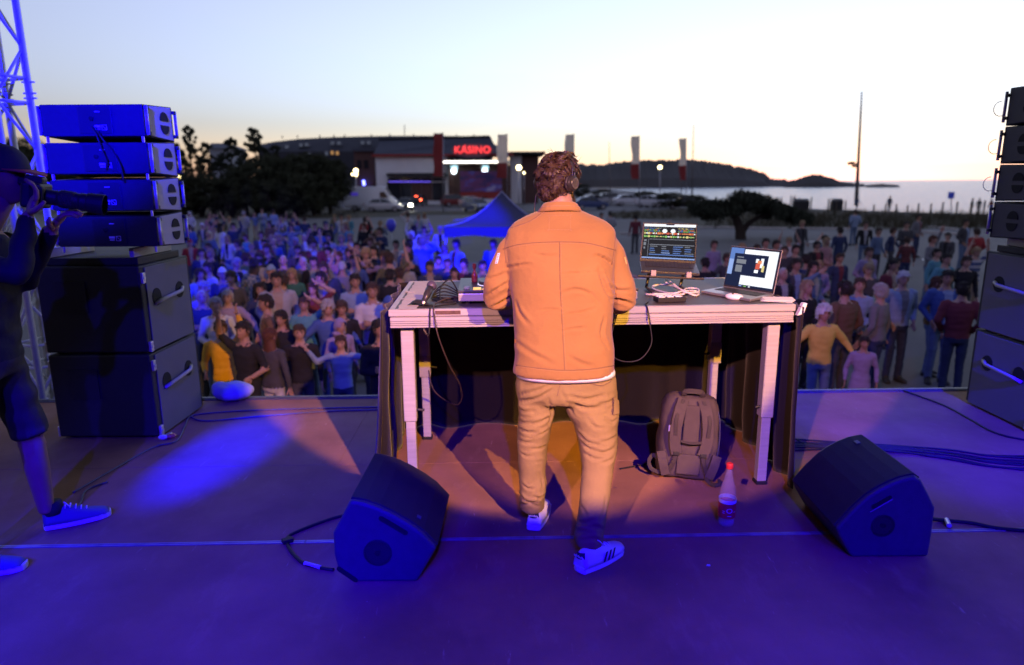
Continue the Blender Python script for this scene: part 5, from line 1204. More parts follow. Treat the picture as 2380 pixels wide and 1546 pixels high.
CL = {k: M('cloth_' + k, c, .88, var=.16, scale=9, bump=.45, bscale=16, spec=.2) for k, c in CLOTHC.items()}
def patterned(name, c1, c2, sx, sz, kind='stripe'):
    m = M('cloth_' + name, c1, .88, var=0., bump=.45, bscale=16, spec=.2); n, l = m.node_tree.nodes, m.node_tree.links; b = n['Principled BSDF']
    tc0 = n.new('ShaderNodeTexCoord'); mp = n.new('ShaderNodeMapping'); mp.inputs['Scale'].default_value = (sx, sx, sz); l.new(tc0.outputs['Object'], mp.inputs[0])
    tx = n.new('ShaderNodeTexChecker' if kind == 'check' else 'ShaderNodeTexWave')
    if kind == 'check': tx.inputs['Scale'].default_value = 1.; tx.inputs['Color1'].default_value, tx.inputs['Color2'].default_value = (*c1, 1), (*c2, 1); l.new(mp.outputs[0], tx.inputs[0]); l.new(tx.outputs['Color'], b.inputs['Base Color'])
    else:
        tx.bands_direction = 'Z'; tx.inputs['Scale'].default_value = 1.; tx.inputs['Distortion'].default_value = .6; l.new(mp.outputs[0], tx.inputs[0]); r_ = n.new('ShaderNodeValToRGB'); e = r_.color_ramp.elements
        e[0].position, e[1].position = .45, .55; e[0].color, e[1].color = (*c1, 1), (*c2, 1); l.new(tx.outputs['Fac'], r_.inputs[0]); l.new(r_.outputs[0], b.inputs['Base Color'])
    return m
for nm, c1, c2, sx, sz, kd in (('striped', (.03, .04, .09), (.36, .36, .37), 1, 9, 'stripe'), ('checked', (.16, .03, .03), (.03, .03, .035), 16, 16, 'check'), ('plaid', (.06, .09, .16), (.20, .22, .26), 14, 14, 'check'), ('banded', (.30, .30, .31), (.05, .07, .15), 1, 2.2, 'stripe')):
    CL[nm] = patterned(nm, c1, c2, sx, sz, kd); CLOTHC[nm] = c1
SHOEM = {k: M('shoe_' + k, c, .6, var=.1) for k, c in (('white', (.6, .6, .6)), ('black', (.025, .025, .025)), ('brown', (.10, .06, .035)))}

def head_mb(mb, c, R, s=1., feats=True):
    nu, nv = 30, 24; rings = []
    for i in range(nv + 1):
        ph = -PI / 2 + PI * i / nv; ring = []
        for j in range(nu):
            th = 2 * PI * j / nu; cx, sx = math.cos(th), math.sin(th); cp = max(math.cos(ph), .03); sp_ = math.sin(ph)
            x, y, z = .074 * cp * cx, .094 * cp * sx, .115 * sp_
            if z < 0:
                k = -z / .115; x *= 1 - .28 * k; y = y * (1 - .12 * k) - .016 * k * (1 if sx < .3 else .2)
            if sx < 0:
                y *= .93
                y -= .021 * math.exp(-((x / .012) ** 2) - ((z + .018) / .020) ** 2) + .007 * math.exp(-((x / .009) ** 2) - ((z - .012) / .02) ** 2)
                for e in (-1, 1): y += .009 * math.exp(-(((x - e * .031) / .015) ** 2) - ((z - .012) / .011) ** 2)
                y -= .006 * math.exp(-((x / .022) ** 2) - ((z + .058) / .012) ** 2) + .009 * math.exp(-((x / .02) ** 2) - ((z + .095) / .015) ** 2) + .004 * math.exp(-((x / .05) ** 2) - ((z - .034) / .010) ** 2)
            ring.append(c + R @ (V((x, y, z)) * s))
        rings.append(ring)
    mb.loft(rings, 0)
    for e in (-1, 1):
        mb.ell(c + R @ (V((e * .077, .006, -.002)) * s), (.009 * s, .019 * s, .031 * s), 8, R @ Matrix.Rotation(e * .3, 3, 'Z'), 0)
        if feats:
            mb.ell(c + R @ (V((e * .031, -.0775, .011)) * s), (.0125 * s, .006 * s, .0055 * s), 8, R, 4)
            mb.ell(c + R @ (V((e * .032, -.0862, .031)) * s), (.019 * s, .006 * s, .004 * s), 8, R, 4)
    if feats: mb.ell(c + R @ (V((0, -.0885, -.058)) * s), (.022 * s, .007 * s, .007 * s), 8, R, 5)
def hand_mb(mb, w, d, n, side, curl=.5, s=1., mi=0):
    # wrist, pointing direction, palm normal, thumb side
    d = d.normalized(); n = (n - d * n.dot(d)).normalized(); u = d.cross(n).normalized() * side
    R = Matrix((u, d, n)).transposed()
    mb.ell(w + d * .045 * s, (.041 * s, .055 * s, .016 * s), 10, R, mi)
    for k, (o, L) in enumerate(((.031, .075), (.011, .084), (-.010, .078), (-.030, .062))):
        p = w + d * .082 * s + u * o * s; pts = [p - d * .02 * s]; dirv = d.copy()
        for q_ in range(4):
            pts.append(p.copy()); ax = u; dirv = Matrix.Rotation(-curl * (.35 + .15 * q_) * side, 3, ax) @ dirv; p = p + dirv * L * s / 3
        mb.tube(pts, [.0095 * s, .0095 * s, .009 * s, .008 * s, .0065 * s], 7, mi)
    p = w + d * .018 * s + u * .034 * s; e = (d * .6 + u * .75 + n * .35 * curl).normalized()
    mb.tube([p - e * .01 * s, p + e * .025 * s, p + e * .052 * s + d * .006 * s, p + e * .068 * s + d * .02 * s], [.0125 * s, .012 * s, .0105 * s, .007 * s], 7, mi)
def body_mb(po):
    """one figure facing -Y standing on z = 0; returns limbs (to be fused) and extras (head and hands)"""
    g = po.get; fem = g('fem', 0); b = g('bulk', 1.); mb, ex = MB(), MB(); ly = g('lean', 0.)
    sh = (.168 if fem else .185) * (1 + .3 * (b - 1)); hp = .165 if fem else .155
    def lf(z): return ly * max(0, (z - .9) / .7)
    secs = [(.84, hp * .93, .105, 2), (.92, hp * 1.05, .122, 2), (1.0, hp, .115, 1 if g('tunic', 1) else 2), (1.1, (.13 if fem else .145) * b, .105 * b, 1), (1.22, .152 * b, .118 * b, 1), (1.33, .172 * b, .12 * b, 1), (1.41, .165 * b, .10 * b, 1), (1.455, .12, .08, 1), (1.49, .066, .062, 0), (1.57, .052, .056, 0)]
    for (a, c) in zip(secs, secs[1:]):
        mb.loft([sell((0, lf(q_[0]), q_[0]), q_[1], q_[2], 18, 2.3) for q_ in (a, c)], c[3])
    if g('collar', 1): mb.tube([V((math.cos(a) * .076, lf(1.47) + math.sin(a) * .07 - .004, 1.468 - .022 * (math.sin(a) < -.5) - .006 * math.sin(a))) for a in [k * PI / 8 for k in range(17)]], .0165, 8, 1)
    if g('skirt'):
        for a, c in zip([(1.0, .16, .12), (.8, .19, .15), (.55, .22, .18)], [(.8, .19, .15), (.55, .22, .18), (.45, .23, .19)]): mb.loft([sell((0, 0, q_[0]), q_[1], q_[2], 18) for q_ in (a, c)], 2)
    for s, (E, W_) in ((1, g('armL')), (-1, g('armR'))):
        S = V((s * sh, lf(1.42), 1.415)); E, W_ = V(E), V(W_); sl = g('sleeve', 'long')
        mb.tube([S - V((s * .05, 0, .0)), S, S.lerp(E, .5), E], [.07 * b, .064 * b, .055 * b, .047 * b], 12, 1)
        mb.ell(E, (.047 * b,) * 3, 10, None, 1 if sl != 'short' else 0)
        if sl == 'short': mb.tube([S.lerp(E, .75), E], [.042, .04], 10, 0)
        fm = 1 if sl == 'long' else 0; k = 1. if fm == 0 else 1.12
        mb.tube([E, E.lerp(W_, .4), W_.lerp(E, .06)], [.044 * k, .041 * k, .031 * k], 10, fm)
        d = (W_ - E).normalized(); mb.tube([W_.lerp(E, .15), W_ + d * .02], [.026, .025], 8, 0)
        nrm = V(g('palmL' if s > 0 else 'palmR', (-s, 0, 0))); hand_mb(ex, W_, V(g('hdL' if s > 0 else 'hdR', d)), nrm, g('thumb', 1) * s, g('curl', .5))
    for s, (A_) in ((1, g('ankL', (.10, 0))), (-1, g('ankR', (-.10, 0)))):
        Hp = V((s * .085, 0, .90)); An = V((A_[0], A_[1], .09)); Kn = Hp.lerp(An, .5) + V((0, g('knee', -.03), 0)); lg = g('legs', 'long')
        r = (.083, .062, .055, .045) if lg != 'tight' else (.08, .055, .05, .038)
        if lg == 'shorts':
            mb.tube([Hp, Hp.lerp(Kn, .5), Kn + V((0, 0, .02))], [.092, .088, .082], 12, 2)
            mb.tube([Kn + V((0, 0, .05)), Kn, Kn.lerp(An, .35), An], [.055, .056, .055, .036], 12, 0)
        else: mb.tube([Hp, Hp.lerp(Kn, .55), Kn, Kn.lerp(An, .4), An - V((0, 0, .02))], [r[0] * 1.02, r[0] * .9, r[1], r[1] * .95, r[3] * 1.25], 12, 2)
        fo = g('footdir%s' % ('L' if s > 0 else 'R'), (s * .25, -1)); fd_ = V((fo[0], fo[1], 0)).normalized()
        if not g('noshoes'):
            Rf = Matrix.Rotation(math.atan2(fd_.x, -fd_.y), 3, 'Z'); ac = V((A_[0], A_[1], 0))
            mb.loft([[ac + Rf @ p for p in sell((0, -yy, zz), w_, l_, 16, 2.6)] for yy, zz, w_, l_ in ((.06, 0, .047, .135), (.06, .03, .048, .135), (.05, .055, .043, .115), (.01, .09, .04, .06), (.0, .12, .038, .05))], 3)
    hc = V(g('head', (0, lf(1.66) - .015, 1.638))); R = Euler((g('hp', 0.), 0, g('hy', 0.))).to_matrix()
    head_mb(ex, hc, R, 1., True)
    return mb, ex, hc, R
DEFM = [SKIN[0], CL['navy'], CL['denim'], SHOEM['black'], EYE, LIP, CL['white']]
def person_mesh(po, voxel=.017):
    mb, ex, hc, R = body_mb(po); me = remesh(mb, 'person', voxel, DEFM, 3)
    for v_, n_v in zip(me.vertices, [v.normal.copy() for v in me.vertices]):   # soft folds in the clothes
        p = v_.co
        if p.z < 1.46: v_.co = p + n_v * (noise.noise(V((p.x * 8, p.y * 8, p.z * 18 + po.get('seed', 0)))) * .008)
    if po.get('open'):                          # an open jacket shows the shirt beneath
        for p in me.polygons:
            c = p.center
            if p.material_index == 1 and c.y < -.03 and .96 < c.z < 1.47 and abs(c.x) < .022 + .05 * max(0, (c.z - 1.0) / .45): p.material_index = 6
    addmesh(me, ex); return me, hc, R
def relax(d=0.): return dict(armL=((.255, .03, 1.15), (.265, -.06 - d, .91)), armR=((-.255, .03, 1.15), (-.265, -.06 + d, .91)), palmL=(-1, 0, 0), palmR=(1, 0, 0))
POSES = [
    dict(relax(), hy=.1, open=1),
    dict(relax(.05), fem=1, hy=-.15, legs='tight'),
    dict(armL=((.24, -.03, 1.15), (-.04, -.19, 1.20)), armR=((-.24, -.03, 1.15), (.05, -.18, 1.14)), hy=.1),
    dict(armL=((.25, .0, 1.15), (.05, -.21, 1.02)), armR=((-.25, .0, 1.15), (-.03, -.22, 1.0)), fem=1, hp=-.1),
    dict(armL=((.29, -.03, 1.62), (.26, -.10, 1.86)), armR=((-.26, .0, 1.15), (-.2, -.2, 1.08)), hy=.2, hp=.1),
    dict(armL=((.26, .03, 1.16), (.22, -.2, 1.10)), armR=((-.33, -.06, 1.58), (-.27, -.12, 1.84)), fem=1, sleeve='short'),
    dict(armL=((.22, -.15, 1.2), (.06, -.30, 1.44)), armR=((-.22, -.15, 1.2), (-.06, -.30, 1.43)), curl=.9, hp=.1),
    dict(armL=((.28, .06, 1.17), (.19, -.1, .98)), armR=((-.28, .06, 1.17), (-.19, -.1, .98)), bulk=1.18, hy=-.2, open=1),
    dict(armL=((.36, .0, 1.22), (.44, -.12, 1.06)), armR=((-.36, .0, 1.22), (-.45, -.10, 1.10)), fem=1, bulk=1.1),
    dict(armL=((.36, -.04, 1.60), (.13, -.07, 1.74)), armR=((-.26, .0, 1.15), (-.10, -.22, 1.10)), fem=1, sleeve='short'),
    dict(armL=((.26, -.08, 1.16), (.27, -.24, .98)), armR=((-.26, .1, 1.16), (-.27, .08, .93)), ankL=(.09, .16), ankR=(-.09, -.2), hy=.3, open=1),
    dict(armL=((.40, .0, 1.38), (.60, -.08, 1.46)), armR=((-.38, .0, 1.34), (-.50, -.1, 1.56)), sleeve='long'),
    dict(armL=((.25, -.02, 1.15), (-.05, -.2, 1.22)), armR=((-.24, -.03, 1.15), (.06, -.19, 1.16)), sleeve='short'),
    dict(relax(), fem=1, skirt=1, legs='tight', hy=.25),
    dict(armL=((.30, -.06, 1.60), (.20, -.12, 1.84)), armR=((-.31, -.06, 1.58), (-.24, -.10, 1.83)), sleeve='short', hp=.15),
    dict(armL=((.26, -.10, 1.18), (.16, -.30, 1.28)), armR=((-.26, -.08, 1.18), (-.14, -.30, 1.24)), fem=1, hy=-.3, lean=-.04),
    dict(armL=((.24, .02, 1.15), (.10, -.18, 1.04)), armR=((-.30, -.10, 1.45), (-.10, -.17, 1.58)), hy=-.5, open=1, lean=.03),
]
PROTO = []
for i, po in enumerate(POSES):
    po['seed'] = i * 3; PROTO.append(person_mesh(po))
def hair_mesh(kind, seed=0):
    mb = MB(); r = random.Random(seed)
    def shell(kx, ky, kz, hl, sd, bk, nm, amp, up=.0):
        nu, nv = 30, 20; idx = {}; vs = []
        for i in range(nv + 1):
            ph = -PI / 2 + PI * i / nv
            for j in range(nu):
                th = 2 * PI * j / nu; cp = max(.03, math.cos(ph)); p = V((.074 * kx * cp * math.cos(th), .094 * ky * cp * math.sin(th), .115 * kz * math.sin(ph) + up))
                p *= 1 + amp * noise.noise(p * nm + V((seed, 0, 0))); idx[i, j] = len(vs); vs.append(p)
        fs = []
        for i in range(nv):
            for j in range(nu):
                f = [idx[i, j], idx[i, (j + 1) % nu], idx[i + 1, (j + 1) % nu], idx[i + 1, j]]; c = sum((vs[k] for k in f), V()) / 4
                lim = hl if c.y < -.055 else (sd if c.y < .01 else bk)
                if c.y < -.03 and abs(c.x) > .05: lim = sd * .5 + hl * .5
                if c.z > lim: fs.append(tuple(f))
        mb.add(vs, fs)
    if kind == 'short': shell(1.09, 1.08, 1.09, .058, .012, -.055, 30, .05)
    elif kind == 'curly': shell(1.32, 1.24, 1.24, .05, -.05, -.10, 38, .16, .008)
    elif kind == 'fluffy': shell(1.2, 1.17, 1.2, .056, -.02, -.08, 30, .12, .006)
    elif kind in ('long', 'verylong'):
        shell(1.12, 1.1, 1.1, .06, -.05, -.1, 26, .05); L = .30 if kind == 'long' else .46; rows = []
        for k in range(9):
            f = k / 8; z = -.02 - L * f; w = .086 + .03 * math.sin(f * 2.2); ring = []
            for j in range(18):
                a = PI * (j / 17) * 1.3 - PI * .15; o = 1 + .05 * math.sin(j * 2.3 + seed) * f
                ring.append(V((w * math.cos(a) * o, (.02 + .075 * math.sin(a)) * o + .02 * f, z)))
            rows.append(ring)
        vs = [p for q_ in rows for p in q_]; mb.add(vs, [(k * 18 + j, k * 18 + j + 1, (k + 1) * 18 + j + 1, (k + 1) * 18 + j) for k in range(8) for j in range(17)])
    elif kind == 'bun': shell(1.08, 1.07, 1.08, .058, .0, -.07, 30, .04); mb.ell((0, .085, .075), (.042, .042, .042), 10)
    elif kind == 'fringe': shell(1.0, 1.05, 1.02, .20, .0, -.06, 30, .03)
    elif kind == 'cap':
        shell(1.12, 1.1, 1.13, .045, .03, .01, 10, .01); mb.prism([(-.065, -.085, .055), (-.05, -.135, .045), (0, -.16, .042), (.05, -.135, .045), (.065, -.085, .055)], (0, 0, .008))
    elif kind == 'hood':
        shell(1.32, 1.25, 1.25, .075, -.09, -.12, 14, .05); mb.ell((0, .045, -.12), (.12, .09, .06), 12)
    if kind in ('short', 'fluffy', 'long', 'verylong', 'bun', 'curly'):
        k_ = {'short': 1.05, 'fluffy': 1.16, 'curly': 1.27}.get(kind, 1.08); n_ = 0
        while n_ < 260:
            d = V((r.gauss(0, 1), r.gauss(0, 1), r.gauss(.3, 1))).normalized()
            if (d.y < -.35 and d.z < .5) or d.z < -.5 or (abs(d.x) > .7 and d.z < 0 and d.y < .2): continue
            n_ += 1; p = V((d.x * .074 * k_, d.y * .094 * k_, d.z * .115 * k_)); t_ = V((d.x, d.y + .3, -1 + r.uniform(-.6, .9))); t_ = (t_ - d * t_.dot(d)).normalized(); e = (t_ + d * r.uniform(.1, .5) + V((r.uniform(-.5, .5), 0, 0))).normalized(); L = r.uniform(.025, .05)
            mb.tube([p - d * .004, p + e * L * .5 + d * .003, p + e * L - d * .002], [.007, .006, .001], 4)
    me = mb.mesh('hair', HAIRM['dark'], True)
    return me
HAIRS = {k: hair_mesh(k, i) for i, k in enumerate(('short', 'curly', 'fluffy', 'long', 'verylong', 'bun', 'fringe', 'cap', 'hood'))}
def add_person(x, y, yaw, proto, h, mats, hair, hcol, label, group, z=GZ):
    me, hc, R = PROTO[proto]
    o = bpy.data.objects.new('person', me); COL.objects.link(o); o.location = (x, y, z); o.rotation_euler = (0, 0, yaw); s = h / 1.75; o.scale = (s, s, s)
    for i, m_ in enumerate(mats):
        o.material_slots[i].link = 'OBJECT'; o.material_slots[i].material = m_
    tag(o, label, 'person', group)
    if hair:
        hh = bpy.data.objects.new('cap' if hair == 'cap' else 'hood' if hair == 'hood' else 'hair', HAIRS[hair]); COL.objects.link(hh); hh.parent = o
        hh.matrix_basis = Matrix.Translation(hc) @ R.to_4x4()
        hh.material_slots[0].link = 'OBJECT'; hh.material_slots[0].material = hcol
    return o

# ------------------------------------------------------------------ the DJ
jackm = M('tan_canvas', (.275, .15, .05), .85, var=.2, scale=4, bump=.55, bscale=24, spec=.15, sheen=.15)
trom = M('khaki_twill', (.235, .17, .068), .85, var=.22, scale=5, bump=.55, bscale=22, spec=.15)
def ring_px(y, xl, xr, Yc, ry, e=2.3, n=40, k=1.0):
    a, b = oy(xl, y, Yc), oy(xr, y, Yc); c = (a + b) / 2
    return sell(c, (b - a).length / 2 * k, ry * k, n, e)
JR = [(487, 1262, 1342, 3.305, .07), (493, 1246, 1357, 3.30, .08), (503, 1222, 1384, 3.29, .092), (517, 1194, 1412, 3.275, .106), (535, 1178, 1428, 3.255, .12), (575, 1174, 1432, 3.23, .137), (640, 1184, 1427, 3.20, .143), (700, 1191, 1424, 3.17, .143), (760, 1196, 1424, 3.13, .142), (820, 1197, 1426, 3.10, .147), (850, 1194, 1428, 3.085, .150), (864, 1193, 1428, 3.08, .150)]
def arm_pts(sx):
    if sx < 0: return [oy(1222, 548, 3.26), oy(1205, 566, 3.26), oy(1187, 592, 3.255), oy(1171, 625, 3.25), oy(1157, 665, 3.24), oy(1154, 690, 3.245), oy(1168, 693, 3.34), oy(1196, 688, 3.52), oy(1210, 684, 3.58)]
    return [oy(1384, 548, 3.26), oy(1399, 566, 3.26), oy(1415, 592, 3.255), oy(1430, 625, 3.25), oy(1444, 665, 3.24), oy(1447, 697, 3.245), oy(1436, 702, 3.34), oy(1404, 695, 3.52), oy(1392, 690, 3.58)]
AR = [.062, .070, .071, .070, .068, .066, .060, .050, .047]
jm = MB(); jm.loft([ring_px(*r_) for r_ in JR])
for s in (-1, 1): jm.tube(arm_pts(s), AR, 20)
jme = remesh(jm, 'jacket', .0085, [jackm], 6)
def creases(me, lines, X0, Y0, k, base=None):
    bv = BVHTree.FromPolygons([v_.co for v_ in me.vertices], [p.vertices[:] for p in me.polygons]); out = []
    for wd, dp, pts in lines:
        P_ = []
        fine = bez([V((X0 + k * a, Y0 + k * b, 0)) for a, b in pts], 14)
        for q_ in fine:
            d = ray(q_.x, q_.y).normalized(); h = bv.ray_cast(V((0, 0, CAMH)), d)
            if h[0] is not None: P_.append(h[0])
        if P_: out.append((wd, dp, P_))
    N_ = [v_.normal.copy() for v_ in me.vertices]; C_ = [v_.co.copy() for v_ in me.vertices]
    for wd, dp, P_ in out:
        n_ = len(P_); pd = V((1, 1, 1)) * wd * 3.2
        lo = V([min(p[k] for p in P_) for k in range(3)]) - pd; hi = V([max(p[k] for p in P_) for k in range(3)]) + pd
        for i, c in enumerate(C_):
            if not (lo.x < c.x < hi.x and lo.y < c.y < hi.y and lo.z < c.z < hi.z): continue
            best = 9.; bi = 0
            for q_i, q_ in enumerate(P_):
                dd = (c - q_).length_squared
                if dd < best: best, bi = dd, q_i
            d = math.sqrt(best)
            if d < wd * 3.2:
                fade = math.sin(PI * (bi + .6) / (n_ + .2)) ** .6
                up = 1 if c.z > P_[bi].z else -1
                me.vertices[i].co += N_[i] * dp * fade * (-math.exp(-(d / wd) ** 2) + (.75 if up > 0 else .35) * math.exp(-((d - 1.7 * wd) / wd) ** 2))
    return bv
def folds(me, sx, sz, amp, seed, f2=0.):
    me.update(); N_ = [v_.normal.copy() for v_ in me.vertices]
    for v_, n_ in zip(me.vertices, N_):
        p = v_.co; w = abs(noise.noise(V((p.x * sx + .7 * p.z * 3, p.y * sx, p.z * sz + seed)))); w2 = noise.noise(V((p.x * sx * 2.3 + seed, p.y * sx * 2, p.z * sz * 1.7 - p.x * 6)))
        v_.co = p + n_ * (amp * (.5 - w * 1.6) + f2 * w2)
folds(jme, 3.6, 6.5, .0085, 3, .0045)
J0 = (1075, 325.4, .3758)
creases(jme, [(0.0076, 0.0121, ((270, 795), (330, 780), (420, 768))), (0.0076, 0.0149, ((825, 712), (880, 735), (925, 770))), (0.0102, 0.0135, ((845, 800), (875, 890), (915, 975))), (0.0085, 0.0108, ((620, 945), (700, 925), (790, 950), (840, 1010))), (0.0068, 0.0095, ((470, 1058), (540, 1048), (610, 1056))), (0.0076, 0.0095, ((650, 1080), (740, 1066), (815, 1045))), (0.0068, 0.0068, ((620, 1180), (690, 1168), (760, 1160))), (0.0059, 0.0061, ((610, 828), (720, 822), (845, 818))), (0.0119, 0.0095, ((330, 1250), (430, 1320), (560, 1385))), (0.0102, 0.0081, ((650, 1335), (730, 1380), (800, 1400))), (0.0085, 0.0135, ((150, 965), (210, 925), (285, 880))), (0.0085, 0.0162, ((175, 1040), (240, 1005), (300, 960))), (0.0085, 0.0162, ((915, 985), (980, 990), (1060, 1020))), (0.0085, 0.0121, ((905, 900), (960, 930), (1040, 930))), (0.0085, 0.0108, ((150, 860), (200, 850), (270, 820))), (0.0102, 0.0095, ((880, 1100), (860, 1200), (900, 1290))), (0.0102, 0.0081, ((330, 1000), (360, 1080), (420, 1150))), (0.0085, 0.0081, ((440, 700), (520, 720), (590, 715)))], *J0)
jme.update()
dj = None
# body: one continuous figure under the clothes
def legs_px(k=1.):
    L = [(905, 1204, 1306, 3.085, .105), (935, 1203, 1292, 3.085, .10), (980, 1203, 1286, 3.085, .096), (1028, 1202, 1273, 3.085, .085), (1080, 1206, 1268, 3.085, .075), (1135, 1208, 1269, 3.10, .072), (1165, 1209, 1267, 3.118, .072), (1183, 1210, 1264, 3.124, .072)]
    R_ = [(905, 1300, 1430, 3.08, .115), (935, 1306, 1434, 3.07, .115), (980, 1331, 1437, 3.04, .105), (1028, 1346, 1436, 3.01, .092), (1085, 1353, 1427, 2.97, .08), (1156, 1348, 1416, 2.89, .075), (1200, 1341, 1408, 2.85, .075), (1240, 1335, 1403, 2.815, .078), (1262, 1336, 1400, 2.805, .076)]
    return L, R_
TRP = [(850, 1206, 1420, 3.085, .125), (868, 1201, 1428, 3.085, .13), (890, 1199, 1431, 3.085, .135), (912, 1200, 1433, 3.085, .135), (926, 1204, 1432, 3.085, .12)]
bmb = MB()
bmb.loft([ring_px(*r_, k=.86) for r_ in JR]); bmb.loft([ring_px(*r_, k=.86) for r_ in TRP])
for s in (-1, 1): ap = arm_pts(s); bmb.tube(ap, [a * .72 for a in AR], 14)
for rows in legs_px(): bmb.loft([ring_px(*r_, k=.80) for r_ in rows])
HC = oy(1297, 424, 3.335); HR = Euler((.05, 0, PI - .74)).to_matrix()
bmb.tube([oy(1302, 500, 3.29), oy(1304, 470, 3.30), HC + V((0, 0, -.05))], [.062, .058, .058], 16)
bme = remesh(bmb, 'person', .014, DEFM, 3)
ex = MB(); head_mb(ex, HC, HR, 1.04)
wl, wr = oy(1212, 683, 3.60), oy(1390, 689, 3.60)
hand_mb(ex, wl, V((.45, 1, -.12)), V((0, 0, -1)), -1, .55); hand_mb(ex, wr, V((-.45, 1, -.12)), V((0, 0, -1)), 1, .55)
ex.m = list(ex.m); addmesh(bme, ex)
for m_i, mm in enumerate([SKIN[1], SKIN[1], SKIN[1], SKIN[1], EYE, LIP]): bme.materials[m_i] = mm
dj = link('person', bme); tag(dj, 'man in tan jacket and khaki trousers seen from behind, playing at the table', 'person')
jk = link('jacket', jme, dj)
jb = BVHTree.FromPolygons([v_.co for v_ in jme.vertices], [p.vertices[:] for p in jme.polygons])
def on_surf(bv, x, y, lift=.0015, fb=3.1):
    d = ray(x, y).normalized(); h = bv.ray_cast(V((0, 0, CAMH)), d)
    return (h[0] + h[1] * lift) if h[0] is not None else None
def surf_tube(bv, pts, r, m, parent, name, X0, Y0, k, n=40, lift=.0, dash=False):
    P_ = [on_surf(bv, q_.x, q_.y, lift) for q_ in bez([V((X0 + k * a, Y0 + k * b, 0)) for a, b in pts], n)]
    P_ = [p for p in P_ if p is not None]
    if len(P_) > 2:
        mb = MB()
        if dash:
            for i in range(0, len(P_) - 1, 2): mb.tube(P_[i:i + 2], r, 5)
        else: mb.tube(P_, r, 6)
        return mb.build(name, m, parent, smooth=True)
seamm = M('seam_tan', (.17, .095, .05), .85, var=.1); stitch = M('stitch_tan', (.36, .23, .13), .8, var=.1)
for nm, pts in (('yoke_seam', ((250, 675), (330, 650), (450, 635), (600, 630), (750, 635), (850, 655), (945, 682))), ('back_seam', ((601, 632), (604, 900), (620, 1200), (632, 1425))), ('armhole_seam', ((288, 575), (262, 660), (270, 760))), ('armhole_seam', ((948, 575), (935, 680), (922, 770))), ('shoulder_seam', ((505, 440), (420, 500), (300, 545))), ('hem_seam', ((330, 1392), (480, 1412), (632, 1424), (800, 1416), (935, 1396)))):
    s_ = surf_tube(jb, pts, .0024, seamm, jk, nm, *J0, lift=-.0005)
    if s_: surf_tube(jb, [(a + 9, b + (9 if nm in ('yoke_seam', 'hem_seam') else 0)) for a, b in pts], .0009, stitch, s_, 'stitching', *J0, n=90, lift=.0004, dash=True)
surf_tube(jb, ((536, 466), (536, 467), (667, 466), (668, 467), (667, 555), (666, 556), (537, 555), (536, 554), (536, 470)), .0009, stitch, jk, 'label_stitching', *J0, n=110, lift=.0003, dash=True)
# collar
cr = []
for y, xl, xr, Yc, ry, k in ((494, 1249, 1352, 3.295, .082, 1.02), (484, 1256, 1347, 3.30, .080, 1.03), (474, 1262, 1341, 3.305, .074, 1.0), (472, 1265, 1338, 3.305, .070, 1.0), (476, 1268, 1335, 3.305, .066, 1.0)): cr.append(ring_px(y, xl, xr, Yc, ry, 2.1, 36, k))
for ring in cr:
    for i, p in enumerate(ring): p.z += .012 * (p.y - 3.30) / .08 * -1
col_ = MB().loft(cr, cap=False).build('collar', jackm, jk, smooth=True); so_ = col_.modifiers.new('s', 'SOLIDIFY'); so_.thickness = .004
surf = MB().tube([p + V((0, -.001, .001)) for p in cr[1]][18:] + [cr[1][0]], .0012, 5); surf.build('collar_stitching', stitch, col_)
# cuffs, sleeve patch and hip tag
for s in (-1, 1):
    ap = arm_pts(s); MB().tube([ap[-2].lerp(ap[-1], .3), ap[-1], ap[-1] + (ap[-1] - ap[-2]).normalized() * .02], [.0525, .051, .050], 18).build('cuff', jackm, jk, smooth=True)
def patch(bv, c4_, m, parent, name, nu=4, nv=6, lift=.002):
    vs = []
    for i in range(nv + 1):
        for j in range(nu + 1):
            a = V((*c4_[0], 0)).lerp(V((*c4_[1], 0)), j / nu); b = V((*c4_[3], 0)).lerp(V((*c4_[2], 0)), j / nu); q_ = a.lerp(b, i / nv); p = on_surf(bv, q_.x, q_.y, lift)
            if p is None: return None
            vs.append(p)
    me_ = MB().add(vs, [(i * (nu + 1) + j, i * (nu + 1) + j + 1, (i + 1) * (nu + 1) + j + 1, (i + 1) * (nu + 1) + j) for i in range(nv) for j in range(nu)])
    return me_.build(name, m, parent, smooth=True)
pp = patch(jb, ((1157, 589), (1163, 588), (1157, 613), (1151, 613)), M('patch_white', (.8, .78, .76), .7, var=.05), jk, 'sleeve_patch')
for k in range(6):
    y = 592 + k * 3.6; x = 1158 - k * .95; patch(jb, ((x, y), (x + 2.6, y - .2), (x + 2.4, y + 1.6), (x - .2, y + 1.8)), M('patch_red', (.55, .08, .10), .7, var=.05), pp or jk, 'patch_stripe', 1, 1, .0032)
patch(jb, ((1450, 597), (1453, 599), (1457, 613), (1454, 614)), M('patch_gold', (.6, .42, .15), .7), jk, 'sleeve_patch')
patch(jb, ((1197, 788), (1201, 788), (1201, 797), (1197, 797)), M('tag_orange', (.75, .36, .05), .6), jk, 'hip_tag', 2, 2)
# white tee showing below the jacket
mb = MB(); mb.loft([ring_px(*r_) for r_ in ((850, 1203, 1424, 3.083, .140), (862, 1199, 1429, 3.083, .146), (871, 1199, 1429, 3.083, .147), (868, 1206, 1422, 3.083, .138))], cap=False)
tee = mb.build('tee_shirt_hem', M('tee_white', (.78, .76, .72), .85, var=.06), dj, smooth=True)
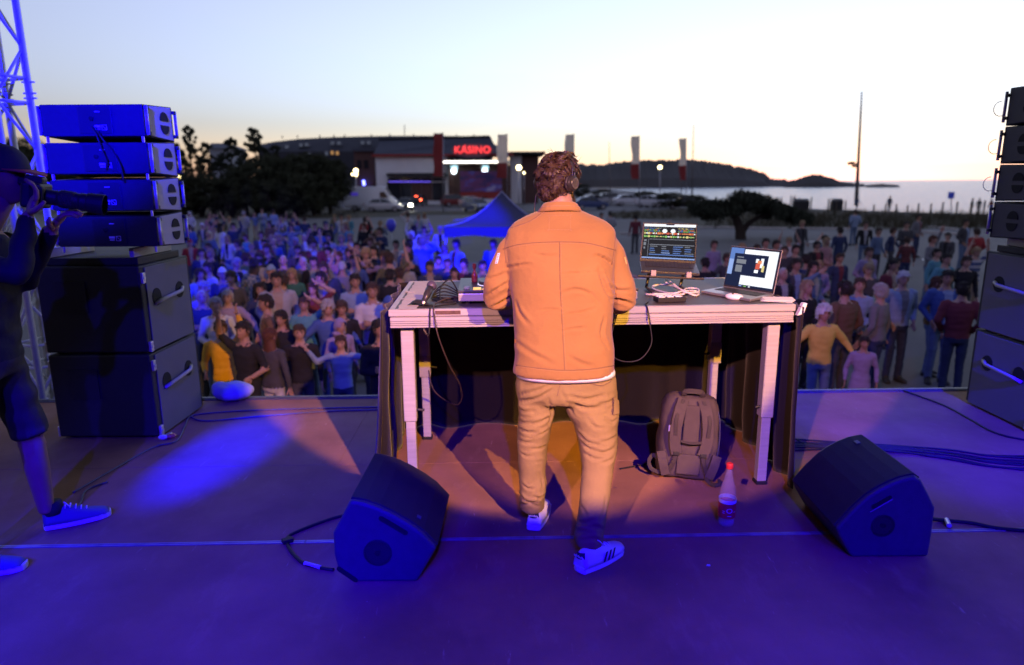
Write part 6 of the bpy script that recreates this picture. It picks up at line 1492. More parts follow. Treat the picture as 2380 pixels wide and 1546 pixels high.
# trousers
tm_ = MB(); tm_.loft([ring_px(*r_) for r_ in TRP])
for rows in legs_px(): tm_.loft([ring_px(*r_, e=2.1) for r_ in rows])
tme = remesh(tm_, 'trousers', .0085, [trom], 5)
folds(tme, 7, 8, .006, 8, .0042)
T0 = (1133, 813.5, .3571)
creases(tme, [(.008, .010, ((190, 372), (240, 400), (300, 398))), (.009, .010, ((290, 480), (350, 468), (415, 428))), (.007, .009, ((195, 455), (240, 475), (285, 470))), (.008, .010, ((200, 512), (260, 535), (330, 538))), (.007, .008, ((320, 560), (360, 545), (398, 520))), (.008, .009, ((205, 590), (255, 605), (300, 598))), (.007, .008, ((290, 645), (340, 640), (388, 618))), (.007, .007, ((215, 668), (250, 690), (300, 690))), (.006, .005, ((300, 735), (340, 725), (375, 728))),
  (.010, .013, ((545, 345), (650, 380), (760, 368))), (.008, .009, ((720, 350), (780, 345), (835, 318))), (.009, .011, ((585, 530), (650, 600), (735, 625))), (.008, .010, ((740, 600), (790, 590), (842, 560))), (.009, .011, ((605, 590), (660, 640), (730, 660))), (.009, .010, ((700, 668), (770, 668), (832, 635))), (.008, .009, ((625, 668), (690, 705), (750, 712))), (.007, .008, ((730, 738), (780, 728), (820, 705))), (.008, .007, ((650, 450), (700, 500), (770, 512))), (.008, .008, ((775, 455), (815, 470), (845, 450))),
  (.010, .014, ((562, 1110), (620, 1128), (690, 1112))), (.009, .012, ((640, 1160), (700, 1150), (755, 1170))), (.010, .013, ((556, 1190), (610, 1180), (680, 1196))), (.009, .010, ((600, 1240), (680, 1228), (748, 1245))), (.007, .006, ((600, 1000), (640, 1060), (650, 1100))), (.007, .006, ((770, 960), (760, 1040), (735, 1100))),
  (.009, .013, ((208, 940), (260, 985), (320, 990))), (.008, .010, ((300, 955), (340, 965), (378, 940))), (.008, .011, ((212, 1008), (270, 1000), (330, 1018))), (.007, .007, ((225, 870), (260, 900), (300, 905))), (.007, .006, ((330, 800), (355, 850), (360, 900))),
  (.009, .011, ((198, 335), (330, 312), (445, 238))), (.008, .010, ((205, 290), (340, 258), (455, 205))), (.009, .009, ((520, 300), (640, 320), (760, 295))), (.008, .007, ((230, 235), (300, 225), (380, 195))), (.008, .010, ((395, 320), (415, 400), (400, 480))), (.008, .007, ((470, 260), (520, 340), (560, 420)))], *T0)
tme.update()
tr_ = link('trousers', tme, dj)
tbv = BVHTree.FromPolygons([v_.co for v_ in tme.vertices], [p.vertices[:] for p in tme.polygons])
def tpx(a, b): return (T0[0] + T0[2] * a, T0[1] + T0[2] * b)
trd = M('seam_khaki', (.16, .10, .06), .85)
f1 = patch(tbv, [tpx(*p) for p in ((588, 168), (800, 160), (798, 200), (590, 208))], trom, tr_, 'pocket_flap', 8, 3, .004)
MBt = [on_surf(tbv, *tpx(a, b), .004) for a, b in ((590, 208), (745, 232), (798, 200))]
if all(p is not None for p in MBt): MB().add(MBt, [(0, 1, 2)]).build('flap_point', trom, f1)
surf_tube(tbv, ((588, 206), (660, 218), (745, 231), (800, 200), (800, 162)), .0016, trd, f1, 'flap_edge', *T0, n=30, lift=.003)
f2 = patch(tbv, [tpx(*p) for p in ((225, 150), (358, 160), (356, 192), (232, 192))], trom, tr_, 'pocket_flap', 6, 3, .004)
surf_tube(tbv, ((222, 160), (234, 190), (300, 194), (356, 192), (357, 162)), .0016, trd, f2, 'flap_edge', *T0, n=30, lift=.003)
f3 = patch(tbv, [tpx(*p) for p in ((815, 312), (846, 330), (848, 418), (812, 420))], trom, tr_, 'cargo_pocket', 3, 6, .008)
surf_tube(tbv, ((814, 312), (810, 370), (812, 420), (846, 418)), .0018, trd, f3, 'pocket_edge', *T0, n=20, lift=.006)
surf_tube(tbv, ((475, 165), (472, 220), (462, 270), (455, 300)), .0018, trd, tr_, 'seat_seam', *T0, n=20, lift=.0)
tb2 = patch(tbv, [tpx(*p) for p in ((754, 152), (788, 151), (788, 174), (755, 175))], M('brown_badge', (.22, .12, .04), .6), tr_, 'waist_badge', 2, 2, .006)
# shoes
shw = M('shoe_leather', (.62, .61, .62), .45, var=.06, scale=40); shd = M('shoe_navy', (.02, .02, .05), .5); shs = M('shoe_sole', (.66, .65, .65), .6, var=.08)
def sneaker(parent, heel, d, L=.295, upper=shw, stripes=True, tabm=shd, solem=shs, lace=None, text=True, lift=0.):
    d = V((d[0], d[1], 0)).normalized(); s = V((d.y, -d.x, 0)); heel = V(heel) + V((0, 0, lift))
    def w(a, b, z): return heel + d * a + s * b + V((0, 0, z))
    def prof(a):                                # half width and centre shift along the foot
        t = a / L
        hw = .034 + .016 * math.sin(min(1, t * 1.35) * PI * .62) - (.034 * max(0, (t - .8) / .2) ** 2); sft = .006 * math.sin(t * PI); return max(hw, .012), sft
    st_ = [0, .008, .03, .06, .1, .14, .18, .22, .25, .275, .29, .295]
    so = MB(); rings = []
    for a in st_:
        hw, sf = prof(a); f = .4 if a in (0, .295) else 1; hw *= f if f < 1 else 1
        rings.append([w(a, sf - hw * .97, .002), w(a, sf - hw, .012), w(a, sf - hw * .99, .030), w(a, sf + hw * .99, .030), w(a, sf + hw, .012), w(a, sf + hw * .97, .002)])
    up = MB(); ur = []
    for a, h, k in ((.006, .05, .75), (.003, .095, .62), (.03, .105, .84), (.06, .10, .86), (.09, .105, .82), (.12, .102, .80), (.16, .084, .82), (.20, .068, .88), (.235, .058, .9), (.265, .05, .86), (.285, .042, .7)):
        hw, sf = prof(a); ring = []
        for j in range(15):
            an = PI * j / 14; c_, s_ = math.cos(an), math.sin(an); ring.append(w(a, sf + hw * .985 * math.copysign(abs(c_) ** .8, c_) * (k + (1 - k) * (1 - s_)), .026 + (h - .026) * s_ ** .75))
        ur.append(ring)
    sh_ = up.loft(ur).build('shoe', upper, parent, smooth=True)
    so.loft(rings).build('sole', solem, sh_, bevel=.004)
    MB().tube([w(a, prof(a)[1] + sg * (prof(a)[0] + .0008), .0285) for sg, a in [(1, a_) for a_ in st_[1:-1]]], .0011, 5).build('sole_line', M('sole_line', (.35, .35, .37), .6), sh_)
    MB().tube([w(a, prof(a)[1] - (prof(a)[0] + .0008), .0285) for a in st_[1:-1]], .0011, 5).build('sole_line', M('sole_line', (.35, .35, .37), .6), sh_)
    def side(a, z, sg):
        hw, sf = prof(a); k = math.sqrt(max(0, 1 - ((z - .026) / .085) ** 2)); return w(a, sf + sg * (hw * (.55 + .44 * k) + .0022), z)
    if stripes:
        for sg in (-1, 1):
            for k in range(3):
                a0 = .105 + k * .026; pts = [side(a0, .032, sg), side(a0 + .013, .032, sg), side(a0 + .033, .075, sg), side(a0 + .02, .075, sg)]
                mid = [side(a0 + .010, .055, sg), side(a0 + .023, .055, sg)]
                MB().add([pts[0], pts[1], mid[1], pts[2], pts[3], mid[0]], [(0, 1, 2, 5), (5, 2, 3, 4)]).build('stripe', tabm, sh_)
    if tabm and text:
        tb_ = MB(); vs = []
        for i in range(9):
            b = -.9 + 1.8 * i / 8; hw, sf = prof(.02); a = -.004 + .02 * b * b
            vs += [w(a, sf + b * hw * .80, .072), w(a + .004, sf + b * hw * .66, .1005)]
        tb_.add(vs, [(2 * i, 2 * i + 2, 2 * i + 3, 2 * i + 1) for i in range(8)]); tbo = tb_.build('heel_tab', tabm, sh_)
    lm = lace or shw; lc = MB()
    for k in range(5):
        a = .10 + k * .022; hw, sf = prof(a); z = .108 - max(0, k - 1) * .011
        lc.tube([w(a, sf - hw * .45, z - .012), w(a + .004, sf, z + .002), w(a, sf + hw * .45, z - .012)], .0035, 6)
    lc.tube(bez([w(.10, .0, .11), w(.10, .025, .13), w(.125, .035, .10), w(.11, .01, .112)], 10), .0025, 5)
    lc.build('lace', lm, sh_, smooth=True)
    if text:
        tm2 = text_mesh('adidas', .0185, .0006, M('shoe_print', (.6, .6, .62), .5), .0002); o = link('lettering', tm2, sh_)
        nrm = -d; Rm = Matrix((s, V((0, 0, 1)), nrm)).transposed(); 
        o.matrix_basis = Matrix.Translation(w(-.0065, prof(.02)[1], .086)) @ Rm.to_4x4()
    return sh_
sneaker(dj, (.098, 3.075, 0), (.22, 1)); sneaker(dj, (.285, 2.705, 0), (.74, .67))
# hair of the DJ
hm = M('dj_hair', (.040, .022, .014), .42, var=.45, scale=50, spec=.5)
rh_ = random.Random(21); hb = MB(); IR = HR.inverted()
def scalp(d): return HC + HR @ V((d.x * .082, d.y * .103, d.z * .124 + .004))
def hair_ok(d): return not ((d.y < -.2 and d.z < .55) or (abs(d.x) > .75 and d.z < -.1 and d.y < .25) or d.z < -.74)
tufts = []
while len(tufts) < 330:
    d = V((rh_.gauss(0, 1), rh_.gauss(0, 1), rh_.gauss(.25, 1))).normalized()
    if hair_ok(d): tufts.append(d)
whirl = V((0, .25, .92)).normalized()
for d in tufts:
    nrm = (HR @ V((d.x / .08, d.y / .1, d.z / .12))).normalized(); fl_ = HR @ (d - whirl * d.dot(whirl) + V((.001, 0, 0))); t_ = (fl_ - nrm * fl_.dot(nrm)).normalized()
    t_ = Matrix.Rotation(math.sin(d.x * 8 + d.z * 6) * .9 + rh_.uniform(-.8, .8), 3, nrm) @ t_; sd_ = nrm.cross(t_)
    L = rh_.uniform(.028, .048) * (1.25 if d.z > .35 else 1); up_ = rh_.uniform(.06, .30) * (1.5 if d.z > .45 else .7)
    if abs(d.x) > .62 and d.z < .5 and abs(d.y - .15) < .45: L, up_ = L * .6, .04
    cv = rh_.uniform(-.022, .022); p0 = scalp(d)
    tip = p0 + t_ * L + nrm * L * up_ * .55 + sd_ * cv + V((0, 0, -.006))
    for _ in range(17):
        a, b_ = rh_.gauss(0, .0085), rh_.gauss(0, .0085); r0 = p0 + t_ * a + sd_ * b_; k = .32
        e = tip + t_ * rh_.gauss(0, .004) + sd_ * b_ * k + nrm * rh_.gauss(0, .003); m1 = r0.lerp(e, .35) + nrm * L * up_ * .65 - sd_ * cv * .5; m2 = r0.lerp(e, .7) + nrm * L * up_ * .55
        hb.tube([r0 - nrm * .004, m1, m2, e], [.0026, .0025, .0018, .0004], 3)
for _ in range(70):                             # loose ends
    d = rh_.choice(tufts); nrm = (HR @ d).normalized(); p = scalp(d); e = p + nrm * rh_.uniform(.018, .034) + V((rh_.gauss(0, .018), rh_.gauss(0, .01), rh_.gauss(0, .012)))
    hb.tube([p, p.lerp(e, .5) + nrm * .006, e], [.0012, .0010, .0004], 3)
cap_ = MB(); nu, nv = 30, 20; vs = []; idx = {}
for i in range(nv + 1):
    ph = -PI / 2 + PI * i / nv
    for j in range(nu): th = 2 * PI * j / nu; cp = max(.03, math.cos(ph)); d = V((cp * math.cos(th), cp * math.sin(th), math.sin(ph))); idx[i, j] = len(vs); vs.append((d, scalp(d)))
fs = [(idx[i, j], idx[i, (j + 1) % nu], idx[i + 1, (j + 1) % nu], idx[i + 1, j]) for i in range(nv) for j in range(nu) if not ((vs[idx[i, j]][0].y < -.25 and vs[idx[i, j]][0].z < .5) or vs[idx[i, j]][0].z < -.7 or (abs(vs[idx[i, j]][0].x) > .75 and vs[idx[i, j]][0].z < -.05 and vs[idx[i, j]][0].y < .3))]
hb.add([b for a, b in vs], fs)
hb.build('hair', hm, dj, smooth=True)
# beard shadow on the jaw
mb = MB(); 
for s in (-1, 1):
    for k in range(60):
        a = rh_.uniform(0, 1); b_ = rh_.uniform(-.03, .02); pq = V((s * (.066 - .028 * a), -.015 - .07 * a, -.045 - .045 * a + b_)); q_ = HC + HR @ (pq * 1.05); e_ = (q_ - HC).normalized(); mb.tube([q_ - e_ * .006, q_ + e_ * .006 + V((0, 0, -.008))], [.0025, .0006], 4)
mb.build('beard', hm, dj)
# headphones
hp = thing('headphones', 'black headphones worn by the man at the table', 'headphones', HC)
hpm = M('headphone_black', (.022, .02, .02), .35, var=.1); pad = M('ear_pad', (.03, .026, .025), .6)
arc = [HC + HR @ V((math.cos(a) * .098, .008 - .015 * math.sin(a), .005 + math.sin(a) * .135)) for a in [PI * k / 20 for k in range(21)]]
rings = []
for i, p in enumerate(arc):
    d = (arc[min(i + 1, 20)] - arc[max(i - 1, 0)]).normalized(); yv = HR @ V((0, 1, 0)); n_ = d.cross(yv).normalized()
    rings.append([p + yv * .013 + n_ * .004, p + yv * .013 - n_ * .004, p - yv * .013 - n_ * .004, p - yv * .013 + n_ * .004])
MB().loft(rings).build('headband', hpm, hp, bevel=.002, seg=1, smooth=False)
for s in (-1, 1):
    Rx = HR @ Matrix.Rotation(s * PI / 2, 3, 'Y'); c = HC + HR @ V((s * .083, .018, -.006))
    cup = MB().lathe([(.001, .034), (.022, .034), (.026, .030), (.034, .027), (.037, .020), (.037, .012), (.032, .010), (.001, .010)], c, Rx, 28).build('ear_cup', hpm, hp, smooth=False)
    MB().lathe([(.018, -.004), (.034, -.004), (.039, .002), (.038, .010), (.03, .0125), (.018, .011)], c, Rx, 28).build('ear_cushion', pad, cup, smooth=True)
    MB().lathe([(.0245, .0345), (.0245, .0352), (.0225, .0352), (.0225, .0345)], c, Rx, 28).build('cup_ring', M('cup_ring', (.25, .22, .2), .35, .6), cup)
    MB().tube([c + HR @ V((s * .02, -.002, .03)), c + HR @ V((s * .016, -.006, .055)), arc[0 if s > 0 else 20]], .0055, 8).build('yoke', hpm, hp, smooth=True)
cl_ = HC + HR @ V((-.09, .018, -.045))
MB().tube(bez([HC + HR @ V((.09, .0, -.03)), oy(1247, 452, 3.38), oy(1243, 480, 3.37), oy(1241, 500, 3.37)], 20), .0028, 6).build('lead', M('brown_lit_cable', (.05, .035, .03), .5), hp, smooth=True)

# ------------------------------------------------------------------ the photographer at the left edge
PR_ = V((-2.37, 2.98, 0))
def loc_(w): return V((w.y - PR_.y, -(w.x - PR_.x), w.z))
rw, lw = loc_(oy(66, 500, 2.85)), loc_(oy(122, 528, 2.97))
pose = dict(armL=(tuple(loc_(oy(62, 650, 3.10))), tuple(lw)), armR=(tuple(loc_(oy(40, 640, 2.76))), tuple(rw)), legs='shorts', ankL=(.15, -.05), ankR=(-.21, .06), footdirL=(.55, -.83), footdirR=(.1, -1), noshoes=1, bulk=1.02, head=tuple(loc_(oy(8, 410, 2.93))), hp=.08, lean=-.10, hdR=(.2, -.35, .9), palmR=(.6, -.7, .2), hdL=(-.1, -.75, .65), palmL=(-.3, .65, .75), curl=.9, seed=5, thumb=1)
mb, ex, hc_, hR = body_mb(pose)
ex.tube([(0, -.03, 1.42), hc_ + V((0, .01, -.06))], [.06, .056], 14)
phm = [SKIN[1], M('black_jacket', (.009, .009, .010), .8, var=.2, bump=.4, bscale=25), M('olive_shorts', (.035, .032, .028), .85, var=.15, bump=.3, bscale=25), SHOEM['black'], EYE, LIP]
pme = remesh(mb, 'person', .012, phm, 4)
for v_, n_v in zip(pme.vertices, [v.normal.copy() for v in pme.vertices]):
    p = v_.co
    if p.z > .45: v_.co = p + n_v * (noise.noise(V((p.x * 9, p.y * 9, p.z * 16))) * .011)
addmesh(pme, ex)
for s_ in pme.materials: pass
ph = bpy.data.objects.new('person', pme); COL.objects.link(ph); ph.location = PR_; ph.rotation_euler = (0, 0, PI / 2); ph.scale = (1, 1, 1)
tag(ph, 'photographer in dark jacket, shorts and red brimmed cap at the left edge', 'person')
hcw = PR_ + Matrix.Rotation(PI / 2, 3, 'Z') @ hc_; hRw = Matrix.Rotation(PI / 2, 3, 'Z') @ hR
capm = M('cap_grey', (.035, .035, .045), .8, var=.15, bump=.2, bscale=200); brim = M('cap_brim_red', (.42, .08, .06), .7, var=.1)
nu, nv = 28, 12; vs = []; 
for i in range(nv + 1):
    ph_ = -.12 + (PI / 2 + .12) * i / nv
    for j in range(nu): th = 2 * PI * j / nu; vs.append(hcw + hRw @ V((.084 * max(.02, math.cos(ph_)) * math.cos(th), .104 * max(.02, math.cos(ph_)) * math.sin(th), .035 + .098 * math.sin(ph_))))
cp_ = MB().add(vs, [(i * nu + j, i * nu + (j + 1) % nu, (i + 1) * nu + (j + 1) % nu, (i + 1) * nu + j) for i in range(nv) for j in range(nu)]).build('cap', capm, ph, smooth=True)
br_ = []
for k in range(2):
    pts = []
    for j in range(13):
        a = -PI / 2 + (j - 6) / 6 * 1.15; pts.append(hcw + hRw @ V((.082 * math.cos(a), .10 * math.sin(a), .036 - .006 * k)))
    for j in range(12, -1, -1):
        a = -PI / 2 + (j - 6) / 6 * 1.05; pts.append(hcw + hRw @ V((.078 * math.cos(a), -.02 + .155 * math.sin(a), .016 + .018 * abs(math.cos(a)) - .006 * k)))
    br_.append(pts)
MB().loft(br_).build('brim', brim, cp_, smooth=False)
MB().lathe([(.007, .131), (.004, .136)], hcw, hRw, 8).build('cap_button', capm, cp_)
MB().loft([[hcw + hRw @ V(p) for p in r_] for r_ in ([(.081, -.02, .03), (.079, .06, .03), (.04, .098, .03), (-.04, .098, .03), (-.079, .06, .03), (-.081, -.02, .03)], [(.074, .0, -.05), (.07, .06, -.06), (.035, .088, -.07), (-.035, .088, -.07), (-.07, .06, -.06), (-.074, .0, -.05)])], cap=False).build('hair', HAIRM['dark'], ph, smooth=True)
canv = M('canvas_blue', (.09, .10, .20), .8, var=.1, bump=.3, bscale=300); lacew = M('lace_white', (.62, .62, .64), .7)
s1_ = sneaker(ph, (-2.345, 3.125, 0), (.24, .155), .30, canv, False, None, shs, lacew, False)
s2_ = sneaker(ph, (-2.475, 2.72, 0), (.97, .18), .30, canv, False, None, shs, lacew, False)
for a_, d_ in (((-2.30, 3.155), 1), ((-2.425, 2.755), 1)): MB().tube([(a_[0], a_[1], .075), (a_[0] - .004, a_[1], .105), (a_[0] - .006, a_[1], .135)], [.046, .044, .041], 14).build('sock', M('sock_black', (.02, .02, .025), .9), ph, smooth=True)
# his camera
ca = thing('photo_camera', 'black camera with long zoom lens held by the photographer', 'camera', oy(85, 470, 2.92))
cmat = M('camera_black', (.022, .022, .024), .45, var=.15, bump=.2, bscale=400)
c0 = oy(72, 452, 2.92); ax = (oy(222, 474, 2.98) - c0); Lx = ax.length; ax.normalize(); upv = V((0, 0, 1)) - ax * ax.z; upv.normalize(); sd = ax.cross(upv); RC = Matrix((ax, -sd, upv)).transposed()
MB().box(c0 + ax * .02, (.075, .14, .105), RC).build('body', cmat, ca, bevel=.012, seg=3)
MB().box(c0 + ax * .015 + upv * .062, (.07, .06, .035), RC).build('prism_hump', cmat, ca, bevel=.01)
MB().box(c0 - ax * .03 + upv * .05, (.03, .04, .03), RC).build('eyepiece', rubber, ca, bevel=.005)
MB().box(c0 + ax * .035 - sd * -.055 - upv * .005, (.06, .03, .10), RC).build('grip', rubber, ca, bevel=.012)
RL = ax.to_track_quat('Z', 'Y').to_matrix(); b0 = c0 + ax * .055
ln = MB().lathe([(0.0258, 0.0000), (0.0310, 0.0036), (0.0318, 0.0450), (0.0353, 0.0540), (0.0365, 0.0558), (0.0365, 0.1080), (0.0344, 0.1125), (0.0344, 0.1260), (0.0370, 0.1350), (0.0370, 0.1620), (0.0327, 0.1638)], b0, RL, 28).build('lens', cmat, ca, smooth=False)
MB().lathe([(0.0370, 0.1548), (0.0413, 0.1584), (0.0447, 0.2205), (0.0430, 0.2223), (0.0400, 0.1620)], b0, RL, 28).build('lens_hood', rubber, ca)
MB().lathe([(0.0372, 0.0594), (0.0380, 0.0630), (0.0380, 0.1008), (0.0372, 0.1044)], b0, RL, 28, cap=False).build('zoom_ring', M('ribbed_rubber', (.03, .03, .03), .7, bump=.8, bscale=120), ln)
MB().lathe([(0.0310, 0.1602), (0.0009, 0.1584)], b0, RL, 24, cap=False).build('front_glass', M('lens_glass', (.02, .02, .05), .05, var=0, spec=.9), ln)
# ------------------------------------------------------------------ the crowd
def head_place(x, y, h):                        # ground point of a person of height h whose head top shows at x, y
    return oz(x, y, GZ + h)
inner = ['white', 'lightgrey', 'lightblue', 'black', 'beige', 'grey', 'maroon']
def mats_of(skin, top, bot, shoe='black'): return [SKIN[skin], CL[top], CL[bot], SHOEM[shoe], EYE, LIP, CL[inner[(len(top) * 7 + len(bot) * 3 + skin) % len(inner)]]]
used = []; everyone = []
def P(x, y, h, proto, top, bot, hair, hc, label, yaw=0., skin=0, shoe='black', group='people in front of the stage'):
    p = head_place(x, y, h)
    if p.y < 5.62: p = V((p.x * 5.62 / p.y, 5.62, 0))
    face = math.atan2(-p.x * .5, p.y)            # turned to the stage
    hcm = (CL[hc] if hair in ('cap', 'hood') else HAIRM[hc]) if hair else None
    used.append((p.x, p.y))
    o = add_person(p.x, p.y, -face * .6 + yaw, proto, h, mats_of(skin, top, bot, shoe), hair, hcm, label, group)
    everyone.append((top, p.x / p.y, o)); return o
def A(X, Y): return 406.7 + .2819 * X, 523 + .2819 * Y
def B(X, Y): return 406.7 + .1709 * X, 476.5 + .1709 * Y
def C_(X, Y): return 755.4 + .1709 * X, 476.5 + .1709 * Y
def D_(X, Y): return 1772 + .2631 * X, 581 + .2631 * Y
def E_(X, Y): return 1772 + .2819 * X, 203.4 + .2819 * Y
# front rows, left of the table
P(*A(370, 790), 1.55, 4, 'mustard', 'denim', 'short', 'brown', 'dancer in yellow top stretching one arm up beside the left subwoofer', .3, 1)
P(*A(560, 800), 1.62, 5, 'black', 'black', 'short', 'dark', 'person in black with one bare arm raised high', -.2, 1)
P(*A(775, 862), 1.48, 1, 'charcoal', 'white', 'verylong', 'auburn', 'girl with very long auburn hair seen from behind at the stage edge', PI - .2, 0)
P(*A(1020, 825), 1.50, 0, 'black', 'charcoal', 'short', 'brown', 'boy in black sweater looking down at the stage edge', .35, 0)
P(*A(1362, 915), 1.36, 11, 'lightblue', 'navy', 'short', 'brown', 'child in blue sweater with outstretched arms near the table', .2, 0)
P(*A(1622, 478), 1.80, 12, 'white', 'navy', 'short', 'brown', 'man in white tee shirt with folded arms left of the table', .35, 1)
P(*A(1255, 630), 1.60, 8, 'blue', 'denim', 'curly', 'grey', 'woman with big curly fair hair in a blue top', .5, 0)
P(*A(768, 752), 1.38, 13, 'pink', 'navy', 'short', 'auburn', 'child with auburn hair and pink scarf behind the long haired girl', .3)
P(*A(872, 708), 1.58, 1, 'black', 'black', 'long', 'dark', 'dark haired woman in black behind the boy in black', .1, 1)
P(*A(752, 578), 1.72, 0, 'brown', 'charcoal', 'short', 'dark', 'dark haired man in profile behind the dark haired woman', -1.0, 1)
P(*A(215, 538), 1.66, 2, 'navy', 'charcoal', 'fringe', 'grey', 'balding grey haired man beside the left subwoofer', .5)
P(*A(232, 470), 1.74, 3, 'lilac', 'charcoal', 'short', 'grey', 'tall grey haired person behind the balding man', .4)
P(*A(1352, 778), 1.42, 0, 'lilac', 'charcoal', 'hood', 'lilac', 'child in a pale lilac hood between the curly woman and the blue sweater', .9)
P(*A(832, 392), 1.84, 7, 'lightgrey', 'charcoal', 'short', 'dark', 'broad man in pale grey sweater in the middle of the left crowd', .5, 1)
P(*A(1222, 312), 1.80, 7, 'navy', 'navy', 'short', 'brown', 'man in open navy jacket right of the green hoodie', .2, 1)
P(*A(1345, 222), 1.70, 1, 'pink', 'denim', 'long', 'auburn', 'woman in salmon pink top behind the navy jacket', .1)
P(*A(962, 362), 1.64, 3, 'green', 'charcoal', 'long', 'blond', 'woman in dark green hoodie left of the navy jacket', .2)
P(*A(1482, 408), 1.76, 2, 'lightblue', 'charcoal', 'short', 'dark', 'bearded dark haired man in light blue shirt behind the white tee shirt', .3, 1)
P(*A(1472, 252), 1.76, 0, 'blue', 'denim', 'short', 'brown', 'man in mid blue shirt behind the bearded man', .1)
P(*A(1130, 478), 1.62, 9, 'maroon', 'charcoal', 'long', 'brown', 'woman with a hand at her hair before the navy jacket', .2)
P(*A(1060, 600), 1.56, 9, 'teal', 'denim', 'short', 'brown', 'person in teal shading the eyes left of the curly woman', .3, 1)
P(*A(388, 352), 1.74, 0, 'navy', 'navy', 'cap', 'white', 'man in white cap at the left of the crowd', .3)
P(*A(462, 388), 1.70, 3, 'charcoal', 'black', 'fluffy', 'brown', 'person with fluffy brown hair right of the white cap', .2)
P(*A(272, 312), 1.70, 0, 'white', 'denim', 'short', 'brown', 'person in white top behind the white cap', -.5)
P(*A(205, 362), 1.62, 13, 'lightblue', 'navy', 'long', 'brown', 'woman in pale blue beside the upper left subwoofer', .6)
P(*A(790, 330), 1.78, 2, 'black', 'black', 'cap', 'lightblue', 'man in pale blue cap behind the pale grey sweater', .2)
P(*A(500, 272), 1.72, 7, 'lightgrey', 'charcoal', 'short', 'grey', 'stooping person in pale grey above the white cap', 1.2)
P(*A(640, 212), 1.66, 1, 'green', 'black', 'long', 'blond', 'blonde woman with a green scarf in the left crowd', .2)
P(*A(692, 236), 1.68, 3, 'black', 'black', 'fluffy', 'brown', 'person in black right of the blonde woman with green scarf', .2)
P(*A(890, 250), 1.74, 2, 'charcoal', 'charcoal', 'fringe', 'grey', 'grey haired man above the green hoodie', .2)
P(*A(1052, 222), 1.64, 8, 'lilac', 'denim', 'long', 'brown', 'woman in lilac top in the left crowd', -.6)
P(*A(1140, 262), 1.72, 0, 'black', 'black', 'short', 'dark', 'dark haired person in black right of the lilac top', .1)
P(*A(700, 480), 1.66, 3, 'navy', 'navy', 'long', 'dark', 'woman with long dark hair left of the pale grey sweater', .4, 1)
P(*A(430, 540), 1.62, 8, 'lilac', 'charcoal', 'short', 'grey', 'person in violet grey behind the raised arm of the dancer', .3)
P(*A(330, 600), 1.64, 3, 'white', 'charcoal', 'short', 'grey', 'person in pale jacket behind the balding man', .4)
P(*A(300, 760), 1.34, 0, 'navy', 'denim', 'short', 'dark', 'dark haired child beside the dancer in yellow', .3, 1)
P(*A(1370, 630), 1.58, 0, 'black', 'charcoal', 'fluffy', 'brown', 'person with brown hair right of the curly woman', .2, 1)
P(*A(1760, 590), 1.74, 0, 'black', 'black', 'cap', 'blue', 'person in blue cap half hidden by the table corner', .6, 1)
P(*A(1690, 790), 1.66, 2, 'black', 'black', 'short', 'dark', 'person in black folding arms close to the table corner', .5, 1)
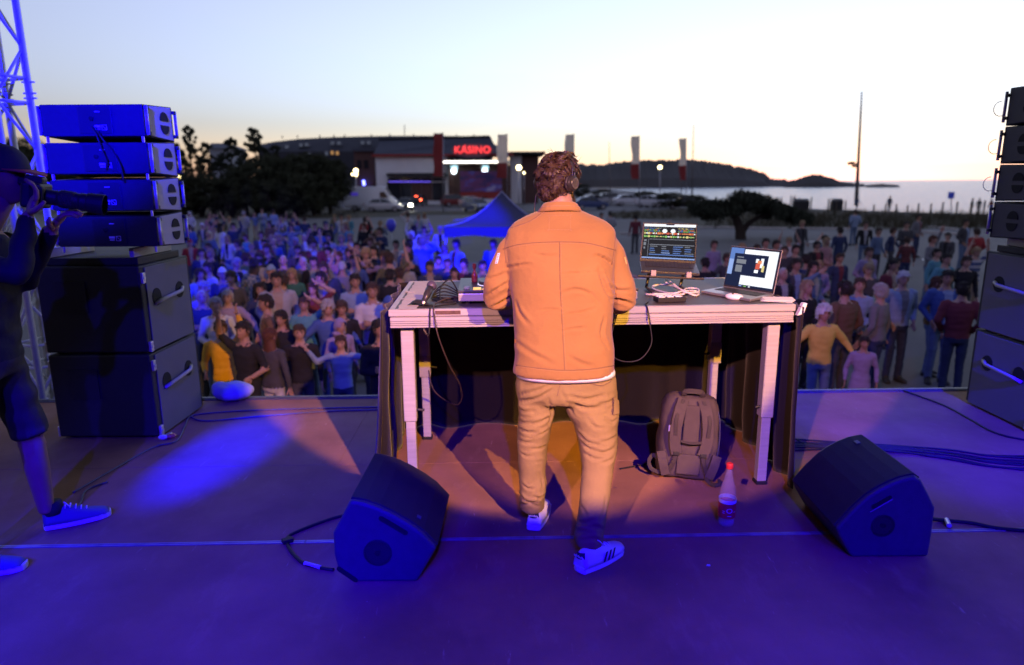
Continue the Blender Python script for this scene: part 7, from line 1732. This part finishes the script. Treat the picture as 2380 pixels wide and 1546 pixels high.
# lit blue round the tent
cb = 'people lit blue beside the tent'
for i, (X, Y, h, pr, top, hair, hc, lab, yw) in enumerate([
    (1145, 470, 1.78, 7, 'white', 'short', 'dark', 'man in white sweater lit blue left of the tent', .2), (1175, 362, 1.7, 3, 'white', 'fluffy', 'white', 'white haired person lit blue behind the white sweater', -.5),
    (1565, 285, 1.74, 0, 'white', 'short', 'grey', 'man in pale shirt lit blue beside the tent leg', .1), (1350, 105, 1.78, 1, 'white', 'long', 'blond', 'tall woman in white lit blue nearest the far cars', .5),
    (1270, 130, 1.7, 0, 'lightblue', 'short', 'blond', 'fair person lit blue left of the tall woman in white', .3), (1125, 105, 1.76, 9, 'white', 'short', 'brown', 'person in white lit blue left of the pair near the far cars', PI),
    (960, 485, 1.7, 7, 'white', 'short', 'dark', 'person in pale jacket lit blue left of the white sweater', .2), (840, 610, 1.66, 6, 'lightgrey', 'long', 'dark', 'woman in pale top filming with both hands', .1),
    (1620, 540, 1.62, 1, 'white', 'long', 'blond', 'fair woman in white lit blue in front of the tent leg', .2), (1790, 470, 1.84, 0, 'lightblue', 'short', 'dark', 'man in bright blue under the tent corner', -.8),
    (1400, 390, 1.62, 8, 'lightblue', 'bun', 'blond', 'woman with a bun lit blue right of the white sweater', .3), (1420, 770, 1.68, 0, 'navy', 'short', 'dark', 'young man with short dark hair lit blue left of the controller', .2),
    (1540, 700, 1.6, 2, 'navy', 'short', 'dark', 'boy with dark hair between the two young men near the controller', .1), (1660, 735, 1.62, 3, 'navy', 'short', 'brown', 'brown haired boy lit blue behind the controller', .1),
    (1755, 855, 1.62, 0, 'black', 'short', 'dark', 'person with dark hair directly left of the controller', .1), (1890, 730, 1.72, 0, 'black', 'short', 'dark', 'dark haired person behind the controller display', -.6),
    (1150, 660, 1.62, 1, 'black', 'bun', 'dark', 'dark haired person with a top knot seen from behind', PI), (1080, 740, 1.64, 3, 'lightgrey', 'long', 'blond', 'fair woman left of the top knot', .5),
    (2140, 760, 1.66, 7, 'lightblue', 'short', 'dark', 'person in bright blue behind the left sleeve of the man', .2), (2290, 470, 1.80, 7, 'blue', 'short', 'dark', 'broad person in blue under the tent beside the man', -.4),
    (660, 560, 1.78, 7, 'navy', 'short', 'dark', 'tall man in dark navy right of the salmon pink top', .1), (430, 510, 1.74, 2, 'charcoal', 'short', 'dark', 'dark haired man above the mid blue shirt', .1),
    (540, 170, 1.72, 0, 'red', 'short', 'dark', 'person in red jacket in the far crowd', PI), (220, 130, 1.76, 0, 'white', 'short', 'dark', 'person in white shirt at the far left of the verge', .2),
    (340, 390, 1.7, 1, 'white', 'long', 'blond', 'woman in white top left of the red jacket', .1), (690, 340, 1.66, 3, 'white', 'long', 'blond', 'woman in pale cardigan right of the red jacket', .5),
    (880, 880, 1.7, 7, 'black', 'short', 'dark', 'dark figure in black left of the tape on the table', PI), (1010, 860, 1.66, 0, 'brown', 'short', 'brown', 'person in brown below the top knot', PI)]):
    P(*C_(X, Y), h, pr, top, ('navy', 'denim', 'charcoal')[i % 3], hair, hc, lab, yw, i % 2, group=cb)
# balloon held in the blue crowd
bp_ = oy(909, 523, 24.0); bl = thing('balloon', 'round blue balloon above the blue lit crowd', 'balloon', bp_)
MB().lathe([(.001, -.26), (.03, -.25), (.12, -.17), (.17, -.05), (.175, .05), (.14, .15), (.07, .20), (.001, .215)], bp_, n=18).build('skin', M('balloon_blue', (.06, .06, .55), .3, var=.02), bl, smooth=True)
MB().tube([bp_ + V((0, 0, -.26)), bp_ + V((.05, 0, -.7)), bp_ + V((.0, 0, -1.2))], .006, 4).build('string', whitelabel, bl)
# back row, left
for i, (X, Y, h, pr, top, hair, hc, lab, yw) in enumerate([
    (195, 95, 1.7, 1, 'white', 'long', 'white', 'person in white at the far left of the back row', .2), (470, 125, 1.72, 1, 'pink', 'long', 'auburn', 'woman in pale pink on the back row', .4), (735, 160, 1.74, 0, 'olive', 'short', 'blond', 'person in olive with a white panel behind on the back row', .1),
    (930, 85, 1.8, 7, 'lightgrey', 'short', 'grey', 'tall person in pale grey on the back row', PI), (1180, 50, 1.78, 0, 'lightblue', 'short', 'brown', 'man in pale blue shirt on the back row', .3), (1335, 65, 1.74, 1, 'lightblue', 'short', 'brown', 'person in pale blue right of the man on the back row', PI),
    (1440, 140, 1.78, 7, 'lightgrey', 'short', 'brown', 'person in light grey jacket at the right of the back row', PI), (1615, 140, 1.7, 0, 'maroon', 'short', 'blond', 'fair haired person in maroon right of the light grey jacket', .2),
    (190, 270, 1.66, 7, 'blue', 'short', 'brown', 'person in bright blue jacket beside the lowest left loudspeaker', PI), (200, 470, 1.6, 0, 'red', 'cap', 'red', 'child in red cap beside the left stack', .5), (370, 250, 1.6, 0, 'charcoal', 'fluffy', 'white', 'white haired person between the pink woman and the bright blue jacket', .2),
    (2040, 220, 1.74, 7, 'black', 'short', 'dark', 'heavy dark figure left of the white shirt on the verge', PI), (1900, 250, 1.7, 0, 'charcoal', 'short', 'brown', 'dark figure left of the heavy dark figure', .2),
    (1170, 360, 1.74, 7, 'charcoal', 'short', 'brown', 'broad dark person in the middle of the left crowd', .2), (1310, 405, 1.66, 1, 'navy', 'short', 'blond', 'fair haired person right of the broad dark person', .4), (1420, 415, 1.66, 3, 'navy', 'short', 'blond', 'second fair haired person right of the broad dark person', -.6), (1210, 470, 1.72, 2, 'maroon', 'short', 'brown', 'person in maroon in front of the two fair heads', .1),
    (850, 475, 1.72, 7, 'navy', 'short', 'brown', 'man in navy walking left of the broad dark person', -.9), (1665, 555, 1.72, 0, 'charcoal', 'short', 'brown', 'man in charcoal above the lilac top', .3), (1890, 480, 1.74, 7, 'maroon', 'short', 'brown', 'broad person in maroon above the navy jacket', .2), (2060, 500, 1.66, 3, 'white', 'long', 'dark', 'person with pale scarf right of the broad maroon person', .1),
    (480, 600, 1.7, 0, 'black', 'short', 'blond', 'fair haired man carrying a pale bag near the left stack', -.4), (350, 600, 1.62, 10, 'navy', 'short', 'brown', 'person walking beside the man with the pale bag', .8), (1640, 440, 1.7, 1, 'grey', 'long', 'grey', 'person with long grey hair above the man in charcoal', .2)]):
    P(*B(X, Y), h, pr, top, ('charcoal', 'denim', 'black')[i % 3], hair, hc, lab, yw, i % 2, group='people at the back of the square')
# right of the table
rg_ = 'people right of the table'
P(*D_(545, 493), 1.60, 8, 'yellow', 'denim', 'curly', 'white', 'white haired woman in yellow top with arms out right of the table', -.1, 2, group=rg_)
P(*D_(392, 272), 1.70, 3, 'black', 'black', 'long', 'blond', 'blonde woman in black behind the woman in yellow', .3, 0, group=rg_)
P(*D_(742, 280), 1.80, 7, 'brown', 'charcoal', 'short', 'dark', 'man in brown jacket turned away beside the woman in yellow', PI + .3, 0, group=rg_)
P(*D_(865, 250), 1.72, 3, 'lightblue', 'charcoal', 'short', 'brown', 'person in pale blue between the brown jacket and the grey waistcoat', -.4, 0, group=rg_)
P(*D_(1058, 308), 1.70, 1, 'grey', 'navy', 'fluffy', 'grey', 'grey haired woman in grey waistcoat turned away', PI + .5, 0, group=rg_)
P(*D_(1246, 192), 1.78, 7, 'lightblue', 'navy', 'short', 'white', 'white haired man in light blue jacket on the right', -.1, 0, group=rg_)
P(*D_(905, 770), 1.22, 13, 'lilac', 'lilac', 'short', 'dark', 'child in lilac dress at the stage edge on the right', -.5, 1, group=rg_)
P(*D_(1640, 185), 1.80, 7, 'blue', 'denim', 'short', 'dark', 'man in long blue jacket near the right stack', -.3, 1, group=rg_)
P(*D_(1780, 288), 1.72, 7, 'maroon', 'navy', 'short', 'dark', 'person in maroon jacket beside the long blue jacket', PI - .6, 0, group=rg_)
P(*D_(1545, 240), 1.64, 3, 'brown', 'denim', 'long', 'auburn', 'woman with auburn hair left of the long blue jacket', .8, 0, group=rg_)
P(*D_(940, 128), 1.66, 1, 'charcoal', 'black', 'fluffy', 'blond', 'blonde person in charcoal behind the pale blue one', -.2, 0, group=rg_)
P(*D_(1150, 88), 1.70, 0, 'maroon', 'charcoal', 'short', 'dark', 'person in maroon behind the light blue jacket', .2, 1, group=rg_)
P(*D_(1625, 35), 1.74, 7, 'teal', 'denim', 'short', 'dark', 'person in teal behind the long blue jacket', .2, 0, group=rg_)
P(*D_(1805, 60), 1.70, 0, 'black', 'charcoal', 'short', 'brown', 'dark person next to the right subwoofer', -.3, 0, group=rg_)
P(*D_(180, 158), 1.72, 0, 'black', 'black', 'fringe', 'grey', 'balding man just right of the open laptop', .2, 0, group=rg_)
P(*D_(300, 80), 1.74, 0, 'charcoal', 'black', 'short', 'dark', 'dark figure above the open laptop', .1, 1, group=rg_)
P(*D_(400, 40), 1.74, 7, 'navy', 'navy', 'short', 'dark', 'broad figure in navy behind the blonde woman in black', PI, 1, group=rg_)
P(*D_(500, 95), 1.60, 3, 'lilac', 'denim', 'long', 'blond', 'fair woman in lilac right of the broad navy figure', -.3, 0, group=rg_)
for i, (X, Y, h, pr, top, hair, hc, lab, yw) in enumerate([
    (330, 1098, 1.72, 0, 'charcoal', 'short', 'blond', 'fair person in charcoal standing before the kerb', .2), (530, 1238, 1.66, 3, 'pink', 'long', 'blond', 'blonde woman in dusty pink on the right of the square', .3), (645, 1155, 1.7, 0, 'navy', 'short', 'dark', 'person in navy right of the blonde in dusty pink', PI), (1080, 1158, 1.62, 10, 'navy', 'fluffy', 'brown', 'person in navy walking near the kerb', .6),
    (1190, 1108, 1.76, 2, 'charcoal', 'short', 'dark', 'man in charcoal right of the walker', -.2), (1290, 1048, 1.78, 7, 'grey', 'short', 'dark', 'broad man in grey before the bank', .4), (1535, 1200, 1.6, 10, 'charcoal', 'short', 'dark', 'person bending forward near the pale marking', -1.2), (1680, 1090, 1.80, 7, 'charcoal', 'short', 'dark', 'tall dark man near the right stack', .3),
    (1775, 1165, 1.7, 7, 'red', 'short', 'brown', 'person in red jacket beside the tall dark man', PI), (880, 1320, 1.72, 7, 'lilac', 'short', 'brown', 'broad person in violet in the right crowd', .2), (770, 1008, 1.76, 7, 'lightblue', 'short', 'brown', 'man in pale blue on the bank below the floodlight mast', PI), (640, 1370, 1.62, 0, 'navy', 'short', 'brown', 'person in navy left of the broad violet person', .1),
    (275, 1300, 1.7, 1, 'charcoal', 'short', 'dark', 'dark person above the broad navy figure', .2), (115, 1262, 1.72, 0, 'black', 'short', 'dark', 'dark person right of the leaning tree trunk', .2), (185, 1312, 1.66, 3, 'charcoal', 'short', 'brown', 'person in charcoal above the laptop corner', -.4), (960, 1160, 1.7, 1, 'denim', 'short', 'brown', 'person in denim blue left of the walker', .3), (855, 1110, 1.72, 0, 'black', 'short', 'brown', 'person in black behind the denim blue one', -.3), (450, 1270, 1.64, 0, 'black', 'short', 'dark', 'dark person left of the blonde in dusty pink', .2), (1440, 1330, 1.66, 1, 'teal', 'short', 'dark', 'person in teal right of the pale marking', .3), (1100, 1410, 1.6, 3, 'maroon', 'long', 'dark', 'woman in maroon with long dark hair right of the violet person', .2)]):
    P(*E_(X, Y), h, pr, top, ('charcoal', 'denim', 'navy')[i % 3], hair, hc, lab, yw, i % 2, group='people on the right of the square')
for i, (x, y, h, pr, top, hair, hc, lab, yw) in enumerate([
    (1398, 495, 1.74, 0, 'white', 'short', 'dark', 'person lit blue right of the shoulder of the man', .2), (1418, 492, 1.78, 7, 'lightgrey', 'short', 'dark', 'second person lit blue right of the shoulder of the man', PI), (1556, 512, 1.78, 7, 'maroon', 'fringe', 'grey', 'grey haired man in maroon above the raised laptop', .2), (1478, 500, 1.72, 0, 'maroon', 'short', 'dark', 'person in maroon left of the raised laptop', PI),
    (1660, 560, 1.66, 1, 'lilac', 'short', 'brown', 'person in lilac right of the raised laptop', .3), (1690, 590, 1.6, 8, 'charcoal', 'fluffy', 'brown', 'brown haired person between the laptops', .2), (1725, 566, 1.66, 0, 'denim', 'short', 'blond', 'fair person in denim above the open laptop', .1), (1640, 600, 1.66, 2, 'black', 'short', 'dark', 'dark person right behind the raised laptop', PI), (1455, 640, 1.6, 9, 'blue', 'long', 'blond', 'person in blue with an arm raised left of the raised laptop', .2), (1440, 615, 1.6, 11, 'lightblue', 'short', 'blond', 'fair child lit blue behind the right sleeve of the man', .3), (1780, 555, 1.74, 7, 'charcoal', 'short', 'dark', 'dark man above the right corner of the open laptop', .2), (1760, 590, 1.62, 3, 'navy', 'fluffy', 'grey', 'grey haired person beside the open laptop screen', .1)]):
    P(x, y, h, pr, top, ('charcoal', 'denim', 'navy')[i % 3], hair, hc, lab, yw, i % 2, group='people behind the laptops')
# strollers on the sea front
for i, (x, yf, yt, pr, top, lab) in enumerate([(2065, 494, 456, 0, 'navy', 'stroller standing right of the floodlight mast on the sea front'), (2256, 500, 467, 7, 'charcoal', 'first of the pair of strollers at the sea front near the right stack'), (2272, 500, 469, 0, 'charcoal', 'second of the pair of strollers at the sea front near the right stack'), (2300, 501, 472, 1, 'maroon', 'stroller in dark red nearest the right stack'), (1710, 476, 452, 0, 'charcoal', 'stroller on the shore left of the leaning tree'), (1845, 486, 462, 1, 'navy', 'stroller beside the dark skip'), (2010 - 20, 492, 458, 10, 'denim', 'stroller walking beside the floodlight mast')]):
    p = oz(x, yf, GZ); h = min(1.85, max(1.5, (oy(x, yt, p.y).z - GZ)))
    add_person(p.x, p.y, i * 1.1, pr, h, mats_of(i % 2, top, 'charcoal'), 'short', HAIRM['dark'], lab, 'strollers on the sea front')
# the rest of the crowd, row by row
fr_ = random.Random(77); tops = ['black', 'navy', 'charcoal', 'navy', 'denim', 'grey', 'denim', 'lilac', 'brown', 'black', 'blue', 'lightgrey', 'olive', 'white', 'pink', 'teal', 'striped', 'checked', 'plaid', 'banded']
hrs = [('short', 'blond'), ('short', 'auburn'), ('fringe', 'grey'), ('curly', 'brown'), ('short', 'dark'), ('short', 'brown'), ('long', 'brown'), ('fluffy', 'blond'), ('short', 'grey'), ('long', 'dark'), ('fluffy', 'brown'), ('long', 'blond'), ('bun', 'dark'), ('cap', 'navy')]
rows = [('rear row of the far left crowd', 7, 500, 445, 860), ('second row from the rear of the left crowd', 10, 512, 470, 880), ('third row from the rear of the left crowd', 11, 527, 450, 1010), ('fourth row from the rear of the left crowd', 11, 543, 470, 1020), ('fifth row from the rear of the left crowd', 11, 560, 480, 1020), ('sixth row from the rear of the left crowd', 10, 580, 520, 1010), ('seventh row from the rear of the left crowd', 9, 604, 560, 990), ('eighth row from the rear of the left crowd', 7, 632, 600, 960), ('far row right of the table', 4, 545, 1830, 2250), ('middle row right of the table', 3, 575, 1640, 2250), ('near row right of the table', 3, 612, 1850, 2250)]
for rn, n, y, x0, x1 in rows:
    k = 0
    for i in range(n):
        x = x0 + (x1 - x0) * (i + fr_.uniform(-.2, 1.2)) / n; yy = y + fr_.uniform(-9, 9); h = fr_.uniform(1.52, 1.86); p = head_place(x, yy, h)
        if any((p.x - a) ** 2 + (p.y - b) ** 2 < .34 ** 2 for a, b in used) or p.y < 5.7: continue
        if abs(p.x - tc.x) < hw + .1 and abs(p.y - TD - .3) < hw + .1: continue
        top = fr_.choice(tops); hr, hcn = fr_.choice(hrs); pr = fr_.choice((0, 1, 2, 3, 7, 8, 10, 12, 4, 5, 9, 13, 14, 15, 15, 16, 6, 11))
        back = fr_.random() < .22
        word = {'cap': 'navy cap', 'bun': hcn + ' hair in a bun'}.get(hr, ('long ' if hr == 'long' else '') + hcn + ' hair')
        P(x, yy, h, pr, top, fr_.choice(('denim', 'charcoal', 'black', 'navy', 'beige')), hr, hcn, 'person in %s with %s' % (top, word), (PI if back else 0) + fr_.uniform(-.6, .6), fr_.choice((0, 0, 1, 2)), fr_.choice(('black', 'white', 'brown')), 'people in the crowd')['rank'] = 1
        k += 1
# single each of them out: by counting the people in the same colour from the left
ones = ['first', 'second', 'third', 'fourth', 'fifth', 'sixth', 'seventh', 'eighth', 'ninth', 'tenth', 'eleventh', 'twelfth', 'thirteenth', 'fourteenth', 'fifteenth', 'sixteenth', 'seventeenth', 'eighteenth', 'nineteenth', 'twentieth'] + ['twenty-' + w for w in ('first', 'second', 'third', 'fourth', 'fifth', 'sixth', 'seventh', 'eighth', 'ninth')] + ['thirtieth'] + ['thirty-' + w for w in ('first', 'second', 'third', 'fourth', 'fifth', 'sixth', 'seventh', 'eighth', 'ninth')]
names = dict(lightblue='light blue', lightgrey='light grey')
for colour in CLOTHC:
    same = sorted((e for e in everyone if e[0] == colour), key=lambda e: e[1])
    for k, (c_, x_, o) in enumerate(same):
        if 'rank' in o:
            del o['rank']; cn = names.get(colour, colour)
            o['label'] = o['label'].replace(colour, cn) + ', %s %s top from the left' % (ones[k], cn)
